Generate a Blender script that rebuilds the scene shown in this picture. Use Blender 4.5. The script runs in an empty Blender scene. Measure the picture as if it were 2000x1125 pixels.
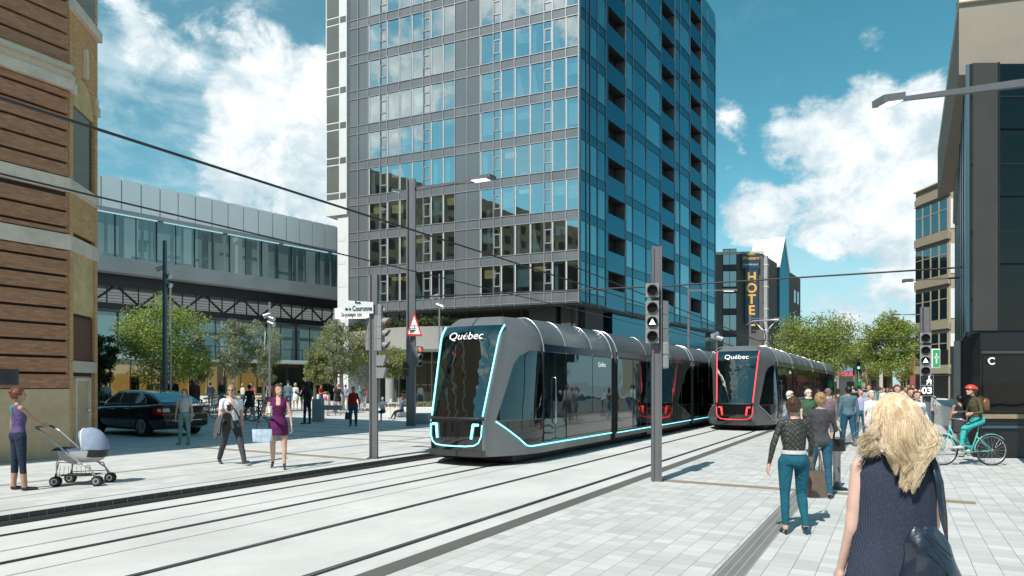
import bpy, bmesh, math, random
import numpy as np
from mathutils import Vector, Matrix, Euler, noise as mnoise
random.seed(7)
R = math.radians
S = bpy.context.scene
C = S.collection
F = 1300.0; HZ = 752.0; CH = 1.75; ZL = 0.13      # focal length and horizon of the camera, camera height, kerb height
SU = (0.5, 0.8660254); SV = (0.8660254, -0.5)      # directions along and across the tram street
def W(px, py, d): return Vector(((px-1000)/F*d, d, CH-(py-HZ)/F*d))
def G(px, py, z=0.0):
    d = (CH-z)*F/(py-HZ); return Vector(((px-1000)/F*d, d, z))
def UV(u, v, z=0.0): return Vector((u*SU[0]+v*SV[0], u*SU[1]+v*SV[1], z))

# ---------------------------------------------------------------- materials
MATS = {}
def newmat(name):
    m = bpy.data.materials.new(name); m.use_nodes = True
    nt = m.node_tree; b = nt.nodes['Principled BSDF']; MATS[name] = m
    return m, nt, b
def N(nt, t, **kw):
    n = nt.nodes.new(t)
    for k, v in kw.items(): setattr(n, k, v)
    return n
def L(nt, a, b): nt.links.new(a, b)
def mixc(nt, f, a, b, bt='MIX'):
    n = N(nt, 'ShaderNodeMix', data_type='RGBA', blend_type=bt)
    for s, v in ((n.inputs[0], f), (n.inputs[6], a), (n.inputs[7], b)):
        if hasattr(v, 'links'): L(nt, v, s)
        elif isinstance(v, (tuple, list)): s.default_value = (*v[:3], 1)
        else: s.default_value = v
    return n.outputs[2]
def mth(nt, op, a, b=None, c=None, clamp=False):
    n = N(nt, 'ShaderNodeMath', operation=op, use_clamp=clamp)
    for i, v in enumerate((a, b, c)):
        if v is None: continue
        if hasattr(v, 'links'): L(nt, v, n.inputs[i])
        else: n.inputs[i].default_value = v
    return n.outputs[0]
def mrange(nt, v, a, b, c=0.0, d=1.0, smooth=False):
    n = N(nt, 'ShaderNodeMapRange')
    if smooth: n.interpolation_type = 'SMOOTHSTEP'
    L(nt, v, n.inputs[0])
    for i, x in enumerate((a, b, c, d)): n.inputs[i+1].default_value = x
    return n.outputs[0]
def noise(nt, vec, sc, det=4, rough=.55, dist=0):
    n = N(nt, 'ShaderNodeTexNoise'); n.inputs['Scale'].default_value = sc
    n.inputs['Detail'].default_value = det; n.inputs['Roughness'].default_value = rough
    n.inputs['Distortion'].default_value = dist
    if vec is not None: L(nt, vec, n.inputs['Vector'])
    return n.outputs['Fac']
def bump(nt, b, h, st=.3, dist=.01):
    n = N(nt, 'ShaderNodeBump'); n.inputs['Strength'].default_value = st; n.inputs['Distance'].default_value = dist
    L(nt, h, n.inputs['Height']); L(nt, n.outputs[0], b.inputs['Normal'])
def coords(nt, kind='Object', scale=None):
    t = N(nt, 'ShaderNodeTexCoord').outputs[kind]
    if scale:
        m = N(nt, 'ShaderNodeMapping'); m.inputs['Scale'].default_value = scale; L(nt, t, m.inputs[0]); return m.outputs[0]
    return t
def mat(name, col, rough=.6, metal=0, var=.15, vs=3.0, bst=0, bs=60, coat=0, stretch=None, spec=None, sheen=0):
    m, nt, b = newmat(name)
    b.inputs['Roughness'].default_value = rough; b.inputs['Metallic'].default_value = metal
    b.inputs['Coat Weight'].default_value = coat
    if spec is not None: b.inputs['Specular IOR Level'].default_value = spec
    if sheen: b.inputs['Sheen Weight'].default_value = sheen
    co = coords(nt, 'Object', stretch)
    if var:
        f = noise(nt, co, vs, 5, .6)
        f = mrange(nt, f, .3, .7)
        L(nt, mixc(nt, f, tuple(c*(1-var) for c in col), tuple(min(1, c*(1+var)) for c in col)), b.inputs['Base Color'])
    else: b.inputs['Base Color'].default_value = (*col, 1)
    if bst: bump(nt, b, noise(nt, co, bs, 4), bst)
    return m
def cloth(name, col, var=.12, rough=.85):
    m, nt, b = newmat(name)
    co = coords(nt, 'Object')
    f = mrange(nt, noise(nt, co, 9, 4, .6), .3, .7)
    L(nt, mixc(nt, f, tuple(c*(1-var) for c in col), tuple(c*(1+var) for c in col)), b.inputs['Base Color'])
    b.inputs['Roughness'].default_value = rough; b.inputs['Specular IOR Level'].default_value = .25
    h = mth(nt, 'ADD', noise(nt, co, 11, 3, .5, 1.2), mth(nt, 'MULTIPLY', noise(nt, co, 260, 1), .08))
    bump(nt, b, h, .75, .035)
    return m
def glass(name, col, refl=(.75, .85, .88), fac=.5, rough=.02, wav=.0, ws=.6, tr=None, diff=None):
    """window glass: mirror reflection over what stands behind it"""
    m, nt, b = newmat(name); nt.nodes.remove(b); out = nt.nodes['Material Output']
    g = N(nt, 'ShaderNodeBsdfGlossy'); g.inputs['Color'].default_value = (*refl, 1); g.inputs['Roughness'].default_value = rough
    t = N(nt, 'ShaderNodeBsdfTransparent' if tr else 'ShaderNodeBsdfDiffuse'); t.inputs['Color'].default_value = (*(tr or col), 1)
    fr = N(nt, 'ShaderNodeLayerWeight'); fr.inputs['Blend'].default_value = .5
    f = mth(nt, 'ADD', mth(nt, 'MULTIPLY', fr.outputs['Facing'], 1-fac), fac, clamp=True)
    f = mth(nt, 'MULTIPLY', f, .97)
    mx = N(nt, 'ShaderNodeMixShader'); L(nt, f, mx.inputs[0]); L(nt, t.outputs[0], mx.inputs[1]); L(nt, g.outputs[0], mx.inputs[2])
    if diff:
        df = N(nt, 'ShaderNodeBsdfDiffuse'); df.inputs['Color'].default_value = (*diff, 1); m3 = N(nt, 'ShaderNodeMixShader'); m3.inputs[0].default_value = .35; L(nt, mx.outputs[0], m3.inputs[1]); L(nt, df.outputs[0], m3.inputs[2]); L(nt, m3.outputs[0], out.inputs[0])  # matte pale share stands in for bright reflections on the library glass
    else: L(nt, mx.outputs[0], out.inputs[0])
    if wav:
        bn = N(nt, 'ShaderNodeBump'); bn.inputs['Strength'].default_value = wav; bn.inputs['Distance'].default_value = .1
        L(nt, noise(nt, coords(nt, 'Object'), ws, 2), bn.inputs['Height'])
        L(nt, bn.outputs[0], g.inputs['Normal'])
    return m
def emis(name, col, st):
    m, nt, b = newmat(name)
    b.inputs['Base Color'].default_value = (*col, 1); b.inputs['Emission Color'].default_value = (*col, 1)
    b.inputs['Emission Strength'].default_value = st; return m
M = MATS

# ---------------------------------------------------------------- mesh builder
class MB:
    def __init__(s): s.v = []; s.f = []; s.m = []; s.mats = []; s.sm = []
    def mi(s, m):
        m = MATS[m] if isinstance(m, str) else m
        if m not in s.mats: s.mats.append(m)
        return s.mats.index(m)
    def add(s, vs, fs, m, smooth=False):
        o = len(s.v); s.v += [tuple(v) for v in vs]; k = s.mi(m)
        for f in fs: s.f.append([i+o for i in f]); s.m.append(k); s.sm.append(smooth)
        return s
    def hexa(s, p, m):
        return s.add(p, [(0,3,2,1),(4,5,6,7),(0,1,5,4),(1,2,6,5),(2,3,7,6),(3,0,4,7)], m)
    def box(s, a, b, m, rz=0, piv=None):
        x0,y0,z0 = a; x1,y1,z1 = b
        p = [(x0,y0,z0),(x1,y0,z0),(x1,y1,z0),(x0,y1,z0),(x0,y0,z1),(x1,y0,z1),(x1,y1,z1),(x0,y1,z1)]
        if rz:
            c, q = math.cos(rz), math.sin(rz); px, py = piv or ((x0+x1)/2, (y0+y1)/2)
            p = [((x-px)*c-(y-py)*q+px, (x-px)*q+(y-py)*c+py, z) for x,y,z in p]
        return s.hexa(p, m)
    def bbox(s, a, b, r, m):
        """box with its edges cut back by r"""
        bm = bmesh.new(); bmesh.ops.create_cube(bm, size=1)
        c = [(a[i]+b[i])/2 for i in range(3)]; d = [abs(b[i]-a[i]) for i in range(3)]
        for v in bm.verts: v.co = Vector([c[i]+v.co[i]*d[i] for i in range(3)])
        bmesh.ops.bevel(bm, geom=bm.edges[:], offset=r, segments=2, affect='EDGES', profile=.6)
        bm.verts.index_update(); s.add([v.co[:] for v in bm.verts], [[v.index for v in f.verts] for f in bm.faces], m); bm.free(); return s
    def cyl(s, p0, p1, r0, m, r1=None, n=12, caps=True, smooth=True):
        p0 = Vector(p0); p1 = Vector(p1); r1 = r0 if r1 is None else r1
        d = (p1-p0); q = d.to_track_quat('Z', 'Y') if d.length > 1e-9 else Matrix.Identity(3).to_quaternion()
        vs = []
        for p, r in ((p0, r0), (p1, r1)):
            for i in range(n):
                a = 2*math.pi*i/n; vs.append(p+q @ Vector((r*math.cos(a), r*math.sin(a), 0)))
        s.add(vs, [(i, (i+1)%n, n+(i+1)%n, n+i) for i in range(n)], m, smooth)
        if caps: s.add(vs, [tuple(range(n-1,-1,-1)), tuple(range(n,2*n))], m)
        return s
    def tube(s, pts, r, m, n=8, closed=False, caps=True):
        pts = [Vector(p) for p in pts]; k = len(pts); rs = r if isinstance(r, (list, tuple)) else [r]*k
        vs = []; up = Vector((0,0,1)); prev = None
        for i, p in enumerate(pts):
            a = pts[(i-1) % k] if (closed or i > 0) else p; b = pts[(i+1) % k] if (closed or i < k-1) else p
            t = (b-a).normalized()
            if prev is None:
                x = t.cross(up) if abs(t.dot(up)) < .95 else t.cross(Vector((1,0,0)))
            else: x = prev - t*prev.dot(t)
            x.normalize(); prev = x; y = t.cross(x)
            for j in range(n):
                a2 = 2*math.pi*j/n; vs.append(p + (x*math.cos(a2)+y*math.sin(a2))*rs[i])
        fs = []
        for i in range(k if closed else k-1):
            for j in range(n):
                fs.append((i*n+j, ((i+1)%k)*n+j, ((i+1)%k)*n+(j+1)%n, i*n+(j+1)%n))
        if not closed and caps: fs += [tuple(range(n)), tuple(range(k*n-1, (k-1)*n-1, -1))]
        return s.add(vs, fs, m, True)
    def loft(s, rings, m, caps=True, smooth=True, closed=True):
        n = len(rings[0]); vs = [v for r in rings for v in r]; fs = []
        for i in range(len(rings)-1):
            for j in range(n if closed else n-1):
                fs.append((i*n+j, i*n+(j+1)%n, (i+1)*n+(j+1)%n, (i+1)*n+j))
        s.add(vs, fs, m, smooth)
        if caps: s.add(vs, [tuple(range(n-1,-1,-1)), tuple(range((len(rings)-1)*n, len(rings)*n))], m)
        return s
    def ball(s, c, r, m, n=12, k=8, rot=None):
        r = (r, r, r) if not isinstance(r, (tuple, list)) else r
        rings = []
        for i in range(k+1):
            th = math.pi*i/k; th = min(max(th, .02), math.pi-.02)
            ring = [Vector((r[0]*math.sin(th)*math.cos(2*math.pi*j/n), r[1]*math.sin(th)*math.sin(2*math.pi*j/n), -r[2]*math.cos(th))) for j in range(n)]
            if rot is not None: ring = [rot @ q for q in ring]
            rings.append([Vector(c)+q for q in ring])
        return s.loft(rings, m)
    def prism(s, poly, ext, m):
        """planar polygon pushed along the vector ext"""
        n = len(poly); e = Vector(ext); vs = [Vector(p) for p in poly]; vs += [p+e for p in vs]
        return s.add(vs, [tuple(range(n-1,-1,-1)), tuple(range(n,2*n))]+[(i,(i+1)%n,n+(i+1)%n,n+i) for i in range(n)], m)
    def quad(s, *p, m): return s.add(p, [tuple(range(len(p)))], m)
    def build(s, name, parent=None, world=False, fix=True):
        me = bpy.data.meshes.new(name); vs = s.v
        if world and parent is not None:
            r = parent
            while r.parent: r = r.parent
            mi = (Matrix.Translation(r.location) @ Euler(r.rotation_euler).to_matrix().to_4x4()).inverted()
            vs = [mi @ Vector(v) for v in vs]
        me.from_pydata([tuple(v) for v in vs], [], s.f)
        for m in s.mats: me.materials.append(m)
        me.polygons.foreach_set('material_index', s.m); me.polygons.foreach_set('use_smooth', s.sm)
        me.update()
        if fix:
            bm = bmesh.new(); bm.from_mesh(me); bmesh.ops.recalc_face_normals(bm, faces=bm.faces[:]); bm.to_mesh(me); bm.free()
        o = bpy.data.objects.new(name, me); C.objects.link(o)
        if parent is not None: o.parent = parent
        return o
def tag(o, label=None, cat=None, group=None, kind=None):
    if label: o['label'] = label
    if cat: o['category'] = cat
    if group: o['group'] = group
    if kind: o['kind'] = kind
    return o
def thing(name, label, cat, loc=(0,0,0), rz=0, group=None):
    o = bpy.data.objects.new(name, None); C.objects.link(o); o.location = loc; o.rotation_euler = (0,0,rz); o.empty_display_size = .2
    return tag(o, label, cat, group)
def dup(root, loc, rz=None, label=None, group=None, scale=None):
    def cp(o, par):
        c = o.copy(); C.objects.link(c)
        if par is not None: c.parent = par
        for ch in [x for x in KIDS.get(o.name, [])]: cp(ch, c)
        return c
    KIDS = {}
    for o in bpy.data.objects:
        if o.parent: KIDS.setdefault(o.parent.name, []).append(o)
    r = cp(root, None); r.location = loc
    if rz is not None: r.rotation_euler = (0,0,rz)
    if label: r['label'] = label
    if group: r['group'] = group
    if scale: r.scale = (scale,)*3
    return r
def text_mesh(txt, size, name, m, parent, mw, ext=.004, align='CENTER', world=False, bold=0, sx=1):
    """lettering as a mesh; mw = matrix that places the text plane (x right, y up, z out)"""
    cu = bpy.data.curves.new('lettering', 'FONT'); cu.body = txt; cu.size = size; cu.align_x = align; cu.align_y = 'CENTER'
    cu.extrude = ext; cu.resolution_u = 4; cu.offset = bold
    ob = bpy.data.objects.new('lettering', cu); C.objects.link(ob)
    me = bpy.data.meshes.new_from_object(ob.evaluated_get(bpy.context.evaluated_depsgraph_get()))
    bpy.data.objects.remove(ob); bpy.data.curves.remove(cu)
    if world and parent is not None:
        r = parent
        while r.parent: r = r.parent
        mw = (Matrix.Translation(r.location) @ Euler(r.rotation_euler).to_matrix().to_4x4()).inverted() @ mw
    me.transform(mw @ Matrix.Diagonal((sx, 1, 1, 1))); me.materials.clear(); me.materials.append(MATS[m]); me.name = name
    o = bpy.data.objects.new(name, me); C.objects.link(o); o.parent = parent
    return o
def frame(o, x, y, z=None):
    x = Vector(x).normalized(); y = Vector(y).normalized(); z = x.cross(y)
    return Matrix(((x.x,y.x,z.x,o[0]),(x.y,y.y,z.y,o[1]),(x.z,y.z,z.z,o[2]),(0,0,0,1)))

# ---------------------------------------------------------------- camera, light, sky
cam = bpy.data.cameras.new('camera'); co = bpy.data.objects.new('camera', cam); C.objects.link(co); S.camera = co
co.location = (0, 0, CH); co.rotation_euler = (math.pi/2, 0, 0)
cam.sensor_width = 36; cam.lens = 36*F/2000; cam.shift_y = (HZ-562.5)/2000; cam.clip_end = 6000; cam.clip_start = .05
SUN_AZ = 32.0; SUN_EL = 50.0      # shadows fall 32 degrees right of straight ahead
sd = Vector((math.sin(R(SUN_AZ))*math.cos(R(SUN_EL)), math.cos(R(SUN_AZ))*math.cos(R(SUN_EL)), -math.sin(R(SUN_EL))))
sl = bpy.data.lights.new('sun', 'SUN'); so = bpy.data.objects.new('sun', sl); C.objects.link(so)
sl.energy = 5.0; sl.angle = R(.53); sl.color = (1, .965, .91); so.rotation_euler = sd.to_track_quat('-Z', 'Y').to_euler()
S.view_settings.view_transform = 'Standard'; S.view_settings.look = 'None'; S.view_settings.exposure = 0.17
wd = bpy.data.worlds.new('World'); S.world = wd; wd.use_nodes = True
nt = wd.node_tree; bg = nt.nodes['Background']; bg.inputs[1].default_value = .062
sky = N(nt, 'ShaderNodeTexSky', sky_type='NISHITA'); sky.sun_disc = False; sky.sun_elevation = R(SUN_EL); sky.sun_rotation = R(180+SUN_AZ)
sky.air_density = 1.0; sky.dust_density = .15; sky.ozone_density = 2.0
dirv = N(nt, 'ShaderNodeTexCoord').outputs['Generated']
hsv = N(nt, 'ShaderNodeHueSaturation'); hsv.inputs['Hue'].default_value = .455; hsv.inputs['Saturation'].default_value = 1.2; hsv.inputs['Value'].default_value = 1.8
L(nt, sky.outputs[0], hsv.inputs['Color'])
def pdir(px, py): return Vector(((px-1000)/F, 1, (HZ-py)/F)).normalized()
mpn = N(nt, 'ShaderNodeMapping'); mpn.inputs['Scale'].default_value = (1, 1, 1.35); L(nt, dirv, mpn.inputs[0])
n1 = noise(nt, mpn.outputs[0], 4.2, 9, .60, .15); n2 = noise(nt, mpn.outputs[0], 15, 7, .62, .3); n3 = noise(nt, mpn.outputs[0], 3.0, 5, .5)
# cumulus heaps: where each one stands in the sky and how wide it is (degrees)
heaps = [(570,290,7.5,1.0),(470,350,5,.95),(640,350,7,.9),(250,70,7,.55),(120,200,6,.45),(480,10,6,.5),(205,325,3.5,.75),(610,225,5,.95),
         (1700,330,7.5,1.0),(1800,290,6,1.0),(1620,290,5,.9),(1560,300,4.5,.8),(1700,230,4,.8),(1480,400,3.6,.9),(1530,390,2.6,.8),(1640,410,4,.85),(1790,550,3.4,.8),(1410,260,3,.45),(1715,75,2.0,.62),(1800,15,3,.5),(1660,610,4,.6),(1720,620,5,.62),(1850,400,7,.9),(1440,310,2.4,.5),(700,300,8,.8)]
behind = [(-.78,-.5,.55,13,.8),(-.5,-.8,.6,13,.6),(.2,-.9,.35,12,.8),(.9,-.3,.4,12,.8),(.95,.2,.3,10,.75),(-.8,-.2,.2,10,.8),(-.2,-.7,.9,11,.5)]  # unseen clouds; the first shaped to whiten the tower glass reflection
acc = None
for px, py, rad, a in heaps:
    behind.append((*pdir(px, py), rad, a))
for dx, dy, dz, rad, a in behind:
    d = Vector((dx, dy, dz)).normalized()
    vm = N(nt, 'ShaderNodeVectorMath', operation='DOT_PRODUCT'); L(nt, dirv, vm.inputs[0]); vm.inputs[1].default_value = d
    q = mrange(nt, vm.outputs['Value'], math.cos(R(rad*(1.08 if dx > .12 else 1.18))), 1.0, 0, a, False)
    acc = q if acc is None else mth(nt, 'MAXIMUM', acc, q)
dens = mth(nt, 'ADD', mth(nt, 'MULTIPLY', mth(nt, 'POWER', acc, .7), .66), mth(nt, 'MULTIPLY', mth(nt, 'SUBTRACT', n1, .5), 1.25))
dens = mth(nt, 'ADD', dens, mth(nt, 'MULTIPLY', mth(nt, 'SUBTRACT', n2, .5), .42))
cm = mrange(nt, dens, .35, .49, 0, 1, True)
shade = mrange(nt, mth(nt, 'ADD', n2, mth(nt, 'MULTIPLY', mth(nt, 'SUBTRACT', dens, .5), .6)), .35, .75, 0, 1, True)
ccol = mixc(nt, shade, (8.8, 10.8, 11.8), (15.5, 16.0, 16.2))
vmh = N(nt, 'ShaderNodeVectorMath', operation='DOT_PRODUCT'); L(nt, dirv, vmh.inputs[0]); vmh.inputs[1].default_value = pdir(370, 60)
mps = N(nt, 'ShaderNodeMapping'); mps.inputs['Scale'].default_value = (1.2, 1.2, 3.6); mps.inputs['Rotation'].default_value = (0, .45, 0); L(nt, dirv, mps.inputs[0])
streak = mth(nt, 'MULTIPLY', mrange(nt, vmh.outputs['Value'], math.cos(R(18)), 1, 0, 1, True), mrange(nt, mth(nt, 'ADD', mth(nt, 'MULTIPLY', noise(nt, mps.outputs[0], 3.5, 8, .6, .4), .7), mth(nt, 'MULTIPLY', n2, .4)), .44, .66, .12, 1, True))
wisps = mth(nt, 'MAXIMUM', mth(nt, 'MULTIPLY', mrange(nt, mth(nt, 'ADD', n3, mth(nt, 'MULTIPLY', n2, .35)), .62, .95, 0, 1, True), .34), mth(nt, 'MULTIPLY', streak, .8))
sepz = N(nt, 'ShaderNodeSeparateXYZ'); L(nt, dirv, sepz.inputs[0]); hzf = mrange(nt, sepz.outputs[2], -.02, .26, .92, 0, True)
base = mixc(nt, wisps, mixc(nt, hzf, mixc(nt, 1.0, hsv.outputs[0], (.88, 1.0, 1.0), 'MULTIPLY'), (7.4, 10.6, 11.6)), (9.5, 12.0, 13.0))
final = mixc(nt, cm, base, ccol)
L(nt, final, bg.inputs[0])
S.cycles.max_bounces = 8; S.cycles.transparent_max_bounces = 16; S.cycles.sample_clamp_indirect = 6; S.cycles.caustics_reflective = False; S.cycles.caustics_refractive = False
# ---------------------------------------------------------------- material list
mat('steel_grey', (.13,.13,.137), .45, .3, .08, 4); mat('pole_grey', (.15,.15,.158), .5, .2, .08, 3, spec=.4); mat('signal_grey', (.22,.225,.225), .55, 0, .06)
mat('black', (.012,.012,.013), .4, 0, 0); mat('lens_dark', (.01,.011,.011), .12, 0, 0); mat('rubber', (.018,.018,.019), .75, 0, .2, 20)
mat('wire_black', (.02,.02,.022), .5, 0, 0); mat('white_paint', (.78,.78,.77), .5, 0, .04); mat('sign_white', (.8,.8,.79), .4, 0, 0)
mat('sign_red', (.55,.03,.03), .4, 0, 0); mat('sign_black', (.01,.01,.01), .5, 0, 0); mat('chrome', (.7,.7,.7), .18, 1, 0); mat('alu', (.5,.5,.5), .35, .8, .05)
mat('dark_metal', (.035,.037,.04), .4, .3, .1); mat('graphite', (.06,.065,.07), .5, .2, .1)
emis('lamp_white', (.9,.92,.9), 1.6); emis('lamp_red', (1,.12,.05), 1.6); emis('led_cyan', (.25,.85,.95), 1.5); emis('led_red', (1,.05,.05), 1.3)
emis('sign_lit', (.8,.8,.8), .5); emis('go_green', (.2,.9,.6), 1.2)
# ---- paving
def paving(name, a, b, sx, sy, joint, jw=.035, off=0, jc=(.16,.165,.16), jyw=None, stain=.12):
    """tiles laid along the tram street: sx along it, sy across it"""
    m, nt, bs = newmat(name)
    co = coords(nt, 'Object'); sp = N(nt, 'ShaderNodeSeparateXYZ'); L(nt, co, sp.inputs[0])
    y = mth(nt, 'DIVIDE', sp.outputs[1], sy); yf = mth(nt, 'FLOOR', y)
    x = mth(nt, 'ADD', mth(nt, 'DIVIDE', sp.outputs[0], sx), mth(nt, 'MULTIPLY', yf, off)); xf = mth(nt, 'FLOOR', x)
    cb = N(nt, 'ShaderNodeCombineXYZ'); L(nt, xf, cb.inputs[0]); L(nt, yf, cb.inputs[1])
    wn = N(nt, 'ShaderNodeTexWhiteNoise'); L(nt, cb.outputs[0], wn.inputs['Vector'])
    base = mixc(nt, wn.outputs['Value'], a, b)
    st = mrange(nt, noise(nt, co, .55, 6, .65), .35, .72)
    base = mixc(nt, mth(nt, 'MULTIPLY', st, stain), base, tuple(c*.55 for c in a))
    fine = mrange(nt, noise(nt, co, 55, 3, .7), .3, .75, 0, .12)
    base = mixc(nt, fine, base, tuple(c*.6 for c in a))
    jy = mth(nt, 'LESS_THAN', mth(nt, 'FRACT', y), jyw or jw*sx/sy); jx = mth(nt, 'LESS_THAN', mth(nt, 'FRACT', x), jw)
    j = mth(nt, 'MAXIMUM', jy, mth(nt, 'MULTIPLY', jx, .55))
    L(nt, mixc(nt, mth(nt, 'MULTIPLY', j, joint), base, jc), bs.inputs['Base Color'])
    bs.inputs['Roughness'].default_value = .72; bs.inputs['Specular IOR Level'].default_value = .3
    h = mth(nt, 'SUBTRACT', mth(nt, 'MULTIPLY', fine, .4), j); bump(nt, bs, h, .35, .004)
paving('pavers', (.47,.47,.445), (.62,.615,.59), .19, .215, .85, .03, .0, (.13,.13,.125), .028, stain=.22)
paving('sidewalk', (.50,.50,.475), (.62,.615,.59), .42, .21, .55, .018, .5, (.25,.25,.24), .03, stain=.2)
paving('plaza_paving', (.46,.46,.44), (.56,.56,.54), .6, .3, .5, .02, .5, (.24,.24,.23))
paving('tactile_band', (.17,.175,.165), (.21,.215,.20), .42, .075, .8, .01, 0, (.36,.36,.34), .13)
def concrete(name, a, var=.14, joint=0, sc=.5):
    m, nt, b = newmat(name); co = coords(nt, 'Object')
    f = mrange(nt, noise(nt, co, sc, 8, .68), .3, .72); f2 = mrange(nt, noise(nt, co, 9, 6, .7), .35, .7, 0, .5)
    c = mixc(nt, f, tuple(x*(1-var) for x in a), tuple(x*(1+var*.4) for x in a)); c = mixc(nt, mth(nt, 'MULTIPLY', f2, .35), c, tuple(x*.72 for x in a))
    f3 = mrange(nt, noise(nt, coords(nt, 'Object', (.12,5,1)), 1, 6, .65), .5, .8, 0, .3); c = mixc(nt, f3, c, tuple(x*.6 for x in a))
    L(nt, c, b.inputs['Base Color']); b.inputs['Roughness'].default_value = .75; b.inputs['Specular IOR Level'].default_value = .3
    bump(nt, b, noise(nt, co, 40, 5, .7), .15, .01)
concrete('track_concrete', (.61,.605,.575), .2); concrete('far_ground', (.38,.38,.37)); concrete('kerb_dark', (.085,.088,.082), .2); concrete('kerb_tile', (.05,.053,.05), .25)
concrete('band_dark', (.12,.12,.11), .15); concrete('conc_grey', (.36,.37,.37), .12); concrete('conc_light', (.66,.66,.64), .06); concrete('stone_trim', (.55,.49,.40), .2, sc=2)
concrete('line_grey', (.30,.32,.31), .12); concrete('road_asphalt', (.055,.056,.058), .2)
mat('tan_strip', (.27,.215,.13), .85, 0, .35, 30, .4, 80); mat('rail_groove', (.03,.031,.031), .6, 0, .3, 3); mat('rail_steel', (.23,.22,.20), .28, .9, .25, 2)
mat('grass', (.06,.085,.02), .95, 0, .5, 2, .6, 40)
def street(name, u0, u1, v0, v1, z, m, kind='structure', z0=None):
    """a sheet (or slab) of the street: local x runs along the tracks, local y to their left"""
    mb = MB()
    if z0 is None: mb.quad((u0,-v1,0), (u1,-v1,0), (u1,-v0,0), (u0,-v0,0), m=m)
    else: mb.box((u0,-v1,z0-z), (u1,-v0,0), m)
    o = mb.build(name); o.location = (0,0,z); o.rotation_euler = (0,0,R(60)); return tag(o, kind=kind)
gr = MB().quad((-2500,-2500,0), (2500,-2500,0), (2500,2500,0), (-2500,2500,0), m='far_ground').build('ground'); gr.location = (0,0,-.012); tag(gr, kind='structure')
street('track_slab', -40, 107, -9.56, -4.30, .0, 'track_concrete')
street('track_edge_band', -40, 107, -4.30, -4.06, .004, 'band_dark')
street('pavement', -40, 120, -4.06, 30, .0, 'pavers')
street('pavement_plaza', -45, 200, -120, -9.62, ZL, 'sidewalk', z0=-.3)
for v in (-9.0, -7.6, -6.06, -4.66):
    street('rail_groove', -40, 107, v-.055, v+.055, .004, 'rail_groove'); street('rail', -40, 107, v-.03, v+.022, .008, 'rail_steel')
street('slab_joint', -40, 120, -7.06, -7.045, .004, 'line_grey'); street('slab_joint', -40, 120, -8.36, -8.35, .004, 'line_grey') if 0 else None
street('tan_strip', 11.84, 12.1, -3.8, 1.02, .004, 'tan_strip'); street('tan_strip', 10.8, 11.05, -15.9, -9.95, ZL+.004, 'tan_strip')
street('guidance_band', -10, 60, -1.46, -1.2, .007, 'tactile_band')
street('drain_line', -10, 40, -12.58, -12.44, ZL+.004, 'line_grey'); street('drain_line', -10, 40, -9.98, -9.93, ZL+.004, 'line_grey')
street('white_line', 9.7, 9.95, -40, -16.2, ZL+.004, 'conc_light')
for u in (14.9, 16.35, 18.4, 19.85): street('cross_rail', u, u+.09, -60, -9.95, ZL+.004, 'rail_groove')
street('plaza_apron', 25.5, 70, -60, -9.8, ZL+.004, 'plaza_paving')
# kerb: dark tiles standing over a darker plinth
def kerb():
    mb = MB()
    mb.box((-30,9.575,-.02), (140,9.62,.055), 'kerb_dark')
    for i in range(400):
        x = -10+i*.21; mb.box((x+.004,9.60,.055), (x+.206,9.6205,ZL-.001), 'kerb_tile')
    mb.box((-30,9.603,.055), (140,9.6195,ZL-.002), 'line_grey')
    o = mb.build('kerb'); o.rotation_euler = (0,0,R(60)); tag(o, kind='structure')
kerb()

# ---------------------------------------------------------------- building faces
class Face:
    def __init__(s, o, d, flip=False):
        s.o = Vector((o[0], o[1], 0)); s.d = Vector((d[0], d[1], 0)).normalized(); n = Vector((s.d.y, -s.d.x, 0)); s.n = -n if flip else n
    def p(s, a, z, out=0): return s.o + s.d*a + s.n*out + Vector((0,0,z))
    def at(s, px):
        t = (px-1000)/F; return (t*s.o.y - s.o.x)/(s.d.x - t*s.d.y)
    def zat(s, px, py):
        d = s.o.y+s.d.y*s.at(px); return CH-(py-HZ)/F*d
    def box(s, mb, a0, a1, z0, z1, o0, o1, m):
        mb.hexa([s.p(a0,z0,o0), s.p(a1,z0,o0), s.p(a1,z0,o1), s.p(a0,z0,o1), s.p(a0,z1,o0), s.p(a1,z1,o0), s.p(a1,z1,o1), s.p(a0,z1,o1)], m); return mb
    def quad(s, mb, a0, a1, z0, z1, out, m):
        mb.quad(s.p(a0,z0,out), s.p(a1,z0,out), s.p(a1,z1,out), s.p(a0,z1,out), m=m); return mb
def footprint(pts, z0, z1, m, mb=None):
    mb = mb or MB(); mb.prism([Vector((p[0],p[1],z0)) for p in pts], (0,0,z1-z0), m); return mb

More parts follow.
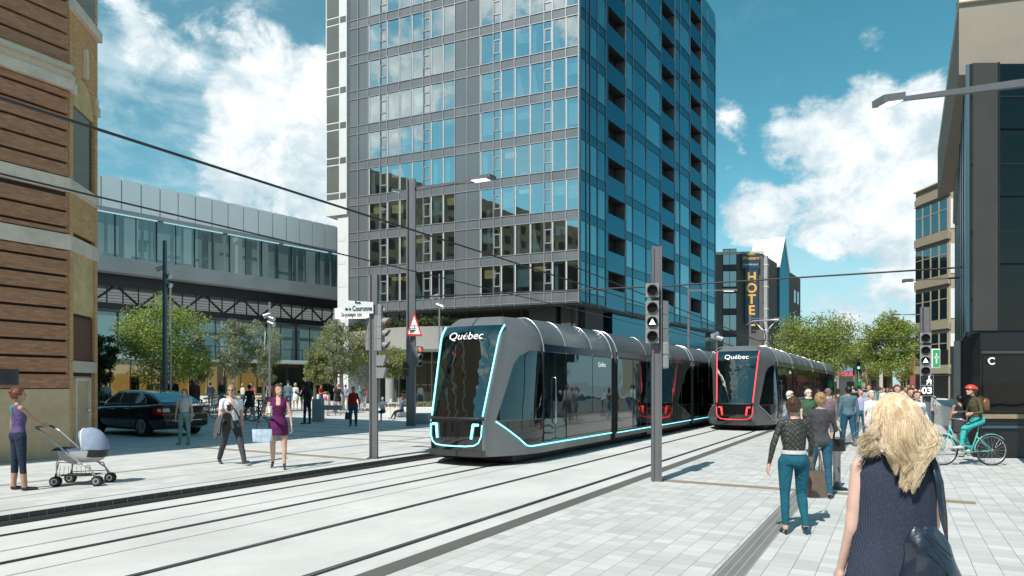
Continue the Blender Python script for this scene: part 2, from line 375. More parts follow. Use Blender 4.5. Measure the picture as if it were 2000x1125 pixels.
# ---------------------------------------------------------------- tower of glass
glass('glass_tower', (.03,.06,.07), (.92,1.0,.98), .50, .015, .05, .35, tr=(.45,.62,.66))
glass('glass_side', (.008,.04,.055), (.17,.40,.48), .42, .02, .05, .35)
glass('glass_side_light', (.02,.07,.08), (.30,.55,.60), .42, .02, .05, .35)
glass('panel_blue', (.006,.035,.05), (.11,.28,.35), .30, .12, .02, .3)
m_, nt_, b_ = newmat('panel_grey'); L(nt_, mixc(nt_, noise(nt_, coords(nt_), .25, 3), (.10,.115,.12), (.14,.155,.16)), b_.inputs['Base Color']); b_.inputs['Roughness'].default_value = .16; b_.inputs['Specular IOR Level'].default_value = .9
mat('mullion', (.33,.33,.34), .4, .5, .05); mat('mullion_dark', (.05,.09,.12), .4, .4, .05); mat('spandrel', (.15,.16,.165), .25, .1, .15, .5, spec=.7)
mat('bay_panel', (.12,.125,.11), .3, 0, .15, .4); mat('bay_white', (.62,.62,.60), .5, 0, .05); mat('room_dark', (.05,.047,.042), .9, 0, .3, .5); mat('curtain', (.75,.75,.72), .9, 0, .1, 2)
mat('room_wall', (.22,.21,.19), .9, 0, .4, .3); mat('warm_wood', (.30,.16,.08), .8, 0, .3, 2); mat('brick_dark', (.055,.052,.05), .9, 0, .25, 6, .5, 30)
emis('warm_lit', (.60,.43,.18), .8)
P0 = Vector((-13.9, 56.7)); P1 = Vector((4.95, 48.8)); dL = (P1-P0).normalized(); dRt = Vector((.56,.828)).normalized()
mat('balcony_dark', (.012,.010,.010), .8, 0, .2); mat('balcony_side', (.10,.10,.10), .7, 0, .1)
tower = thing('apartment_tower', 'tall blue and grey glass apartment tower rising behind the first tram', 'building', (4.95, 48.8, 0))
FL = Face(P0, dL); FR = Face(P1, dRt); LW = (P1-P0).length; RW = 32.4; ZB = 7.8; TOP = 43.2
PB = P1+dRt*RW; PC = P0+dRt*RW
inn = lambda a: [(P0+ (dL+dRt)*a)[:], (P1+(dRt-dL)*a)[:], (PB-(dL+dRt)*a)[:], (PC+(dL-dRt)*a)[:]]
footprint(inn(1.0), ZB+.4, TOP-.1, 'room_wall').build('core_wall', tower, True)
mb = MB(); footprint(inn(.02), ZB-.05, ZB+.15, 'graphite', mb)
for k in range(13): footprint(inn(.06), ZB+.2+3*k-.1, ZB+.2+3*k+.05, 'conc_grey', mb)
mb.build('floor_slab', tower, True)
footprint(inn(.05), TOP, TOP+.3, 'graphite').build('roof', tower, True)
footprint(inn(1.6), TOP+.3, TOP+3.4, 'stone_trim').build('penthouse', tower, True)
# left face
cols = [(720,742,'w'),(743,755,'v'),(756,779,'w'),(780,803,'w'),(804,826,'w'),(827,840,'v'),(841,864,'w'),(865,888,'w'),(938,963,'w'),(964,977,'v'),(978,1004,'w'),(1005,1034,'w'),(1035,1062,'w'),(1063,1077,'v'),(1078,1104,'w'),(1105,1129,'w')]
rnd = random.Random(3)
frm = MB(); spd = MB(); pnl = MB(); nf = 12
for k in range(nf):
    z0 = ZB+.9+3*k
    FL.box(MB(), .02, LW-.02, z0-.72, z0-.02, -.04, 0, 'spandrel').build('spandrel', tower, True)
    for zz in (z0-.76, z0-.04): FL.box(frm, 0, LW, zz, zz+.05, -.02, .05, 'mullion')
    for a, b in ((682,720),(889,938)):
        s0, s1 = FL.at(a)+.03, FL.at(b)-.03; sm_ = (s0+s1)/2
        for u0_, u1_ in ((s0, sm_-.02), (sm_+.02, s1)): FL.box(MB(), u0_, u1_, z0+.02, z0+2.22, -.05, 0, 'panel_grey').build('grey_panel', tower, True)
for a in sorted({c[0] for c in cols}|{c[1]+1 for c in cols}|{682.5,700,889,913,1131}):
    s = FL.at(a); FL.box(frm, s-.026, s+.026, ZB, TOP, -.02, .07, 'mullion')
frm.build('mullion_grid', tower, True)
dpt = FL.box(MB(), 0, LW, ZB, ZB+.18, -.3, .04, 'graphite').build('bottom_edge', tower, True)
rest = MB()
for k in range(nf):
    z0 = ZB+.9+3*k
    for a, b, t in cols:
        s0, s1 = FL.at(a)+.04, FL.at(b+1)-.04
        if k >= 9: FL.quad(rest, s0, s1, z0, z0+2.28, -.03, 'glass_tower'); continue
        w = MB()
        if t == 'v':
            zs = [z0, z0+.62, z0+.70, z0+1.62, z0+1.70, z0+2.28]
            FL.quad(w, s0, s1, zs[0], zs[1], -.03, 'glass_tower'); FL.quad(w, s0, s1, zs[2], zs[3], -.03, 'glass_tower'); FL.quad(w, s0, s1, zs[4], zs[5], -.03, 'glass_tower')
            for q in (.66, 1.66): FL.box(w, s0, s1, z0+q-.04, z0+q+.04, -.03, .03, 'mullion')
            FL.box(w, s0, s0+.05, z0+.7, z0+1.62, -.03, .03, 'mullion'); FL.box(w, s1-.05, s1, z0+.7, z0+1.62, -.03, .03, 'mullion')
            w.build('vent_window', tower, True)
        else:
            dx = rnd.uniform(-.006,.006); dz = rnd.uniform(-.006,.006)
            p = [FL.p(s0,z0,-.03+dx+dz), FL.p(s1,z0,-.03-dx+dz), FL.p(s1,z0+2.28,-.03-dx-dz), FL.p(s0,z0+2.28,-.03+dx-dz)]
            w.quad(*p, m='glass_tower'); FL.box(w, s0, s0+.06, z0, z0+2.28, -.05, .015, 'bay_white')
            wo = w.build('window', tower, True)
            r = rnd.random()
            if k < 6 and .5 < r < .68:
                FL.box(MB(), s0+.1, s1-.1, z0+1.9-rnd.random()*.5, z0+2.05, -.8, -.5, 'warm_lit').build('ceiling_lamp', wo, True)
            if r < .5:
                cm_ = MB(); ww = (s1-s0)
                if r < .14: FL.box(cm_, s0, s1, z0+rnd.uniform(.3,1.4), z0+2.28, -.28, -.25, 'curtain')
                elif r < .26:
                    cm_.prism([FL.p(s0+.02,z0,-.3), FL.p(s0+ww*rnd.uniform(.5,.9),z0,-.3), FL.p(s0+ww*.15,z0+2.2,-.3), FL.p(s0+.02,z0+2.2,-.3)], FL.n*.03, 'curtain')
                elif r < .36: FL.box(cm_, s0, s0+ww*rnd.uniform(.2,.5), z0, z0+2.28, -.3, -.25, 'curtain')
                else:
                    q = s0+ww*rnd.uniform(.0,.4); hh = rnd.uniform(.2,.7)
                    FL.box(cm_, q, min(s1, q+rnd.uniform(.3,.8)), z0-.1, z0+hh, -.7, -.35, rnd.choice(['curtain','warm_wood','bay_white','warm_wood']))
                    if r > .43: cm_.ball(FL.p(q+.15, z0+hh+.2, -.5), (.16,.16,.22), rnd.choice(['curtain','warm_wood']))
                cm_.build('curtain' if r < .36 else 'furniture', wo, True)
tag(rest.build('upper_window', tower, True), kind='stuff')
# panelled bay at the far left and the white end wall below it
bay = MB(); s0 = FL.at(640); s1 = FL.at(667); s2 = FL.at(681)
FL.box(bay, s0, s2-.02, FL.zat(640,424), TOP, -4, .25, 'bay_white')
bay.build('end_bay', tower, True)
bz = FL.zat(640, 424)
for k in range(10):
    z0 = ZB+.9+3*k+ .55
    if z0 < bz+.1: continue
    b2 = MB(); FL.box(b2, s0+.12, s1-.08, z0-.62, z0-.14, .22, .28, 'bay_panel'); FL.box(b2, s0+.12, s1-.08, z0, z0+2.24, .22, .28, 'bay_panel'); FL.box(b2, s1+.05, s2-.1, z0-.62, z0-.14, .22, .28, 'bay_panel')
    b2.build('bay_window', tower, True)
w = FL.box(MB(), FL.at(660), -.02, 0, bz, -3, .05, 'conc_light'); 
for k in range(3): FL.box(w, FL.at(660)+.05, -.3, FL.zat(668, 470+45*k)-.05, FL.zat(668, 470+45*k)+.3, .04, .07, 'bay_white')
w.build('end_wall', tower, True)
# right face
fr2 = MB(); w1 = MB(); wl = []
xs = [1133,1145,1152,1167,1183,1222,1236,1262,1290,1318,1328,1347,1370,1382,1397]
for px in xs: s = min(max(FR.at(px), .03), RW-.03); FR.box(fr2, s-.04, s+.04, ZB-.1, TOP, -.02, .06, 'mullion_dark')
bal = [(1183,1222,1188,1221.5),(1290,1318,1293,1317.5),(1347,1370,1349,1369.5)]
for k in range(nf):
    z0 = ZB+3*k
    for i, px in enumerate(xs[:-1]):
        s0, s1 = FR.at(px)+.05, FR.at(xs[i+1])-.05
        b = [q for q in bal if q[0] == px]
        if b:
            a0, a1 = FR.at(b[0][2]), FR.at(b[0][3])
            pb = MB(); FR.quad(pb, s0, s1, z0+.03, z0+1.6, 0, 'panel_blue'); FR.quad(pb, s0, a0, z0+1.6, z0+3.0, 0, 'panel_blue')
            if s1-a1 > .02: FR.quad(pb, a1, s1, z0+1.6, z0+3.0, 0, 'panel_blue')
            pb.build('parapet_panel', tower, True)
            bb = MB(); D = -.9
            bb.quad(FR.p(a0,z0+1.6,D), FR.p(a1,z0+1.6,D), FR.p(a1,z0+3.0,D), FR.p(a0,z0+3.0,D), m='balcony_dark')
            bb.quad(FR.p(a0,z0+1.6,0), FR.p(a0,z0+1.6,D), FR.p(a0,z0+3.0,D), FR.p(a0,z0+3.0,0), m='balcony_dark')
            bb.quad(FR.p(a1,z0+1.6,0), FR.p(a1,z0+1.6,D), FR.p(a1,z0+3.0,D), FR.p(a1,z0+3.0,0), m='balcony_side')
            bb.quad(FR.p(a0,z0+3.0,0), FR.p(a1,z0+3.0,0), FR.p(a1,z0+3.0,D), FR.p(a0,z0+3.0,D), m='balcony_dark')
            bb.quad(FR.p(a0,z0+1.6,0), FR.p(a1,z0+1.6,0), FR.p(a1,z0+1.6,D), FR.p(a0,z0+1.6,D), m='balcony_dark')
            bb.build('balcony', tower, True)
        else:
            zz = z0+.85
            w = MB(); r = rnd.random(); gm = 'glass_side' if r < .62 else 'glass_side_light'
            FR.quad(w, s0, s1, zz+.02, zz+2.25, -.01, gm); w.build('side_window', tower, True) if k < 8 and px not in (1133,1145,1370,1382) else wl.append((s0,s1,zz,gm))
    for a, b in ((1133,1183),(1222,1290),(1318,1347),(1370,1397)): FR.quad(MB(), FR.at(a)+.02, min(RW, FR.at(b))-.02, z0+.13, z0+.8, 0, 'panel_blue').build('side_spandrel', tower, True)
    for zz in (z0+.10, z0+.80):
        for a, b in ((1133,1183),(1222,1290),(1318,1347),(1370,1397)): FR.box(fr2, FR.at(a), min(RW, FR.at(b)), zz, zz+.04, -.01, .04, 'mullion_dark')
ws = MB()
for s0,s1,zz,gm in wl: FR.quad(ws, s0, s1, zz+.02, zz+2.25, -.01, gm)
tag(ws.build('narrow_side_window', tower, True), kind='stuff')
fr2.build('side_mullion_grid', tower, True)
# back faces
FB = Face(PB, (PC-PB)); FW = Face(PC, (P0-PC)); bm_ = MB()
FB.quad(bm_, 0, LW, ZB, TOP, -.02, 'panel_blue'); FW.quad(bm_, 0, RW, ZB, TOP, -.02, 'panel_blue'); bm_.build('back_wall', tower, True)
# ground floors: columns of dark brick, shop glass between, planted canopy round the corner
glass('glass_shop', (.10,.10,.06), (.45,.50,.42), .30, .03, .1, .5, tr=(.5,.5,.42))
gf = MB(); footprint(inn(3.2), 0, ZB, 'room_wall', gf); gf.build('lobby_wall', tower, True)
FLi = Face(P0+(dL+dRt)*1.2, dL); FRi = Face(P1+(dRt-dL)*1.2, dRt)
for a, b in ((0,1.0),(14.6,17.6-2.4+1.6),(17.2,18.0)):
    FLi.box(MB(), a, b, 0, ZB, -.8, .1, 'brick_dark').build('brick_pier', tower, True)
for a, b in ((0,.35),(1.5,4.6),(8.6,9.5),(15,17.5),(21,24)):
    FRi.box(MB(), a, b, 0, ZB-.0, -.8, .35, 'brick_dark').build('brick_pier', tower, True)
gm = MB()
for i in range(9):
    s = 1+i*1.6; FLi.quad(gm, s+.05, s+1.55, .1, 3.6, -.4, 'glass_shop'); FLi.quad(gm, s+.05, s+1.55, 3.7, ZB-.1, -.4, 'glass_shop'); FLi.box(gm, s-.04, s+.04, 0, ZB, -.45, -.3, 'graphite')
for i in range(15):
    s = .4+i*2.0; FRi.quad(gm, s+.05, s+1.95, .1, ZB-.1, -.4, 'glass_shop'); FRi.box(gm, s-.05, s+.05, 0, ZB, -.45, -.3, 'black')
gm.build('shop_window', tower, True)
FRi.box(MB(), 6, 30, 5.2, ZB-.05, -.3, .5, 'panel_blue').build('shop_fascia', tower, True)
concrete('beam_grey', (.42,.41,.385), .1)
# canopy: pale curved beam with planting on it
can = thing('planted_canopy', 'pale curved canopy beam topped with dark planting in front of the tower foot', 'canopy', (-9, 50, 0))
pts = []
for i in range(13):
    t = i/12; px = 676+ (905-676)*t; d = 38.5+3*t*0+ (1-t)*(1-t)*0; dd_ = d+5*(1-t)**3; pts.append(Vector(((px-1000)/F*dd_, dd_, 0)))
zl, zh = CH+68/F*40, CH+110/F*40
ring = []
cb_ = MB()
tip = pts[0]
for i, p in enumerate(pts):
    t = min(1, i/2.5); zl_i = zh-.35-(zh-zl-.35)*t
    ring.append([p+Vector((0,0,zl_i)), p+Vector((0,-.25*t,zh)), p+Vector((0,3.2*t+.2,zh)), p+Vector((0,3.2*t+.2,zl_i))])
cb_.loft(ring, 'beam_grey', smooth=False); cb_.build('beam', can, True)
for i in (4, 11):
    p = pts[i]; MB().cyl((p.x, p.y+1.5, .13), (p.x, p.y+1.5, zl), .28, 'conc_grey', n=16).build('column', can, True)
CANP = (pts, zh)

# ---------------------------------------------------------------- library: long glazed hall to the left
glass('glass_lib', (.05,.09,.09), (.72,.86,.85), .18, .015, .06, .3, tr=(.72,.82,.80), diff=(.30,.40,.40)); mat('lib_fascia', (.80,.85,.86), .35, .1, .06, .2); mat('lib_conc', (.33,.35,.355), .6, 0, .14, .4)
emis('warm_lit', (.62,.42,.13), .75); emis('strip_blue', (.40,.66,.74), .6); mat('orange_wood', (.42,.15,.04), .7, 0, .3, 1); mat('red_seat', (.5,.04,.02), .6, 0, 0); emis('mid_lit', (.22,.40,.42), .35); emis('lib_white_glow', (.50,.60,.58), .22); emis('blind_lit', (.55,.62,.60), .26)  # inner walls, blinds and floor edge glow in place of room lighting
glass('glass_mid', (.1,.2,.2), (.7,.85,.85), .20, .02, .06, .3, tr=(.75,.88,.88), diff=(.45,.60,.60)); lo = Vector((-31.15, 50.0)); ld = Vector((.628,.778)); lib = thing('library_building', 'long glazed building with pale panelled fascia behind the plaza trees', 'building', (-31.15, 50, 0))
LF = Face(lo, ld); A0, A1 = -14.0, 40.0
zt = CH+413/F*50; zf = CH+ (752-403)/F*50-.15; zg0 = CH+(752-498)/F*50; zl0 = CH+(752-527)/F*50
LF.box(MB(), A0, A1, zf, zt-.05, -6, -.02, 'lib_conc').build('fascia_wall', lib, True)
fm = MB(); s = A0
while s < A1:
    LF.box(fm, s+.045, s+1.38, zf+.25, zt, -.02, .03, 'lib_fascia'); s += 1.425
LF.box(fm, A0, A1, zf-.1, zf+.2, -.02, .12, 'lib_conc'); fm.build('fascia_panels', lib, True)
for i in range(9):
    s = -6+i*5.4; LF.box(MB(), s, s+4.9, zf-.19, zf-.12, 0, .12, 'strip_blue').build('light_strip', lib, True)
LF.box(MB(), A0, A1, zg0-1.15, zg0, -1, .35, 'lib_conc').build('ledge', lib, True)
LF.box(MB(), A0, A1, 3.9, zl0-.2, -9, -6, 'room_wall').build('inner_wall', lib, True)
LF.box(MB(), A0, A1, zg0, zf, -5, -4.8, 'lib_white_glow').build('upper_inner_wall', lib, True)
for i in range(18):
    s = A0+i*3.05; g_ = MB(); LF.quad(g_, s, s+1.48, zg0, zf-.1, -.1, 'glass_lib'); LF.quad(g_, s+1.52, s+3.0, zg0, zf-.1, -.1, 'glass_lib'); LF.box(g_, s-.04, s+.03, zg0, zf, -.15, -.02, 'dark_metal')
    if i > 3 : LF.box(g_, s+1.48, s+1.53, zg0, zf, -.15, -.05, 'dark_metal')
    g_.build('window', lib, True)
inr = MB(); rr = random.Random(9)
for i in range(40):
    s = A0+i*1.35+rr.uniform(-.3,.3); LF.box(inr, s, s+rr.choice([.12,.2,.35]), zg0, zf, -1.6, -1.2, rr.choice(['dark_metal','dark_metal','lib_white_glow','warm_wood']))
for i in range(12): s = A0+rr.uniform(0,40); LF.box(inr, s, s+rr.uniform(1,3), zg0+rr.choice([.9,1.8]), zg0+rr.choice([1.0,1.9])+.05, -2, -1.3, 'dark_metal')
for s in (-1.4, .6, 1.9, 3.3, 4.4): LF.box(inr, s+2, s+3, zg0, zg0+.35, -.9, -.4, 'red_seat')
for i in range(9):
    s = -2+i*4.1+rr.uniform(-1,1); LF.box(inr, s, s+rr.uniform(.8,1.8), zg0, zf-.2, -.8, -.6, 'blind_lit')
for i in range(14): s = -4+i*2.6+rr.uniform(-.8,.8); LF.box(inr, s, s+.16, zg0, zf, -.6, -.4, 'black')
inr.build('interior_fittings', lib, True)
LF.box(MB(), 8, A1, CH+(752-585)/F*50-2.0, CH+(752-585)/F*50-1.75, -3.3, -2.0, 'dark_metal').build('lower_beam', lib, True)
# dark truss band below the ledge
zb1 = zl0-.25; zb0 = CH+(752-585)/F*50
LF.box(MB(), A0, A1, zb1-.75, zb1+.2, -2.4, -.8, 'dark_metal').build('truss_top_beam', lib, True)
LF.box(MB(), A0, A1, zb0-.55, zb0-.05, -2.4, -.8, 'dark_metal').build('truss_bottom_beam', lib, True)
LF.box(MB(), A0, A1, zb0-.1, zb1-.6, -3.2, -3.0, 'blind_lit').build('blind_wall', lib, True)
tr = MB(); s = A0
while s < A1:
    LF.box(tr, s, s+.07, zb0-.1, zb1-.6, -1.0, -.9, 'dark_metal'); s += 1.15
for i in range(16):
    s = A0+i*3.5; a_ = LF.p(s, zb0-.1, -1.3); b_2 = LF.p(s+1.75, zb1-.6, -1.3); c_ = LF.p(s+3.5, zb0-.1, -1.3); tr.cyl(a_, b_2, .09, 'graphite', n=6); tr.cyl(b_2, c_, .09, 'graphite', n=6)
for j in range(7): LF.box(tr, A0, A1, zb0+.05+j*.24, zb0+.08+j*.24, -2.95, -2.9, 'graphite')
tr.build('truss', lib, True)
# mid storey set back, then warm lit ground floor
zm0 = CH+(752-690)/F*50; 
for i in range(17):
    s = A0+i*3.2; g_ = MB(); LF.quad(g_, s, s+3.1, zm0, zb0-.7, -1.6, 'glass_mid'); LF.box(g_, s-.05, s+.03, zm0, zb0-.7, -1.65, -1.5, 'dark_metal'); LF.box(g_, s+1.5, s+1.54, zm0, zb0-.7, -1.65, -1.55, 'dark_metal'); g_.build('mid_window', lib, True)
mi_ = MB()
for i in range(22):
    s = A0+i*2.4+rr.uniform(-.5,.5); LF.box(mi_, s, s+rr.uniform(.3,1.3), zm0, zb0-.75, -5.2, -4.6, rr.choice(['lib_white_glow','room_dark','blind_lit','lib_white_glow']))
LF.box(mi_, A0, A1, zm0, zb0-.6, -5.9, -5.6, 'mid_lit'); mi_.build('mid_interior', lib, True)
for k in range(3):
    s = -2+k*1.0; LF.box(MB(), s+1, s+1.5, zm0+.2, zm0+1.0, -3.6, -3.2, 'red_seat').build('red_chair', lib, True)
LF.box(MB(), A0, A1, zm0-.28, zm0, -3.4, -1.0, 'lib_white_glow').build('floor_edge', lib, True)
rl = MB(); LF.box(rl, A0, A1, zm0+1.0, zm0+1.05, -1.2, -1.16, 'dark_metal'); s = A0
while s < A1: LF.box(rl, s, s+.04, zm0, zm0+1, -1.2, -1.16, 'dark_metal'); s += 1.2
rl.build('railing', lib, True)
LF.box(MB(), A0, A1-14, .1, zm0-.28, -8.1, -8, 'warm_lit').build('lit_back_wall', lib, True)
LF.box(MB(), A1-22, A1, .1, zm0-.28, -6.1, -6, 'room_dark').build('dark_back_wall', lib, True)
for i in range(17):
    s = A0+i*3.2; g_ = MB(); LF.quad(g_, s, s+3.1, .6, zm0-.28, -3.2, 'glass_shop'); LF.box(g_, s-.05, s+.04, .1, zm0-.28, -3.25, -3.1, 'dark_metal'); LF.box(g_, s+1.55, s+1.59, .1, zm0-.28, -3.24, -3.15, 'dark_metal'); g_.build('ground_window', lib, True)
wi = MB()
for i in range(22):
    s = A0+i*1.7+rr.uniform(-.4,.4); h = rr.uniform(.9,2.6); LF.box(wi, s, s+rr.uniform(.15,.8), .1, h, -6.5, -6, rr.choice(['orange_wood','warm_wood','orange_wood','room_dark','tan_strip']))
for i in range(7): s = A0+i*5.1; LF.box(wi, s, s+.35, .1, zm0-.3, -4.4, -4, 'orange_wood')
LF.box(wi, A0, A1-16, zm0-.6, zm0-.3, -7.6, -3.4, 'orange_wood'); wi.build('ground_interior', lib, True)
LF.box(MB(), A0, A1, zl0-.35, zt-.3, -14, -6.05, 'room_wall').build('rear_block', lib, True)
LF.box(MB(), A0, A1, .05, zm0, -14, -8.2, 'room_wall').build('rear_base', lib, True)

# ---------------------------------------------------------------- brick building at the left edge
def brickmat(name, a, b, mortar, sc=1.0):
    m, nt, bs = newmat(name); co = coords(nt, 'UV')
    br = N(nt, 'ShaderNodeTexBrick'); br.inputs['Scale'].default_value = 1; br.inputs['Brick Width'].default_value = .17; br.inputs['Row Height'].default_value = .056; br.inputs['Mortar Size'].default_value = .010
    br.inputs['Color1'].default_value = (*a,1); br.inputs['Color2'].default_value = (*b,1); br.inputs['Mortar'].default_value = (*mortar,1); br.inputs['Bias'].default_value = -.1
    L(nt, co, br.inputs['Vector'])
    o = coords(nt, 'Object'); f = mrange(nt, noise(nt, coords(nt, 'Object', (1,1,5)), 1.6, 8, .72), .35, .7); c = mixc(nt, mth(nt, 'MULTIPLY', f, .42), br.outputs['Color'], tuple(x*.45 for x in a))
    f2 = mrange(nt, noise(nt, o, 7, 6, .75), .4, .75); c = mixc(nt, mth(nt, 'MULTIPLY', f2, .3), c, tuple(min(1,x*1.5) for x in b))
    L(nt, c, bs.inputs['Base Color']); bs.inputs['Roughness'].default_value = .9; bs.inputs['Specular IOR Level'].default_value = .2
    bump(nt, bs, br.outputs['Fac'], .5, -.01)
brickmat('brick_brown', (.54,.26,.14), (.31,.14,.08), (.32,.21,.14)); brickmat('brick_tan', (.74,.43,.20), (.55,.31,.14), (.42,.28,.16))
mat('brick_joint_shade', (.06,.038,.025), .95, 0, .2)  # dark core colour puts shadow lines between the brick courses
concrete('render_tan', (.56,.42,.26), .25, sc=1.2); concrete('stone_pale', (.70,.60,.48), .25, sc=2.5); mat('arch_yellow', (.55,.40,.20), .8, 0, .2, 3)
glass('glass_old', (.05,.06,.05), (.45,.50,.45), .25, .08, .05, .5); mat('door_wood', (.10,.035,.015), .6, 0, .3, 5, stretch=(1,1,.1))
def faceuv(mbobj, face):
    me = mbobj.data; uvl = me.uv_layers.new(name='UVMap'); r = mbobj
    while r.parent: r = r.parent
    ox = Matrix.Translation(r.location)
    for l in me.loops:
        w = ox @ me.vertices[l.vertex_index].co; q = w-face.o; uvl.data[l.index].uv = (q.dot(face.d)+q.dot(face.n)*.7, w.z)
bc = Vector((-9.93, 14.9)); BA = Face(bc-Vector(SU)*26, SU); BCd = Vector((-.197,.98)).normalized(); BC = Face(bc, BCd); be = bc+BCd*1.5
BR = Face(be, (-SV[0],-SV[1])); HB = 17.4
brick = thing('brick_building', 'old brown brick corner building with stone bands at the left edge', 'building', (bc[0], bc[1], 0))
ba2 = bc-Vector(SU)*26; far_ = be-Vector(SV)*34
o = MB(); footprint([tuple(ba2+Vector((.1,-.05))*0), tuple(bc), tuple(be), tuple(far_), tuple(far_-Vector(SU)*26)], ZL-.1, HB, 'brick_joint_shade', o); core = o.build('core_wall', brick, True)
# pull the core 6 cm back behind the dressed faces
for v_ in core.data.vertices: v_.co.x -= .07
faceuv(core, BA)
Lw = 26.0
rows = MB(); 
def zA(py): return BA.zat(66, py)
# stone bands on the street face: image rows read at x=66
bands = [(118,139,'stone_pale',.10),(134,154,'stone_pale',.16),(332,360,'stone_pale',.06),(447,478,'stone_pale',.06)]
z_hi = [b for b in bands]
def bandbox(y0, y1, m, out, name):
    za, zb = zA(y1), zA(y0); t = MB(); BA.box(t, 0, Lw+.02, za, zb, -.06, out, m)
    if y0 > 200: BC.box(t, -.02, 1.5, za, zb, -.06, out, m)
    else: BC.box(t, -.02, .2, za, zb, -.06, out*.6, m); BC.box(t, 1.34, 1.5, za, zb, -.06, out*.6, m)
    1; t.build(name, brick, True); return za, zb
st = [bandbox(*b[:2], b[2], b[3], 'stone_band') for b in bands]
cornice = [(zA(112)+.0, zA(100), .2)]
t = MB(); BA.box(t, 0, Lw, zA(118), zA(108), -.06, .22, 'stone_trim'); t.build('cornice', brick, True)
t = MB(); BC.box(t, -.02, 1.5, BC.zat(160, 50), BC.zat(160, 30), -.06, .14, 'stone_pale'); BC.box(t, .2, 1.34, BC.zat(160, 29), HB-1, -.03, .035, 'glass_old'); t.build('upper_corner_window', brick, True)
t = MB(); BA.box(t, 0, Lw+.0, ZL-.1, zA(760), -.06, .05, 'render_tan'); t.build('rendered_base', brick, True)
# rusticated brick courses
z = zA(760)+.02; rb = MB(); hcourse = .36
while z < HB-.3:
    z1 = z+hcourse-.06
    if not any(z < b and z1 > a for a, b in st+[(zA(118), zA(108))]): BA.box(rb, 0, Lw-.02, z, z1, -.06, .045, 'brick_brown')
    else:
        for a, b in st:
            if z < a < z1 and a-z > .1: BA.box(rb, 0, Lw-.02, z, a-.03, -.06, .045, 'brick_brown')
            if z < b < z1 and z1-b > .1: BA.box(rb, 0, Lw-.02, b+.03, z1, -.06, .045, 'brick_brown')
    z += hcourse
ro = rb.build('brick_courses', brick, True); faceuv(ro, BA)
vent = MB(); BA.box(vent, Lw-2.1, Lw-1.0, zA(752), zA(722), .03, .06, 'graphite')
for i in range(7): BA.box(vent, Lw-2.05, Lw-1.05, zA(752)+.03+i*.045, zA(752)+.05+i*.045, .06, .075, 'brick_dark')
vent.build('air_vent', brick, True)
# chamfered corner: tan brick, arched window, pale blind panel, door
cw = 1.5; cb1 = MB(); BC.box(cb1, .0, .17, ZL-.1, HB, -.06, .03, 'brick_tan'); BC.box(cb1, 1.36, cw, ZL-.1, HB, -.06, .03, 'brick_tan')
def zC(py): return BC.zat(160, py)
def seg(y0, y1): BC.box(cb1, .17, 1.36, zC(y1), zC(y0), -.06, .02, 'brick_tan')
seg(-300, 40); seg(376, 462); 
# arch surround
arc = MB(); za = zC(215); rA = .58; cx = .765; zsp = za
n_ = 14; pts2 = [(cx-rA*1.0*math.cos(math.pi*i/n_), zsp+rA*1.25*math.sin(math.pi*i/n_)) for i in range(n_+1)]
ztop = zC(40)
for i in range(n_):
    (a0, b0), (a1, b1) = pts2[i], pts2[i+1]
    arc.hexa([BC.p(a0,b0,-.06), BC.p(a1,b1,-.06), BC.p(a1,b1,.03), BC.p(a0,b0,.03), BC.p(a0,ztop,-.06), BC.p(a1,ztop,-.06), BC.p(a1,ztop,.03), BC.p(a0,ztop,.03)], 'brick_tan')
ao = arc.build('arch_surround', brick, True); faceuv(ao, BC)
cbo = cb1.build('corner_brick', brick, True); faceuv(cbo, BC)
key = BC.box(MB(), cx-.06, cx+.06, zC(150), zC(95), 0, .1, 'stone_pale').build('keystone', brick, True)
wn_ = MB(); poly = [BC.p(a,b,-.03) for a, b in pts2]; wn_.prism(poly, BC.n*.02, 'arch_yellow'); wn_.build('arch_panel', brick, True)
wb = MB(); BC.box(wb, cx-rA, cx+rA, zC(376), zsp-.02, -.08, -.04, 'glass_old'); BC.box(wb, cx-rA, cx+rA, zsp-.05, zsp+.02, -.04, 0, 'arch_yellow'); wb.build('corner_window', brick, True)
BC.box(MB(), .10, 1.42, zC(376)-.14, zC(376), 0, .1, 'stone_pale').build('window_sill', brick, True)
BC.box(MB(), .17, 1.36, zC(615), zC(495), -.05, -.01, 'arch_yellow').build('blind_panel', brick, True)
BC.box(MB(), .17, 1.36, zC(705), zC(622), -.1, -.03, 'door_wood').build('brown_shutter', brick, True)
BC.box(MB(), .12, 1.4, zC(728), zC(706), 0, .06, 'stone_trim').build('lintel', brick, True)
dr = MB(); BC.box(dr, .3, 1.3, ZL, zC(735), -.1, -.05, 'render_tan'); BC.box(dr, .38, .46, ZL, zC(738), -.05, 0, 'stone_pale'); BC.box(dr, 1.14, 1.22, ZL, zC(738), -.05, 0, 'stone_pale'); BC.box(dr, .46, 1.14, zC(745), zC(738), -.05, 0, 'stone_pale')
do = dr.build('door', brick, True); MB().ball(BC.p(1.05, 1.15, 0), .04, 'chrome', 8, 6).build('handle', do, True)
wnb = MB(); 
for i in range(9): BR.box(MB(), 2+i*3.4, 3.6+i*3.4, 4.5, 7.5, 0, .08, 'glass_old').build('side_window', brick, True)

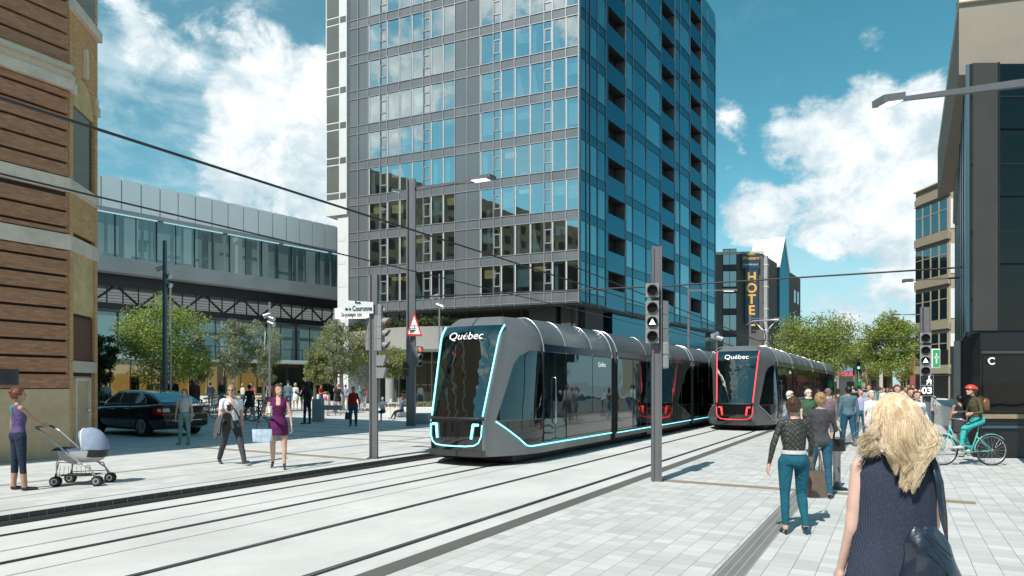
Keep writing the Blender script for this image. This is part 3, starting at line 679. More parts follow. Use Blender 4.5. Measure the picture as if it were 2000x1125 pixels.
# ---------------------------------------------------------------- hotel
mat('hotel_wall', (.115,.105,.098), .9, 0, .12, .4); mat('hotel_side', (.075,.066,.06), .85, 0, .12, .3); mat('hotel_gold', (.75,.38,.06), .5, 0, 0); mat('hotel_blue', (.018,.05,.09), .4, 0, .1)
glass('glass_hotel', (.08,.12,.13), (.55,.68,.72), .4, .04, .05, .3)
hc = Vector((33.9, 90)); hdl = Vector((-.995,.10)).normalized(); HA = Face(hc-Vector(hdl)*0, (-hdl[0],-hdl[1])); HA = Face(hc+hdl*26, (-hdl[0],-hdl[1])); HS = Face(hc, (.558,.83)); HH = CH+256/F*90
hotel = thing('hotel_building', 'dark grey hotel with a tall vertical letter sign and a pointed white gable', 'building', (33.9, 90, 0))
he = hc+Vector((.558,.83))*25.5
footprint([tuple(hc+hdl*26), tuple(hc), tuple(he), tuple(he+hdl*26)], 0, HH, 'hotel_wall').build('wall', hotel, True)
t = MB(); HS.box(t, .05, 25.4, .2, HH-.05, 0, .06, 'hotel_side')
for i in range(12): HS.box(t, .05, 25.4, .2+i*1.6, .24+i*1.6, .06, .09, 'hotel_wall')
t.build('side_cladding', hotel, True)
HA.box(MB(), 0, 26.1, HH, HH+.35, -.4, .15, 'stone_trim').build('parapet', hotel, True)
for k in range(6):
    for px in (1425, 1385, 1345):
        s = HA.at(px)-.85; z = CH+(752-537-43*(k-1))/F*90 - 1.5
        if z < .5 : continue
        f_ = MB(); HA.box(f_, s-.05, s+1.75, z-.9, z+2.15, .0, .05, 'black'); HA.box(f_, s, s+1.7, z, z+2.05, .04, .07, 'glass_hotel'); HA.box(f_, s+.82, s+.88, z, z+2.05, .06, .1, 'black'); f_.build('window', hotel, True)
sg = MB(); s0 = HA.at(1453); s1 = HA.at(1478); HA.box(sg, s0, s1, CH+(752-632)/F*90, CH+(752-527)/F*90, .3, .65, 'hotel_blue'); sgo = sg.build('vertical_sign', hotel, True)
for i, c in enumerate('HOTEL'):
    p = HA.p((s0+s1)/2, CH+(752-(543+21.5*i))/F*90, .67)
    text_mesh(c, 1.75, 'letter', 'hotel_gold', sgo, frame(p, HA.d, (0,0,1)), .03, world=True, bold=.05)
tb = MB(); s0 = HA.at(1447); s1 = HA.at(1481); HA.box(tb, s0, s1, CH+(752-526)/F*90, CH+(752-496)/F*90, .3, .6, 'hotel_blue'); tbo = tb.build('top_sign', hotel, True)
p = HA.p((s0+s1)/2, CH+(752-501)/F*90, .62); text_mesh('Best\nWestern', .62, 'lettering', 'hotel_gold', tbo, frame(p, HA.d, (0,0,1)), .02, world=True, bold=.01)
p = HA.p((s0+s1)/2, CH+(752-518)/F*90, .62); text_mesh('CENTRE-VILLE', .30, 'lettering', 'sign_white', tbo, frame(p, HA.d, (0,0,1)), .02, world=True)
# pale gable that rises over the side
gz = CH+(752-462)/F*92; ga0 = 8.5; ga1 = 14.8
tri = MB(); tri.prism([HS.p(ga0, 1, .12), HS.p(ga1, 1, .12), HS.p(ga1, HH-.5, .12), HS.p((ga0+ga1)/2, gz+.9, .12), HS.p(ga0, HH-.5, .12)], HS.n*.25, 'panel_blue'); tri.build('gable_glazing', hotel, True)
rf = MB(); apex = HS.p((ga0+ga1)/2, gz+1.3, .5); a_ = HS.p(ga0-.3, HH-.6, .5); b_2 = HS.p(ga1+.3, HH-.6, .5); off_ = HS.n*-4.5
rf.hexa([a_, a_+off_, apex+off_, apex, a_+Vector((0,0,.3)), a_+off_+Vector((0,0,.3)), apex+off_+Vector((0,0,.3)), apex+Vector((0,0,.3))], 'bay_white')
rf.hexa([b_2, b_2+off_, apex+off_, apex, b_2+Vector((0,0,.3)), b_2+off_+Vector((0,0,.3)), apex+off_+Vector((0,0,.3)), apex+Vector((0,0,.3))], 'bay_white'); rf.build('gable_roof', hotel, True)
for s in (20, 22.5):
    for z in (7, 11, 15): HS.box(MB(), s, s+1.2, z, z+2, .06, .12, 'glass_hotel').build('side_window', hotel, True)
pv = MB(); HS.box(pv, .3, 1.0, 4, HH-.2, .06, .5, 'conc_grey')
for i in range(5): HS.box(pv, .25, 1.1, 6+i*3, 6.12+i*3, .06, .56, 'bay_white')
pv.build('downpipe_bay', hotel, True)

# ---------------------------------------------------------------- beige office at the right
concrete('beige_stone', (.36,.30,.215), .1, sc=.6)
glass('glass_office', (.015,.035,.04), (.30,.45,.50), .35, .02, .08, .5)
oc = Vector((39.0,59.4)); od = Vector((-.054,1)).normalized(); OF = Face(oc, od, True); OE = oc+od*4.5; office = thing('beige_office_building', 'beige stone office block with rows of dark windows beside the dark glass building', 'building', (39.0,59.4,0))
OT = CH+404/F*59.4; footprint([tuple(oc), tuple(oc+od*4.5), tuple(oc+od*4.5+Vector((14,.5))), tuple(oc+Vector((14,.5)))], .0, OT-.1, 'beige_stone').build('wall', office, True)
OS = Face(oc, (1,.04)); zw = [CH+(752-y)/F*59.4 for y in (430,443.6)]
for k in range(5):
    zb = OF.zat(1855, 445+88*k) ; zt2 = OF.zat(1855, 387+88*k)
    OF.box(MB(), -.05, 4.52, zt2+.25, zt2+.33, -.1, .12, 'graphite').build('groove_shadow_bar', office, True)  # dark graphite bar stands in for the shadow line of a groove
    OF.box(MB(), -.12, 4.55, zb-.9, zb-.15, -.1, .14, 'beige_stone').build('stone_band', office, True)
    OF.box(MB(), -.12, 4.55, zt2+.42, zt2+1.0, -.1, .10, 'beige_stone').build('stone_band', office, True)
    for j in range(4):
        a = .15+j*1.12; w = MB(); OF.quad(w, a, a+1.0, zb, zb+1.75, .02, 'glass_office'); OF.quad(w, a, a+1.0, zb+1.85, zt2+.05, .02, 'glass_office'); OF.box(w, a-.05, a+.02, zb-.1, zt2+.1, .0, .07, 'beige_stone'); OF.box(w, a, a+1, zb+1.76, zb+1.84, 0, .06, 'beige_stone'); w.build('window', office, True)
    w = MB(); OS.quad(w, .1, .75, zb, zt2, .06, 'conc_light'); OS.box(w, .8, 2.5, zb, zt2, .0, .05, 'glass_office'); w.build('corner_glazing', office, True)
OF.box(MB(), -.2, 4.6, OT-.1, OT, -.3, .2, 'beige_stone').build('cornice', office, True)
OF.box(MB(), .1, 4.4, .3, 4.9, -.01, .08, 'black').build('shop_front', office, True); OS.box(MB(), .1, 8, .3, 5.2, 0, .08, 'black').build('side_shop_front', office, True)
# green cross pharmacy-like sign
sgn = MB(); p = W(1827, 700, 52); sgn.bbox((p.x-.33,p.y-.1,p.z-.75), (p.x+.33,p.y+.1,p.z+.75), .06, 'white_paint'); mat('sign_green', (.03,.33,.10), .5, 0, 0)
sgn.bbox((p.x-.27,p.y-.12,p.z-.68), (p.x+.27,p.y-.09,p.z+.68), .01, 'sign_green'); sgn.box((p.x-.05,p.y-.14,p.z-.4), (p.x+.05,p.y-.12,p.z+.4), 'white_paint'); sgn.box((p.x-.17,p.y-.14,p.z+.02), (p.x+.17,p.y-.12,p.z+.12), 'white_paint')
sgn.box((p.x-.02,p.y-.02,p.z+.75), (p.x+.02,p.y+7.3,p.z+.8), 'black')
tag(sgn.build('projecting_sign'), 'green and white projecting sign with a pale cross on the beige office', 'sign')

# ---------------------------------------------------------------- dark glass building at the right edge
glass('glass_dark', (.006,.006,.007), (.17,.15,.135), .22, .03, .12, .5, tr=(.2,.2,.2)); mat('teal_panel', (.03,.09,.12), .35, .1, .2, .6, spec=.6); concrete('slab_beige', (.30,.265,.215), .1, sc=.4); mat('grey_green', (.09,.11,.105), .6, 0, .1)
mat('pilaster_dark', (.045,.042,.038), .5, 0, .2, .6); dk = thing('dark_glass_building', 'black glass corner building with teal side wall and beige crown at the right edge', 'building', (11, 16, 0))
A = Vector((11.0,16.0)); DS = Face(A, (8.5,13.2), True); DF = Face(A, (1,-.02)); zlo = CH+104/F*16; zhi = CH+627/F*16
footprint([tuple(A), (19.5,29.2), (34,29.0), (34,15.6)], zlo, zhi, 'black').build('upper_block', dk, True)
DSL = (Vector((19.5,29.2))-A).length
t = MB(); DS.box(t, 0, DSL, zlo, zhi, 0, .06, 'teal_panel'); [DS.box(t, i*2.1+.02, i*2.1+.05, zlo+.1, zhi, .06, .08, 'mullion_dark') for i in range(8)]; t.build('teal_side_wall', dk, True)
footprint([(11.02,16.03),(19.5,29.15),(33.9,28.95),(33.9,15.65)], zlo-.04, zlo-.003, 'teal_panel').build('soffit', dk, True)
DF.box(MB(), .02, .60, zlo+.02, zhi-.02, 0, .10, 'pilaster_dark').build('stone_pilaster', dk, True)
for i in range(10):
    w = MB()
    for j in range(4):
        h = (zhi-zlo)/4; DF.quad(w, i*2.3+.03, i*2.3+2.27, zlo+j*h+.03, zlo+(j+1)*h-.03, .06, 'glass_dark'); DF.box(w, i*2.3+(.62 if i == 0 else 1.13), i*2.3+(.66 if i == 0 else 1.16), zlo+j*h, zlo+(j+1)*h, .05, .09, 'black'); DF.box(w, i*2.3, i*2.3+2.3, zlo+j*h+h*.48, zlo+j*h+h*.5, .05, .08, 'black')
    w.build('dark_pane', dk, True)
# crown: leaning beige slab behind and above
cr = MB(); d1 = 16.6
a = W(1873, 8, d1); b = W(2100, -60, d1*.97); zc1 = W(1868, 130, d1).z
cr.hexa([Vector((a.x,a.y,zhi+.02)), Vector((b.x+4,b.y,zhi+.02)), Vector((b.x+4,b.y+9,zhi+.02)), Vector((a.x+6.5,a.y+11,zhi+.02)), Vector((a.x,a.y,a.z)), Vector((b.x+4,b.y,b.z)), Vector((b.x+4,b.y+9,b.z)), Vector((a.x+6.5,a.y+11,a.z))], 'slab_beige'); cr.build('crown', dk, True)
cr = MB(); cr.hexa([Vector((a.x-.05,a.y-.08,a.z)), Vector((b.x+4,b.y-.08,b.z)), Vector((b.x+4,b.y+9,b.z)), Vector((a.x+6.5,a.y+11,a.z)), Vector((a.x-.05,a.y-.08,a.z+.3)), Vector((b.x+4,b.y-.08,b.z+.3)), Vector((b.x+4,b.y+9,b.z+.3)), Vector((a.x+6.5,a.y+11,a.z+.3))], 'stone_pale'); cr.build('crown_cornice', dk, True)
# beige fin between crown and teal wall
p0 = W(1868,0,24); p1 = W(1891,0,17.0); p2 = W(1868,440,25); p3 = W(1860,436,25.5)
fn = MB(); fn.hexa([W(1861,436,25.5), W(1869,440,25.0), Vector(W(1869,440,25.0))+Vector((1,.5,0)), Vector(W(1861,436,25.5))+Vector((1,1,0)), W(1868,4,25.5), W(1893,4,18.5), Vector(W(1893,4,18.5))+Vector((1,.5,0)), Vector(W(1868,4,25.5))+Vector((1,1,0))], 'slab_beige'); fn.build('beige_fin', dk, True)
# recessed ground floor
B0 = G(1896, 812); gA = Vector((13.2, 19.4)); GFc = Face(gA, (1,-.02))
footprint([(13.6,20.0),(19.6,28.8),(34,28.8),(34,15.9),(14.6,16.2)], 0, zlo-.03, 'grey_green').build('ground_wall', dk, True)
DFg = Face(Vector((14.62-.0,16.18)), (-1.0,3.8)); 
t = MB(); q0 = W(1958, 900, 15.2); q1 = W(2070, 900, 15.0)
FG = Face(Vector((q0.x, 15.9)), (1,-.03)); FG.box(t, 0, 14, 0, zlo-.04, -.3, -.02, 'black'); FG.box(t, 0, 14, .95, 1.05, -.02, .04, 'tan_strip'); FG.box(t, 0, 14, .72, .78, -.02, .04, 'teal_panel'); FG.box(t, 0, 14, 2.5, 2.56, -.02, .04, 'graphite'); t.build('shop_frame', dk, True)
for i in range(5): FG.quad(MB(), i*2+.05, i*2+1.95, 1.1, 2.45, .0, 'glass_dark').build('shop_window', dk, True)
text_mesh('C', .24, 'letter', 'sign_white', dk, frame(FG.p(.22, FG.zat(1980,706), .03), FG.d, (0,0,1)), .01, world=True, bold=.006)
t = MB(); t.box((12.05,17.4,0), (12.45,17.8,zlo-.02), 'dark_metal'); t.build('steel_column', dk, True)
t = MB(); gw = Face(Vector((13.45,18.6)), (1,-.02)); gw.box(t, -.9, 2.3, 0, zlo-.03, -.3, 0, 'grey_green'); gw.box(t, .35, 1.35, 1.2, 2.1, 0, .02, 'glass_office'); gw.box(t, -.9, 2.3, 1.08, 1.14, 0, .05, 'alu'); t.build('entrance_wall', dk, True)
mat('rust_red', (.22,.04,.03), .6, 0, .1); t = MB(); t.prism([gw.p(-.3,2.35,.02), gw.p(1.9,2.35,.02), gw.p(1.9,2.75,.02)], gw.n*.03, 'rust_red'); t.build('red_panel', dk, True)
# low white wall in front of the office
lw = MB(); p = G(1822, 800); q = G(1900, 815)
lw.hexa([(17.5,26.5,0),(24,26.8,0),(24,30,0),(23.5,40,0),(17.5,26.5,.85),(24,26.8,.95),(24,30,.95),(23.5,40,1.05)], 'conc_light'); tag(lw.build('low_wall'), 'low white wall running back from the cyclist toward the beige office', 'wall')
# ---------------------------------------------------------------- trams
m_, nt_, b_ = newmat('tram_silver'); co_ = coords(nt_)
L(nt_, mixc(nt_, mrange(nt_, noise(nt_, co_, .8, 4), .3, .7), (.15,.155,.16), (.19,.195,.20)), b_.inputs['Base Color']); b_.inputs['Metallic'].default_value = .45; b_.inputs['Roughness'].default_value = .42; b_.inputs['Coat Weight'].default_value = .15; bump(nt_, b_, noise(nt_, co_, 1.5, 2), .05, .05)
mat('tram_roof', (.085,.09,.095), .45, .4, .08, .8); mat('tram_band', (.01,.03,.06), .15, .2, .1, 1); mat('tram_seam', (.62,.62,.62), .3, .8, 0); mat('tram_black', (.008,.008,.009), .1, 0, 0, coat=1); mat('bellows', (.012,.012,.013), .6, 0, 0); mat('tram_under', (.03,.03,.032), .7, 0, .2)
glass('glass_front', (.02,.05,.06), (.42,.50,.50), .24, .015, .22, 1.4, tr=(.16,.22,.22)); glass('glass_tram', (.015,.03,.035), (.26,.33,.35), .26, .03, .10, .9, tr=(.20,.25,.26)); mat('seat_blue', (.03,.08,.16), .8, 0, 0); mat('tram_inner', (.30,.31,.31), .7, 0, .1)
TW = 1.33
def wz(z):
    if z < 2.55: return TW - .05*max(0, .9-z)
    t = min(1, (z-2.55)/.75); return TW-.50*(1-math.sqrt(max(0,1-t*t)))-.06*t
def xnz(z):
    if z < 1.0: return .10*(1.0-z)**2*0+.05*abs(z-.6)
    t = (z-1.0)/2.3; x = .02+.62*t; 
    if z > 2.75: x += .9*((z-2.75)/.55)**2*.42
    return x
def wnz(z): return .66+.13*max(0,(z-1)/2.1)
def outline(z, back, n=12, off=0.0):
    """half outline of the nose from its middle to the side, at height z (local x runs back from the nose, y is the side)"""
    w = wz(z); xn = xnz(z); wn = min(wnz(z), w*.6); pts = []
    for i in range(5): y = wn*i/4; pts.append((xn+.10*(y/.7)**2, y))
    x0 = xn+.10*(wn/.7)**2; wc = min(wn+.07, w*.9)
    for i in range(1, 4): a = math.pi/2*i/3; pts.append((x0+.10*(1-math.cos(a)), wn+(wc-wn)*math.sin(a)))
    for i in range(1, n+1):
        t = i/n; pts.append((x0+.10+1.55*t, wc+(w-wc)*(1-(1-t)**2.0)))
    pts.append((back, w)); return pts
def tram_pt(z, y, off=.01):
    """point on the nose front at side offset y"""
    return Vector((xnz(z)+.10*(y/.7)**2-off, y, z))
ZS = [.22,.34,.5,.75,1.0,1.02,1.4,1.9,2.4,2.55,2.75,2.9,3.02,3.12,3.2,3.26,3.29]
def make_tram(led, loc, label, nsec, group, seclen=7.9, panto=False):
    t = thing('tram', label, 'tram', loc, R(60), group)
    cab_len = 5.8
    mb = MB(); rings = []
    for z in ZS:
        h = outline(z, cab_len); ring = [Vector((x,-y,z)) for x, y in h]+[Vector((x,y,z)) for x, y in reversed(h[1:])]; rings.append(ring)
    mb.loft(rings, 'tram_silver'); shell = mb.build('cab_shell', t)
    # windscreen and lower front panel follow the nose
    def patch(z0, z1, k, m, name, ws=1.0, off=.012, nz=10, ny=8):
        p = MB(); rg = []
        for i in range(nz+1):
            z = z0+(z1-z0)*i/nz; wn = wnz(z)*ws*k(z); rg.append([tram_pt(z, -wn+2*wn*j/ny, off) for j in range(ny+1)])
        p.loft(rg, m, caps=False, closed=False); return p.build(name, t, fix=False)
    ws_ = patch(1.06, 3.08, lambda z: .98, 'glass_front', 'windscreen', nz=22)
    lp = patch(.36, .99, lambda z: 1.0, 'tram_black', 'front_panel', off=.014)
    p = MB(); p.tube([tram_pt(1.03, -.70+i*.175, .02) for i in range(9)], .02, 'black', 6); p.build('front_seam', t)
    lo_ = MB(); lo_.loft([[tram_pt(z, -.74+j*.185, .02) for j in range(9)] for z in (.22,.29,.355)], 'tram_under', caps=False, closed=False); lo_.build('lower_grille', t)
    for sgn in (-1, 1):
        e = MB(); e.tube([tram_pt(z, sgn*wnz(z)*1.0, .02) for z in [1.08+i*.1 for i in range(21)]], .018, led, 6); e.build('light_line', t)
        h = MB(); h.tube([tram_pt(.90, sgn*.60, .035), tram_pt(.90, sgn*.46, .035)], .028, led, 4); h.tube([tram_pt(.90, sgn*.48, .035), tram_pt(.60, sgn*.44, .035)], .034, led, 4); h.build('headlight', t)
    u_ = MB(); path = [(.90,-.67),(.66,-.66),(.52,-.60),(.46,-.50),(.44,-.3),(.44,0),(.44,.3),(.46,.50),(.52,.60),(.66,.66),(.90,.67)]
    u_.tube([tram_pt(z, y, .03) for z, y in path], .014, led, 6); u_.build('light_line', t)
    # destination lettering
    z = 2.83; f = frame(tram_pt(z, 0, .045), (0,-1,0), (tram_pt(3.0,0,0)-tram_pt(2.7,0,0)))
    text_mesh('Québec', .27, 'destination_lettering', 'sign_white', t, f, .004, sx=1.05)
    # cab side: dark glazing behind a raked edge, light line along the bottom
    for sgn in (-1, 1):
        y = sgn*(TW+.008)
        g_ = MB(); pl = [(1.95,1.0),(2.2,1.0),(2.75,1.0),(2.75,2.52),(2.5,2.52),(2.35,2.46),(2.2,2.3),(2.1,2.0),(2.0,1.5)]
        # quarter window wraps onto the corner
        q = []
        for zz in (1.0,1.3,1.6,1.9,2.2,2.4,2.52):
            hh = outline(zz, cab_len, 24); x0 = .36+.62*(zz-1.0)/1.5+ (.30 if zz > 2.45 else .08 if zz > 2.3 else 0)
            row = []
            for j in range(9):
                x = x0+(1.62-x0)*j/8
                for (xa,ya),(xb,yb) in zip(hh, hh[1:]):
                    if xa <= x <= xb: yy = ya+(yb-ya)*(x-xa)/max(1e-6, xb-xa); break
                row.append(Vector((x, sgn*(yy+.012), zz)))
            q.append(row)
        g_.loft(q, 'glass_tram', caps=False, closed=False); g_.build('cab_side_window', t)
        wedge = MB()
        wq = []
        for zz in (.42,.6,.8,.97):
            hh = outline(zz, cab_len, 24); x0 = 1.06-(zz-.42)*1.30; row = []
            for j in range(7):
                x = x0+(1.62-x0)*j/6
                for (xa,ya),(xb,yb) in zip(hh, hh[1:]):
                    if xa <= x <= xb: yy = ya+(yb-ya)*(x-xa)/max(1e-6, xb-xa); break
                row.append(Vector((x, sgn*(yy+.012), zz)))
            wq.append(row)
        wedge.loft(wq, 'tram_black', caps=False, closed=False); wedge.build('side_skirt_panel', t)
        e = MB(); e.tube([r_[0]+Vector((0,sgn*.012,0)) for r_ in reversed(wq)]+[Vector((1.06,sgn*(TW+.0),.41)), Vector((cab_len,sgn*(TW+.0),.41))], .016, 'led_cyan' if led == 'led_cyan' else 'tram_seam', 6); e.build('side_light_line', t)
        # doors and side windows
        def pane(x0, x1, z0, z1, m, name, par=t):
            b2 = MB(); b2.box((x0,sgn*TW-.0,z0), (x1,sgn*(TW+.014),z1), m); return b2.build(name, par)
        d = pane(1.65,2.20,.46,2.50,'glass_tram','door'); pane(2.23,2.78,.46,2.50,'glass_tram','door')
        b2 = MB(); b2.tube([(2.14,sgn*(TW+.035),.85),(2.14,sgn*(TW+.06),.9),(2.14,sgn*(TW+.06),1.9),(2.14,sgn*(TW+.035),1.95)], .014, 'chrome', 6); b2.build('handle', d)
        pane(2.84,4.38,1.05,2.50,'glass_tram','window'); pane(4.42,5.74,1.05,2.50,'glass_tram','window')
        pane(2.84,5.74,.46,1.02,'tram_black','lower_panel'); b2 = MB()
        for x in (1.635,2.215,2.81,4.40): b2.box((x-.012,sgn*TW,.46), (x+.012,sgn*(TW+.012),2.5), 'black')
        b2.box((1.65,sgn*(TW-.02),2.52), (5.76,sgn*(TW+.012),2.68), 'tram_band'); b2.build('window_band', t)
    f = frame((5.05,-(TW+.02),2.30), (1,0,0), (0,0,1)); text_mesh('Québec', .17, 'side_lettering', 'sign_lit', t, f, .003)
    # roof seams over the cab
    def seam(x, name='roof_seam', m='tram_seam', r=.014):
        pts = [Vector((x,-TW-.002,2.5))]+[Vector((x,-wz(z)-.004,z+.003)) for z in (2.6,2.75,2.9,3.02,3.12,3.2,3.26,3.29)]+[Vector((x,wz(z)+.004,z+.003)) for z in (3.29,3.26,3.2,3.12,3.02,2.9,2.75,2.6)]+[Vector((x,TW+.002,2.5))]
        MB().tube(pts, r, m, 6).build(name, t)
    for x in (1.64, 2.81, 4.40): seam(x)
    # dark roof sheet from the windscreen top back
    # cars behind, joined by bellows
    x = cab_len
    prof = [(TW-.05,.24),(TW,.9)]+[(wz(z), z) for z in (2.5,2.66,2.8,2.92,3.02,3.12,3.2,3.26,3.30)]
    prof = [(-a, b) for a, b in prof]+[(a, b) for a, b in reversed(prof)]
    for k in range(nsec):
        bl = MB(); pr2 = [(a*.93, .3+(b-.24)*.975) for a, b in prof]
        rg = []
        for j in range(9): s_ = 1.0 if j % 2 == 0 else .965; rg.append([Vector((x+.02+j*.045, a*s_, b if b > 1 else b)) for a, b in pr2])
        bl.loft(rg, 'bellows'); bl.build('bellows', t)
        seam(x+.0, 'end_rib', 'tram_seam', .028); x += .40; seam(x+.03, 'end_rib', 'tram_seam', .028)
        ln = seclen if k < nsec-1 else seclen*.8
        last = k == nsec-1
        rg = [[Vector((x,a,b)) for a, b in prof], [Vector((x+ln,a,b)) for a, b in prof]]
        if last: rg += [[Vector((x+ln+.5,a*.9,b*.985)) for a, b in prof], [Vector((x+ln+.8,a*.6,b*.95)) for a, b in prof]]
        sb = MB(); sb.loft(rg, 'tram_roof', smooth=False); sb.build('car_shell', t)
        for sgn in (-1, 1):
            n_ = 6; wd_ = ln/n_
            for j in range(n_):
                a = x+j*wd_+.04; b = x+(j+1)*wd_-.04; isd = j in (1, 4)
                b2 = MB(); b2.box((a,sgn*(TW-.01),.46 if isd else 1.02), (b,sgn*(TW+.012),2.5), 'glass_tram')
                if isd: b2.box(((a+b)/2-.012,sgn*(TW-.01),.46), ((a+b)/2+.012,sgn*(TW+.018),2.5), 'black')
                b2.build('door' if isd else 'window', t)
                if not isd: MB().box((a,sgn*(TW-.02),.46), (b,sgn*(TW+.010),.99), 'tram_black').build('lower_panel', t)
            b2 = MB(); b2.box((x,sgn*(TW-.02),.38), (x+ln,sgn*(TW+.006),2.54), 'black'); b2.box((x,sgn*(TW-.02),2.55), (x+ln,sgn*(TW+.014),2.70), 'tram_band'); b2.build('side_frame', t)
            b2 = MB(); b2.tube([(x,sgn*(TW+.006),.39),(x+ln,sgn*(TW+.006),.39)], .016, 'led_cyan' if led == 'led_cyan' else 'tram_seam', 6); b2.build('side_light_line', t)
        for q in (.33, .67): seam(x+ln*q, 'roof_seam', 'tram_seam', .010)
        x += ln
    un = MB(); un.box((.9,-.95,.06), (x,.95,.30), 'tram_under')
    for xx in [2.2,3.7]+[9+i*8.3+j for i in range(nsec-1) for j in (0,1.8)]:
        for sgn in (-1, 1): un.cyl((xx,sgn*.66,.3), (xx,sgn*.78,.3), .30, 'tram_under', n=20)
    un.build('underframe', t)
    dk_ = MB(); dk_.box((9,-TW+.2,.16), (10.3,-TW+.05,.3), 'black'); dk_.build('step_box', t)
    if panto:
        pn = MB(); X = 7.0; pn.tube([(X,-.3,3.3),(X+1.1,-.15,4.05),(X-.0,-.1,4.75)], .03, 'graphite', 6); pn.tube([(X,.3,3.3),(X+1.1,.15,4.05),(X-.0,.1,4.75)], .03, 'graphite', 6)
        for k2 in (-.12,.12): pn.tube([(X+k2,-.85,4.62),(X+k2,-.55,4.80),(X+k2,.55,4.80),(X+k2,.85,4.62)], .022, 'alu', 6)
        pn.tube([(X,-.5,4.78),(X,-.12,4.35),(X,.12,4.35),(X,.5,4.78)], .025, 'alu', 6); pn.box((X-.6,-.5,3.28), (X+.6,.5,3.36), 'graphite'); pn.build('pantograph', t)
    return t
p1 = UV(11.78, -8.25); make_tram('led_cyan', p1, 'grey tram with glowing cyan outline lights coming toward the viewer beside the kerb', 4, 'trams')
p2 = UV(26.2, -5.36); make_tram('led_red', p2, 'grey tram with red outline lights and raised pantograph running on the nearer tracks', 3, 'trams', panto=True)

# ---------------------------------------------------------------- poles, signals, signs, lamps
def hbeam(mb, x, y, z0, z1, w, m='pole_grey', rz=0):
    c, s_ = math.cos(rz), math.sin(rz)
    def bx(a, b): 
        mb.box((x+a[0],y+a[1],z0), (x+b[0],y+b[1],z1), m, rz, (x,y))
    h = w/2; t = w*.16
    bx((-h,-h), (-h+t,h)); bx((h-t,-h), (h,h)); bx((-h+t,-h*.55), (h-t,h*.55)); return mb
def visor(mb, c, r, fwd, m, ln=.14):
    """hooded round lens looking along fwd"""
    f = Vector(fwd).normalized(); up = Vector((0,0,1)); rt = f.cross(up).normalized(); c = Vector(c)
    ring = []; n = 14
    for k, (rr_, dd) in enumerate(((r,0),(r*1.03,ln))):
        ring.append([c+f*(dd*(1 if k == 0 else 1)) + (rt*math.cos(a)+up*math.sin(a))*rr_ + (f*(-.35*ln*(1-math.sin(a))/1) if k else Vector((0,0,0))) for a in [math.pi*2*i/n for i in range(n)]])
    mb.loft(ring, m, caps=False)
    ring2 = [[p_+ (c-p_).normalized()*.008 for p_ in rg] for rg in ring]; mb.loft(ring2, m, caps=False)
def signal_head(parent, c, w, n, fwd, lit=None, m='signal_grey', name='signal_head', tri=None, pitch=None, gapafter=None, depth=.16, vis=.13):
    """a column of n round lamps; c = top centre of the front face"""
    f = Vector(fwd).normalized(); up = Vector((0,0,1)); rt = up.cross(f).normalized(); c = Vector(c); pitch = pitch or w*1.08
    mb = MB(); z = 0; cs = []
    for i in range(n):
        if gapafter is not None and i == gapafter: z += .06
        a = c-up*z; b = a-up*(pitch-.008)
        pts = [a-rt*w/2, a+rt*w/2, b+rt*w/2, b-rt*w/2]; mb.hexa([*(p_ for p_ in pts), *(p_-f*depth for p_ in pts)], m)
        cs.append(a-up*pitch/2); z += pitch
    ho = mb.build(name, parent, True)
    for i, q in enumerate(cs):
        l = MB(); col = 'lens_dark' if not (lit and i in lit) else lit[i]
        l.cyl(q, q+f*.012, w*.36, col, n=20); visor(l, q+f*.004, w*.40, f, m, vis)
        if tri == i: l.prism([q+f*.016+up*w*.27, q+f*.016-up*w*.2-rt*w*.24, q+f*.016-up*w*.2+rt*w*.24], f*.006, 'lamp_white')
        l.build('signal_lamp', ho, True)
    return ho
def floodlight(parent, p, d, s_=.2, name='floodlight'):
    p = Vector(p); d = Vector(d).normalized(); mb = MB(); mb.cyl(p-d*s_*.9, p+d*s_*.7, s_*.42, 'alu', r1=s_*.55, n=14); mb.cyl(p+d*s_*.7, p+d*s_*.72, s_*.5, 'sign_white', n=14); return mb.build(name, parent, True)
def lamp_arm(parent, a, b, w=.10, head=.62, hw=.26, nm='lamp_arm', m='pole_grey'):
    a = Vector(a); b = Vector(b); d = (b-a).normalized(); up = Vector((0,0,1)); sd_ = d.cross(up).normalized()
    mb = MB(); pts = []
    for p_, k in ((a, 1.0), (b, .45)):
        pts += [p_+sd_*w*.35*k-up*w*k*.9, p_-sd_*w*.35*k-up*w*k*.9, p_-sd_*w*.35*k+up*w*.0, p_+sd_*w*.35*k+up*w*.0]
    mb.hexa(pts, m); ao = mb.build(nm, parent, True)
    q = MB(); c = b+d*head/2-up*.03; P = []
    for z in (-.05, .07):
        for sx_, sy_ in ((-1,-1),(1,-1),(1,1),(-1,1)): P.append(c+d*head/2*sx_+sd_*hw/2*sy_+up*z)
    q.hexa(P, m); ho = q.build('lamp_head', ao, True)
    c2 = c-up*.056; e = MB(); e.hexa([c2+d*head*(.44*i)+sd_*hw*.40*j+up*k for k in (-.008, .0) for i, j in ((-1,-1),(.6,-1),(.6,1),(-1,1))], 'lamp_white'); e.build('lamp_diffuser', ho, True)
    return ao
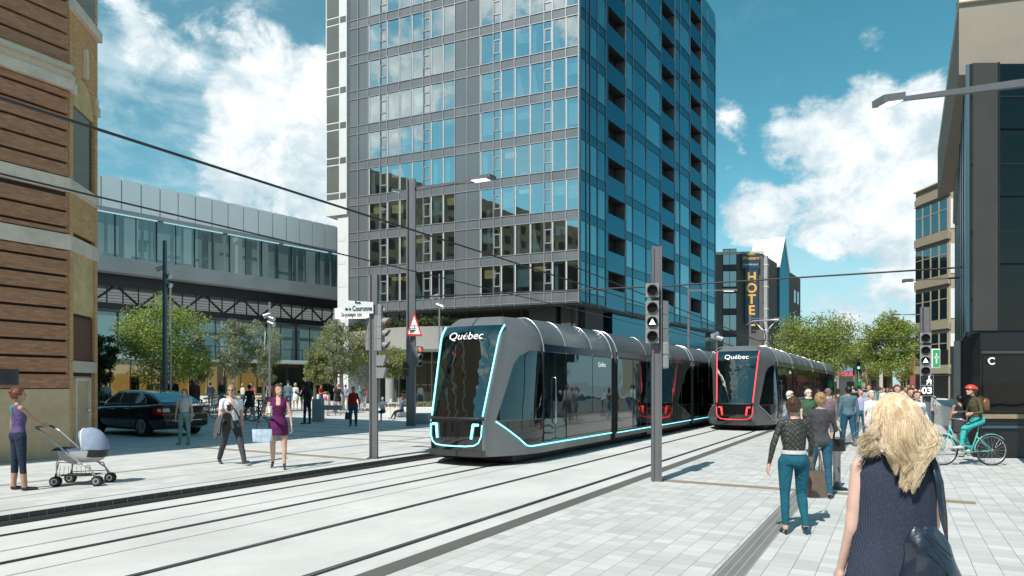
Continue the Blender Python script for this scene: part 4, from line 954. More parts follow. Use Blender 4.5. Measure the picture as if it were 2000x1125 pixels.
# post with the street names (nearest, left of the first tram)
b1 = G(730, 895, ZL); D1 = b1.y; zt1 = CH+(752-535)/F*D1
ps = thing('signal_post', 'grey post with street name plates and hooded side-on signals by the kerb', 'signal post', b1)
mb = MB(); hbeam(mb, b1.x, b1.y, ZL, zt1, .17); mb.box((b1.x-.14,b1.y-.14,ZL), (b1.x+.14,b1.y+.14,ZL+.012), 'graphite'); mb.build('post', ps, True)
def at1(px, py, d=D1): return W(px, py, d)
def plate(poly, txts, d0, d1, x0, x1):
    pass
def name_plate(px0, px1, yt0, yb0, yt1, yb1, dn, texts, nm):
    a = W(px0, yb0, dn[0]); b = W(px1, yb1, dn[1]); c = W(px1, yt1, dn[1]); e = W(px0, yt0, dn[0])
    xd = (b-a); nrm = xd.cross(Vector((0,0,1))).normalized(); mb = MB(); mb.prism([a,b,c,e], -nrm*.03, 'sign_white'); o = mb.build(nm, ps, True)
    for tx, fx, fz, sz, sx_ in texts:
        p_ = a+xd*fx; p_.z = a.z+(e.z-a.z)*fz + ((b.z-a.z)*fx)*1.0; text_mesh(tx, sz, 'lettering', 'sign_black', o, frame(p_+nrm*.004, xd, (e-a)), .002, world=True, sx=sx_, bold=.003)
    return o
h1 = (D1-.08)
name_plate(652, 727, 602, 623, 602, 622, (D1+.55, D1+.14), [('St-Joseph Est', .47, .40, .15, .72)], 'street_name_plate')
name_plate(668, 729, 586, 613, 590, 612, (D1-.35, D1-.1), [('Rue', .50, .80, .085, .9), ('de la', .19, .34, .085, .8), ('Couronne', .64, .36, .155, .66)], 'street_name_plate')
fR = Vector((.97,-.25,0))
signal_head(ps, at1(748,616,D1-.02), .19, 3, fR, {0:'lamp_red'}, pitch=.262, vis=.17)
signal_head(ps, at1(719,622,D1+.1), .12, 3, Vector((-.6,.8,0)), None, pitch=.24, vis=.05)
mb = MB(); p_ = at1(744,606); mb.bbox((p_.x-.06,p_.y-.1,p_.z-.12), (p_.x+.03,p_.y+.1,p_.z+.12), .02, 'signal_grey'); mb.cyl((p_.x+.03,p_.y,p_.z), (p_.x+.10,p_.y,p_.z), .05, 'signal_grey'); mb.build('detector_box', ps, True)
for yy in (703, 727):
    p_ = at1(745, yy); mb = MB(); mb.hexa([Vector((p_.x-.09+(0 if k else .04)+.0, p_.y-.13*j, p_.z-.12+.22*k)) if 0 else Vector((p_.x+i, p_.y+j*.13, p_.z+k)) for k in (-.13,.10) for i, j in ((-.09,-1),(.06 if k < 0 else .12,-1),(.06 if k < 0 else .12,1),(-.09,1))], 'signal_grey'); mb.build('pedestrian_signal', ps, True)
for zz in (2.0, 2.6, 3.3):
    mb = MB(); mb.box((b1.x+.05,b1.y-.03,zz), (b1.x+.16,b1.y+.03,zz+.04), 'graphite'); mb.build('bracket', ps, True)
# tall lamp post with the tram warning triangle
b2 = G(803, 832, ZL); D2 = b2.y; z2 = CH+(752-350)/F*D2
lp2 = thing('street_lamp', 'tall grey lamp post carrying the red tram warning triangle beside the first tram', 'street lamp', b2)
mb = MB(); hbeam(mb, b2.x, b2.y, ZL, z2, .34); mb.build('post', lp2, True)
lamp_arm(lp2, W(812,366,D2), W(922,350,D2-1.5), .15, .95, .42); lamp_arm(lp2, W(798,372,D2), W(775,371,D2+3.5), .14, .8, .3)
tr_ = MB(); c0, c1, c2_ = W(809,609,D2-.25), W(793,656,D2-.25), W(825,657,D2-.35); tr_.prism([c0,c1,c2_], (0,.02,0), 'sign_red'); to = tr_.build('warning_sign', lp2, True)
cen = (c0+c1+c2_)/3; t_ = MB(); t_.prism([cen+(q-cen)*.74+Vector((0,-.008,0)) for q in (c0,c1,c2_)], (0,.006,0), 'sign_white')
cc = cen+Vector((0,-.012,-.07)); t_.box((cc.x-.17,cc.y-.01,cc.z-.06), (cc.x+.17,cc.y,cc.z+.06), 'sign_black')
for i in range(4): t_.box((cc.x-.14+i*.075,cc.y-.014,cc.z-.01), (cc.x-.09+i*.075,cc.y-.01,cc.z+.04), 'sign_white')
t_.box((cc.x-.18,cc.y-.01,cc.z-.10), (cc.x+.18,cc.y,cc.z-.085), 'sign_black'); t_.box((cc.x-.13,cc.y-.01,cc.z+.16), (cc.x+.13,cc.y,cc.z+.172), 'sign_black'); t_.tube([(cc.x-.02,cc.y-.01,cc.z+.06),(cc.x+.03,cc.y-.01,cc.z+.11),(cc.x,cc.y-.01,cc.z+.16)], .008, 'sign_black', 4); t_.build('tram_symbol', to, True)
signal_head(lp2, W(819,676,D2-.1), .26, 3, Vector((.75,-.66,0)), {0:'lamp_red'}, pitch=.27, vis=.16)
for yy in (713, 727): p_ = W(793, yy, D2-.1); mb = MB(); mb.hexa([Vector((p_.x+i, p_.y+j, p_.z+k)) for k in (-.13,.12) for i, j in ((-.10,-.1),(.13 if k < 0 else .05,-.1),(.13 if k < 0 else .05,.1),(-.10,.1))], 'black'); mb.build('pedestrian_signal', lp2, True)
# near signal post at the right of the tracks
b3 = G(1282, 940); D3 = b3.y; z3 = CH+(752-482)/F*D3
s3 = thing('signal_post', 'grey signal post with four stacked lamps and a lit white triangle between the two trams', 'signal post', b3)
mb = MB(); hbeam(mb, b3.x, b3.y, 0, z3, .172, rz=R(-4)); mb.build('post', s3, True)
fwd = Vector((-.18,-.98,0))
signal_head(s3, W(1274,553,D3-.17), .235, 4, fwd, None, tri=2, pitch=.255, gapafter=1, depth=.12, vis=.07)
signal_head(s3, W(1297,589,D3+.12), .20, 3, Vector((.8,.6,0)), None, pitch=.255, depth=.14, vis=.09)
for yy in (681, 707): p_ = W(1299, yy, D3); MB().bbox((p_.x-.06,p_.y-.1,p_.z-.12), (p_.x+.05,p_.y+.1,p_.z+.12), .03, 'signal_grey').build('pedestrian_signal', s3, True)
mb = MB(); mb.bbox((b3.x-.12,b3.y-.13,3.05), (b3.x+.0,b3.y-.07,3.1), .01, 'black'); mb.build('bracket', s3, True)
# second signal post with walking figure and counter
b4 = G(1810, 884); D4 = b4.y; z4 = CH+(752-600)/F*D4
s4 = thing('signal_post', 'grey signal post showing a white walking figure above the number 03', 'signal post', b4)
mb = MB(); hbeam(mb, b4.x, b4.y, 0, z4, .16, rz=R(-20)); mb.build('post', s4, True)
fw4 = Vector((-.5,-.86,0))
signal_head(s4, W(1808,650,D4-.13), .25, 4, fw4, None, tri=2, pitch=.262, gapafter=1, depth=.12, vis=.06)
def sgn_box(y0, y1, nm):
    f_ = fw4.normalized(); rt = Vector((0,0,1)).cross(f_).normalized(); a = W(1810.5, y0, D4-.14); h = (y1-y0)/F*D4; mb = MB()
    pts = [a-rt*.14, a+rt*.14, a+rt*.14-Vector((0,0,h)), a-rt*.14-Vector((0,0,h))]; mb.hexa(pts+[q-f_*.1 for q in pts], 'black'); 
    for i in range(4): mb.cyl(pts[i], pts[(i+1)%4], .008, 'signal_grey', n=6)
    return mb.build(nm, s4, True), a-Vector((0,0,h/2))+f_*.004, rt, h
o, c, rt, h = sgn_box(733, 752.5, 'pedestrian_signal'); f_ = fw4.normalized(); fg = MB(); up = Vector((0,0,1)); c = c+rt*.05
for pth, r_ in (([(0,.045),(0,-.0)],.022),([(0,.03),(-.045,-.01),(-.055,-.04)],.009),([(0,.03),(.04,.0),(.05,-.03)],.009),([(-.005,-.01),(-.03,-.06),(-.055,-.105)],.013),([(.005,-.01),(.03,-.055),(.035,-.105)],.013)):
    fg.tube([c+rt*a+up*b for a, b in pth], r_, 'lamp_white', 6)
fg.ball(c+up*.092, .02, 'lamp_white', 10, 6); fg.build('walking_figure', o, True)
o, c, rt, h = sgn_box(753.5, 773, 'countdown_display'); text_mesh('03', .235, 'digits', 'lamp_white', o, frame(c, rt, up), .003, world=True, bold=.004)
# lamp arm reaching in from the right edge
lp = thing('street_lamp', 'lamp arm with a flat white lamp head reaching in above the dark glass building', 'street lamp', (9.9, 12.2, 0))
MB().box((9.82,12.1,0), (10.02,12.3,7.1), 'pole_grey').build('post', lp, True); lamp_arm(lp, (9.9,12.2,W(2000,168,11.9).z+.33), W(1757,199,11.6)+Vector((0,0,.08)), .17, .44, .28)
# more distant lamps
def far_lamp(px, py0, py1, d, label, arm=None, w=.14, col='pole_grey', fl=(), z0=None):
    base = W(px, py1, d); zb_ = ZL if z0 is None else z0; base.z = zb_; t_ = thing('street_lamp', label, 'street lamp', base); mb = MB(); top = W(px, py0, d).z
    mb.cyl((base.x,base.y,zb_), (base.x,base.y,top), w/2, col, r1=w*.4, n=10); mb.build('post', t_, True)
    if arm: lamp_arm(t_, (base.x,base.y,W(px,arm[1],d).z), W(arm[0], arm[2], d-1), .12, .9, .3)
    for (fx, fy, dx) in fl:
        p_ = W(fx, fy, d); floodlight(t_, p_, (dx,-.3,-.45), .24*d/34); MB().cyl(p_, (base.x,base.y,p_.z-.05), .03*d/34, col, n=6).build('bracket', t_, True)
    return t_
mat('blue_pole', (.12,.17,.20), .45, .3, .05)
far_lamp(1345, 562, 780, 45, 'slim grey lamp post standing behind the roof of the first tram', (1412,566,566), .22)
far_lamp(322, 470, 765, 27, 'blue grey lighting mast with floodlights in front of the left green tree', None, .20, 'blue_pole', [(312,524,-1),(328,538,1),(329,556,1)])
far_lamp(526.5, 590, 765, 37, 'pale slim lighting mast with small floodlights rising between the birches', None, .14, 'alu', [(521,616,-1),(530,622,1),(530,632,1)])
far_lamp(858, 535, 640, 38, 'thin floodlight mast standing at the planted canopy', None, .10, 'alu', [(849,580,-1),(860,598,1)], 3.6)
far_lamp(333, 560, 765, 33, 'thin pale lighting mast just right of the blue grey mast', None, .10, 'alu')
far_lamp(1400, 650, 752, 60, 'small mast with twin floodlights in front of the hotel', None, .10, 'alu', [(1396,654,-1),(1405,660,1)])
t_ = thing('street_lamp', 'horizontal lamp arm crossing the beige office front', 'street lamp', (14.9,21.0,0)); q = W(1868,543,22.5); t_.location = (q.x+.3,q.y,0)
MB().cyl((q.x+.3,q.y,0), (q.x+.3,q.y,q.z+.4), .08, 'pole_grey').build('post', t_, True); lamp_arm(t_, (q.x+.3,q.y,q.z+.05), W(1782,546.5,22.5), .07, .32, .12)
t_ = thing('street_lamp', 'farther horizontal lamp arm above the right street tree', 'street lamp', (0,0,0)); q = W(1800,613,40); t_.location = (q.x,q.y,0)
MB().cyl((q.x,q.y,0), (q.x,q.y,q.z+.4), .1, 'pole_grey').build('post', t_, True); lamp_arm(t_, q, W(1757,614,40), .08, .4, .14)
t_ = thing('street_lamp', 'thin lamp post with a short arm in front of the hotel sign', 'street lamp', (0,0,0)); q = W(1465,621,58); t_.location = (q.x,q.y,0)
MB().cyl((q.x,q.y,0), (q.x,q.y,q.z+.3), .09, 'pole_grey').build('post', t_, True); lamp_arm(t_, q, W(1512,621.5,57), .08, .5, .2)
# bollard
b = G(1634.5, 954); t_ = thing('bollard', 'grey cylindrical bollard on a round foot beside the leather handbag woman', 'bollard', b); mb = MB()
mb.cyl((b.x,b.y,.012), (b.x,b.y,.87), .058, 'pole_grey', n=20); mb.build('post', t_, True); MB().cyl((b.x,b.y,0), (b.x,b.y,.014), .16, 'graphite', n=24).build('foot', t_, True)
# ---------------------------------------------------------------- overhead wires
def wire(pts, r, label, sag=0):
    mb = MB(); P = []
    for a, b in zip(pts, pts[1:]):
        a = Vector(a); b = Vector(b)
        for i in range(12): t = i/12; p_ = a.lerp(b, t); p_.z -= sag*4*t*(1-t); P.append(p_)
    P.append(Vector(pts[-1])); mb.tube(P, r, 'wire_black', 6); return tag(mb.build('overhead_wire'), label, 'wire', 'overhead tram wires')
wire([UV(-6,-8.3,4.82), UV(70,-8.3,4.82)], .019, 'upper thick wire slanting down from the brick building past the tower', .0)
wire([UV(-6,-11.2,4.80), UV(60,-11.2,4.80)], .016, 'lower wire slanting down from the brick building below the upper one', .0)
wire([W(812,580,D2), W(1290,559,D3+10.4), W(2010,514,18.9)], .028, 'thick cross wire running from the tall lamp post to the dark glass building', .0)
wire([W(1180,600,40), W(1480,690,52), W(1795,686,48)], .03, 'lowest thin wire crossing in front of the street trees')
wire([W(1120,520,34), W(1480,665,50), W(1795,661,44)], .03, 'thin wire crossing above the second tram at pantograph height')
wire([W(1165,660,45), W(1480,688,48)], .02, 'faint wire above the roof of the first tram')
# ---------------------------------------------------------------- car
mat('car_black', (.004,.005,.007), .22, 0, 0, coat=1); glass('car_glass', (.01,.01,.012), (.6,.75,.8), .25, .02, 0, 1, tr=(.22,.25,.26)); mat('tail_red', (.42,.015,.01), .2, 0, .2, 20, coat=1); mat('tail_white', (.6,.58,.55), .2, 0, .1, 20)
def make_car(loc, rz):
    t = thing('parked_car', 'black liftback car with red and white tail lights seen from behind beside the brick building', 'car', loc, rz)
    # local: x forward, y left, length 4.66, origin at ground under the middle
    Lc = 4.66; w = .905
    # body: sections along x from tail to nose (x, half width, z low, belt z)
    secs = [(-2.30,.74,.42,.92),(-2.24,.80,.30,.99),(-2.05,.87,.24,1.02),(-1.6,.90,.20,1.00),(-.8,.905,.19,.97),(.2,.905,.19,.95),(1.1,.90,.20,.92),(1.6,.88,.22,.86),(2.05,.83,.26,.76),(2.25,.74,.32,.66),(2.33,.6,.4,.58)]
    mb = MB(); rg = []
    for x, hw, zl, zb_ in secs:
        r = [(hw*.80,zl),(hw*.97,zl+.10),(hw,zl+.3*(zb_-zl)),(hw*1.0,zl+.62*(zb_-zl)),(hw*.975,zb_-.10),(hw*.93,zb_-.02),(hw*.84,zb_+.015)]
        rg.append([Vector((x,-a,b)) for a, b in r]+[Vector((x,a,b)) for a, b in reversed(r)])
    mb.loft(rg, 'car_black'); body = mb.build('body', t)
    # cabin: glasshouse
    cab = [(-2.10,1.01,.74,1.03,.72),(-1.75,.98,.78,1.20,.66),(-1.30,.97,.80,1.37,.60),(-.75,.96,.81,1.445,.585),(-.1,.95,.81,1.46,.585),(.45,.94,.81,1.43,.58),(.95,.92,.80,1.22,.66),(1.32,.90,.76,.96,.72)]
    mb = MB(); rg = [[Vector((x,-a,z0)), Vector((x,-b,z1-.035)), Vector((x,-b*.86,z1)), Vector((x,b*.86,z1)), Vector((x,b,z1-.035)), Vector((x,a,z0))] for x, z0, a, z1, b in cab]
    mb.loft(rg, 'car_black'); mb.build('roof', t)
    def sidep(x, z, s_, off=.006):
        for c0_, c1_ in zip(cab, cab[1:]):
            if c0_[0] <= x <= c1_[0]:
                k = (x-c0_[0])/(c1_[0]-c0_[0]); z0 = c0_[1]+(c1_[1]-c0_[1])*k; a = c0_[2]+(c1_[2]-c0_[2])*k; z1 = c0_[3]+(c1_[3]-c0_[3])*k-.035; b = c0_[4]+(c1_[4]-c0_[4])*k
                return Vector((x, s_*(a+(b-a)*(z-z0)/(z1-z0)+off), z))
    for s_ in (-1, 1):
        for poly in ([(.98,1.0),(.18,1.02),(.18,1.38),(.42,1.37),(.72,1.26)], [(.12,1.02),(-.72,1.03),(-.72,1.38),(.12,1.39)], [(-.78,1.03),(-1.35,1.08),(-1.28,1.17),(-.95,1.34),(-.78,1.37)]):
            g_ = MB(); g_.add([sidep(x, z, s_) for x, z in poly], [tuple(range(len(poly)))], 'car_glass'); go = g_.build('side_window', t, fix=False)
            P = [sidep(x, z, s_, .01) for x, z in poly]; MB().tube(P, .008, 'chrome' if 1 else 'black', 5, closed=True).build('window_trim', go)
        for x in (-1.38, 1.36):
            wl_ = MB(); wl_.cyl((x,s_*.70,.325), (x,s_*.925,.325), .325, 'rubber', n=28); wo = wl_.build('wheel', t)
            rm = MB(); rm.cyl((x,s_*.90,.325), (x,s_*.930,.325), .232, 'graphite', n=28); 
            for k in range(12):
                a = k*math.pi/6; c_, q_ = math.cos(a), math.sin(a)
                for dl in (-.09, .09): rm.tube([(x+.04*c_,s_*.936,.325+.04*q_), (x+.215*math.cos(a+dl),s_*.938,.325+.215*math.sin(a+dl))], .010, 'alu', 5)
            rm.tube([(x+.222*math.cos(k*math.pi/14),s_*.934,.325+.222*math.sin(k*math.pi/14)) for k in range(28)], .014, 'alu', 6, closed=True); rm.cyl((x,s_*.93,.325), (x,s_*.945,.325), .045, 'alu', n=12); rm.build('rim', wo)
            ar = MB(); ar.tube([(x+.37*math.cos(math.pi*k/12),s_*.893,.335+.37*math.sin(math.pi*k/12)) for k in range(13)], .022, 'black', 6); ar.build('wheel_arch', t)
        # tail light: C shape wrapping the corner
        tl = MB(); P = [(-2.262,.46,.93),(-2.275,.49,.75),(-2.29,.70,.70),(-2.22,.835,.70),(-2.0,.897,.73),(-1.92,.895,.90),(-2.1,.85,.965),(-2.23,.74,.965)]
        c_ = Vector((-2.12,.70,.83)); out = [Vector((p_[0]-.03, s_*(p_[1]+.02), p_[2])) for p_ in P]
        tl.add([Vector((-2.275,s_*.50,.95)), Vector((-2.32,s_*.50,.72)), Vector((-2.30,s_*.79,.68)), Vector((-2.28,s_*.79,.96)), Vector((-2.02,s_*.925,.72)), Vector((-1.98,s_*.905,.93))], [(0,1,2,3),(3,2,4,5)], 'tail_red')
        tlo = tl.build('tail_light', t)
        MB().add([Vector((-2.302,s_*.56,.90)), Vector((-2.328,s_*.56,.79)), Vector((-2.31,s_*.77,.78)), Vector((-2.30,s_*.77,.89)), Vector((-2.17,s_*.87,.80)), Vector((-2.16,s_*.87,.88))], [(0,1,2,3),(3,2,4,5)], 'tail_white').build('indicator', tlo)
        mr = MB(); mr.ball((.78,s_*1.0,1.02), (.08,.11,.075), 'car_black'); mr.build('wing_mirror', t)
        h = MB(); h.bbox((.22,s_*.90,.84), (.40,s_*.925,.87), .01, 'chrome'); h.bbox((-.62,s_*.90,.86), (-.44,s_*.925,.89), .01, 'chrome'); h.build('door_handle', t)
        ln_ = MB()
        for x in (.14,-.75): ln_.box((x-.004,s_*.90,.35), (x+.004,s_*.909,.98), 'black')
        ln_.build('door_gap', t)
    g_ = MB(); g_.add([Vector((-2.03,-.66,1.075)), Vector((-2.03,.66,1.075)), Vector((-1.36,.56,1.372)), Vector((-1.36,-.56,1.372))], [(0,1,2,3)], 'car_glass'); g_.build('rear_window', t)
    g_ = MB(); g_.add([Vector((1.28,-.66,.995)), Vector((1.28,.66,.995)), Vector((.56,.54,1.415)), Vector((.56,-.54,1.415))], [(0,1,2,3)], 'car_glass'); g_.build('windscreen', t)
    MB().box((-2.345,-.5,.50), (-2.31,.5,.515), 'chrome').build('bumper_trim', t); MB().bbox((-2.34,-.26,.60), (-2.30,.26,.72), .01, 'alu').build('number_plate', t)
    bp = MB(); bp.bbox((-2.345,-.72,.32), (-2.2,.72,.50), .04, 'black'); bp.build('rear_bumper', t)
    st_ = MB()
    for x in (-.3, .5):
        for y in (-.38, .38): st_.bbox((x-.12,y-.22,.9), (x,y+.22,1.22), .05, 'room_dark')
    st_.build('seat', t); ant = MB(); ant.cyl((-1.1,0,1.41), (-1.3,0,1.50), .02, 'black', r1=.008); ant.build('antenna', t)
    return t
c1_ = G(388, 845, ZL); 
make_car(Vector((-12.3, 22.3, ZL)), R(149))
# ---------------------------------------------------------------- stroller
mat('pram_grey', (.42,.43,.43), .6, 0, .08, 10); mat('pram_blue', (.24,.29,.38), .9, 0, .1, 8, .3, 200); mat('pram_navy', (.05,.07,.13), .9, 0, .1)
def stroller(loc, rz):
    t = thing('stroller', 'grey and pale blue baby stroller with hood on the left sidewalk', 'stroller', loc, rz)
    # local x forward (to the right), z up
    mb = MB(); rg = []
    for k, (z, a, b, cx_) in enumerate(((.40,.24,.13,.02),(.44,.33,.17,.02),(.52,.39,.195,.02),(.62,.42,.21,.02))):
        rg.append([Vector((cx_+a*abs(math.cos(q))**.7*(1 if math.cos(q) > 0 else -1), b*abs(math.sin(q))**.7*(1 if math.sin(q) > 0 else -1), z)) for q in [2*math.pi*i/28 for i in range(28)]])
    mb.loft(rg, 'pram_grey'); mb.build('carrycot', t)
    ap = MB(); rg = []
    for j in range(9):
        x = -.42+.50*j/8; rg.append([Vector((x, -.215+.43*i/8, .615+.045*math.sin(math.pi*i/8)*(1+.3*math.sin(j)))) for i in range(9)])
    ap.loft(rg, 'pram_navy', caps=False, closed=False); ap.build('apron', t)
    hd = MB(); rg = []
    for j in range(11):
        a = R(-2+j*12.3); rg.append([Vector((.14+.32*math.cos(a)*max(.02,math.sin(math.pi*i/10))**.35, -.215+.43*i/10, .63+.38*math.sin(a)*max(.0,math.sin(math.pi*i/10))**.35)) for i in range(11)])
    hd.loft(rg, 'pram_blue', caps=False, closed=False); ho = hd.build('hood', t)
    rm = MB(); rm.tube([r_ for r_ in rg[-2]], .013, 'white_paint', 6); rm.build('hood_rim', ho)
    skirt = MB(); skirt.loft([[v_+Vector((.004,0,-.0)) for v_ in rg[0]], [v_+Vector((-.03,0,-.13)) for v_ in rg[0]]], 'black', caps=False, closed=False); skirt.build('hood_skirt', ho)
    fr_ = MB()
    for s_ in (-1, 1):
        y = s_*.24
        fr_.tube([(-.62,y,1.00),(-.50,y,.93),(-.1,y,.55),(.28,y,.28),(.40,y,.13)], .014, 'alu', 8); fr_.tube([(-.20,y,.62),(-.30,y,.40),(-.30,y,.12)], .012, 'alu', 8)
        fr_.tube([(-.34,y,.12),(-.26,y,.42),(.05,y,.40)], .010, 'graphite', 6); fr_.tube([(-.05,y,.40),(.25,y,.36),(.34,y,.14)], .011, 'alu', 8); fr_.tube([(-.28,y,.20),(.30,y*.9,.22)], .008, 'graphite', 6)
    fr_.build('frame', t)
    hb = MB(); hb.tube([(-.60,-.24,.99),(-.66,-.22,1.03),(-.66,.22,1.03),(-.60,.24,.99)], .018, 'black', 8); hb.build('handlebar', t)
    bk = MB(); rg = [[Vector((x,y,z)) for x, y in ((-.3,-.2),(.26,-.2),(.26,.2),(-.3,.2))] for z in (.17,)]; bk.box((-.28,-.19,.17), (.26,.19,.18), 'black')
    for i in range(8): bk.tube([(-.28+i*.075,-.2,.18),(-.26+i*.07,-.2,.34)], .004, 'black', 4)
    bk.build('basket', t)
    for x in (-.32, .38):
        for y in (-.26,-.20,.20,.26):
            w_ = MB(); w_.cyl((x,y-.018,.088), (x,y+.018,.088), .088, 'rubber', n=20); wo = w_.build('wheel', t); w2 = MB(); w2.cyl((x,y-.021,.088), (x,y+.021,.088), .055, 'alu', n=16); w2.cyl((x,y-.024,.088), (x,y+.024,.088), .03, 'graphite', n=10); w2.build('hub', wo)
    return t
# ---------------------------------------------------------------- bicycles
def bicycle(loc, rz, fr='bike_frame', label='', group=None, step=False, rack=True, name='bicycle', lod=1):
    t = thing(name, label, 'bicycle', loc, rz, group)
    for x, nm in ((-.53,'rear'),(.55,'front')):
        w_ = MB(); P = [(x+.335*math.cos(2*math.pi*k/36),0,.345+.335*math.sin(2*math.pi*k/36)) for k in range(36)]; w_.tube(P, .02, 'rubber', 6, closed=True); wo = w_.build('wheel', t)
        rm = MB(); rm.tube([(x+.312*math.cos(2*math.pi*k/36),0,.345+.312*math.sin(2*math.pi*k/36)) for k in range(36)], .010, 'alu', 5, closed=True); rm.cyl((x,-.03,.345), (x,.03,.345), .022, 'alu', n=10)
        for k in range(20):
            a = 2*math.pi*k/20; rm.cyl((x+.018*math.cos(a+.6),.02*(1 if k%2 else -1),.345+.018*math.sin(a+.6)), (x+.31*math.cos(a),0,.345+.31*math.sin(a)), .0018*lod, 'alu', n=3, caps=False)
        rm.build('rim', wo)
        if rack: MB().tube([(x+.365*math.cos(R(a)),0,.345+.365*math.sin(R(a))) for a in (range(-5,150,12) if nm == 'rear' else range(35,165,12))], .014, fr, 5).build('mudguard', t)
    f = MB(); bb = (-.08,0,.30); st = (-.22,0,.72); hd = (.38,0,.86); hl = (.41,0,.74)
    if step: f.tube([hl, (.28,0,.46), (.12,0,.34), (-.02,0,.30), bb], .019, fr, 8); f.tube([hd, (.26,0,.60), (.08,0,.44), (-.14,0,.44)], .016, fr, 8)
    else: f.tube([hl, bb], .018, fr, 8); f.tube([hd, (-.21,0,.74)], .016, fr, 8)
    f.tube([bb, st, (-.235,0,.80)], .016, fr, 8); f.tube([(.37,0,.92), hl], .02, fr, 8)
    for y in (-.05,.05): f.tube([(-.53,y,.345), bb], .009, fr, 6); f.tube([(-.53,y,.345), (-.2,y*.4,.66)], .008, fr, 6); f.tube([(.55,y,.345), (.50,y,.52), (.42,y*.6,.72)], .011, fr, 6)
    f.build('frame', t)
    s_ = MB(); s_.cyl((-.235,0,.80), (-.25,0,.90), .012, 'alu'); s_.build('seat_post', t)
    s_ = MB(); s_.loft([[Vector((x,y*w2,z+dz)) for y, dz in ((-1,0),(-.6,.035),(.6,.035),(1,0),(.6,-.03),(-.6,-.03))] for x, w2, z in ((-.38,.07,.92),(-.30,.10,.925),(-.2,.06,.92),(-.10,.025,.915))], 'black'); s_.build('saddle', t)
    h = MB(); h.tube([(.37,0,.90),(.36,0,1.02),(.38,0,1.06)], .012, 'alu', 8); h.tube([(.20,-.30,1.02),(.30,-.28,1.06),(.38,-.12,1.07),(.38,.12,1.07),(.30,.28,1.06),(.20,.30,1.02)], .011, 'alu', 8); ho = h.build('handlebar', t)
    for y in (-.30,.30): MB().cyl((.20,y,1.02), (.10,y,1.0), .016, 'black').build('grip', ho)
    c_ = MB(); c_.tube([(-.08+.085*math.cos(2*math.pi*k/16),-.06,.30+.085*math.sin(2*math.pi*k/16)) for k in range(16)], .008, 'graphite', 5, closed=True); c_.cyl((-.08,-.09,.30), (.05,-.09,.19), .009, 'graphite'); c_.cyl((-.08,.09,.30), (-.21,.09,.41), .009, 'graphite'); c_.bbox((.0,-.19,.18), (.1,-.09,.2), .005, 'black'); c_.bbox((-.26,.09,.40), (-.16,.19,.42), .005, 'black'); c_.build('crank', t)
    if rack:
        r_ = MB(); r_.tube([(-.28,-.06,.74),(-.75,-.06,.74),(-.75,.06,.74),(-.28,.06,.74)], .007, 'black', 5); 
        for y in (-.07,.07): r_.tube([(-.53,y,.36),(-.60,y,.74)], .006, 'black', 5)
        for k in range(4): r_.tube([(-.36-k*.1,-.06,.74),(-.36-k*.1,.06,.74)], .005, 'black', 5)
        r_.build('rack', t)
    return t
mat('bike_aqua', (.13,.48,.44), .35, 0, 0, coat=1); mat('bike_white', (.62,.62,.60), .35, 0, 0, coat=1); mat('bike_black', (.015,.015,.016), .35, 0, 0, coat=1)
# ---------------------------------------------------------------- trees and plants
def leafmat(name, a, b, tr=.35):
    m, nt, bs = newmat(name); nt.nodes.remove(bs); out = nt.nodes['Material Output']
    g = N(nt, 'ShaderNodeNewGeometry'); c = mixc(nt, g.outputs['Random Per Island'], a, b)
    f = mrange(nt, noise(nt, coords(nt), 1.1, 3), .35, .65); c = mixc(nt, f, mixc(nt, .75, (1,1,1), (.6,.66,.6), 'MULTIPLY') and c, c)
    d = N(nt, 'ShaderNodeBsdfPrincipled'); d.inputs['Roughness'].default_value = .5; d.inputs['Specular IOR Level'].default_value = .35; L(nt, c, d.inputs['Base Color'])
    t = N(nt, 'ShaderNodeBsdfTranslucent'); L(nt, mixc(nt, 1.0, c, (1.0,1.25,.55), 'MULTIPLY'), t.inputs['Color'])
    mx = N(nt, 'ShaderNodeMixShader'); mx.inputs[0].default_value = tr; L(nt, d.outputs[0], mx.inputs[1]); L(nt, t.outputs[0], mx.inputs[2]); L(nt, mx.outputs[0], out.inputs[0]); return m
leafmat('leaf_green', (.16,.21,.045), (.38,.43,.14)); leafmat('leaf_dark', (.03,.045,.02), (.09,.11,.045)); leafmat('leaf_birch', (.17,.19,.13), (.40,.42,.30)); leafmat('leaf_street', (.15,.19,.035), (.34,.38,.11)); leafmat('leaf_yellow', (.17,.16,.03), (.3,.26,.06)); leafmat('leaf_olive', (.17,.18,.07), (.38,.37,.17))
mat('bark', (.10,.08,.06), .9, 0, .35, 6, .6, 30, stretch=(1,1,.3)); mat('bark_pale', (.42,.41,.38), .85, 0, .35, 6, .4, 30, stretch=(1,1,.3)); mat('bark_street', (.09,.085,.045), .9, 0, .3, 6, .5, 30)
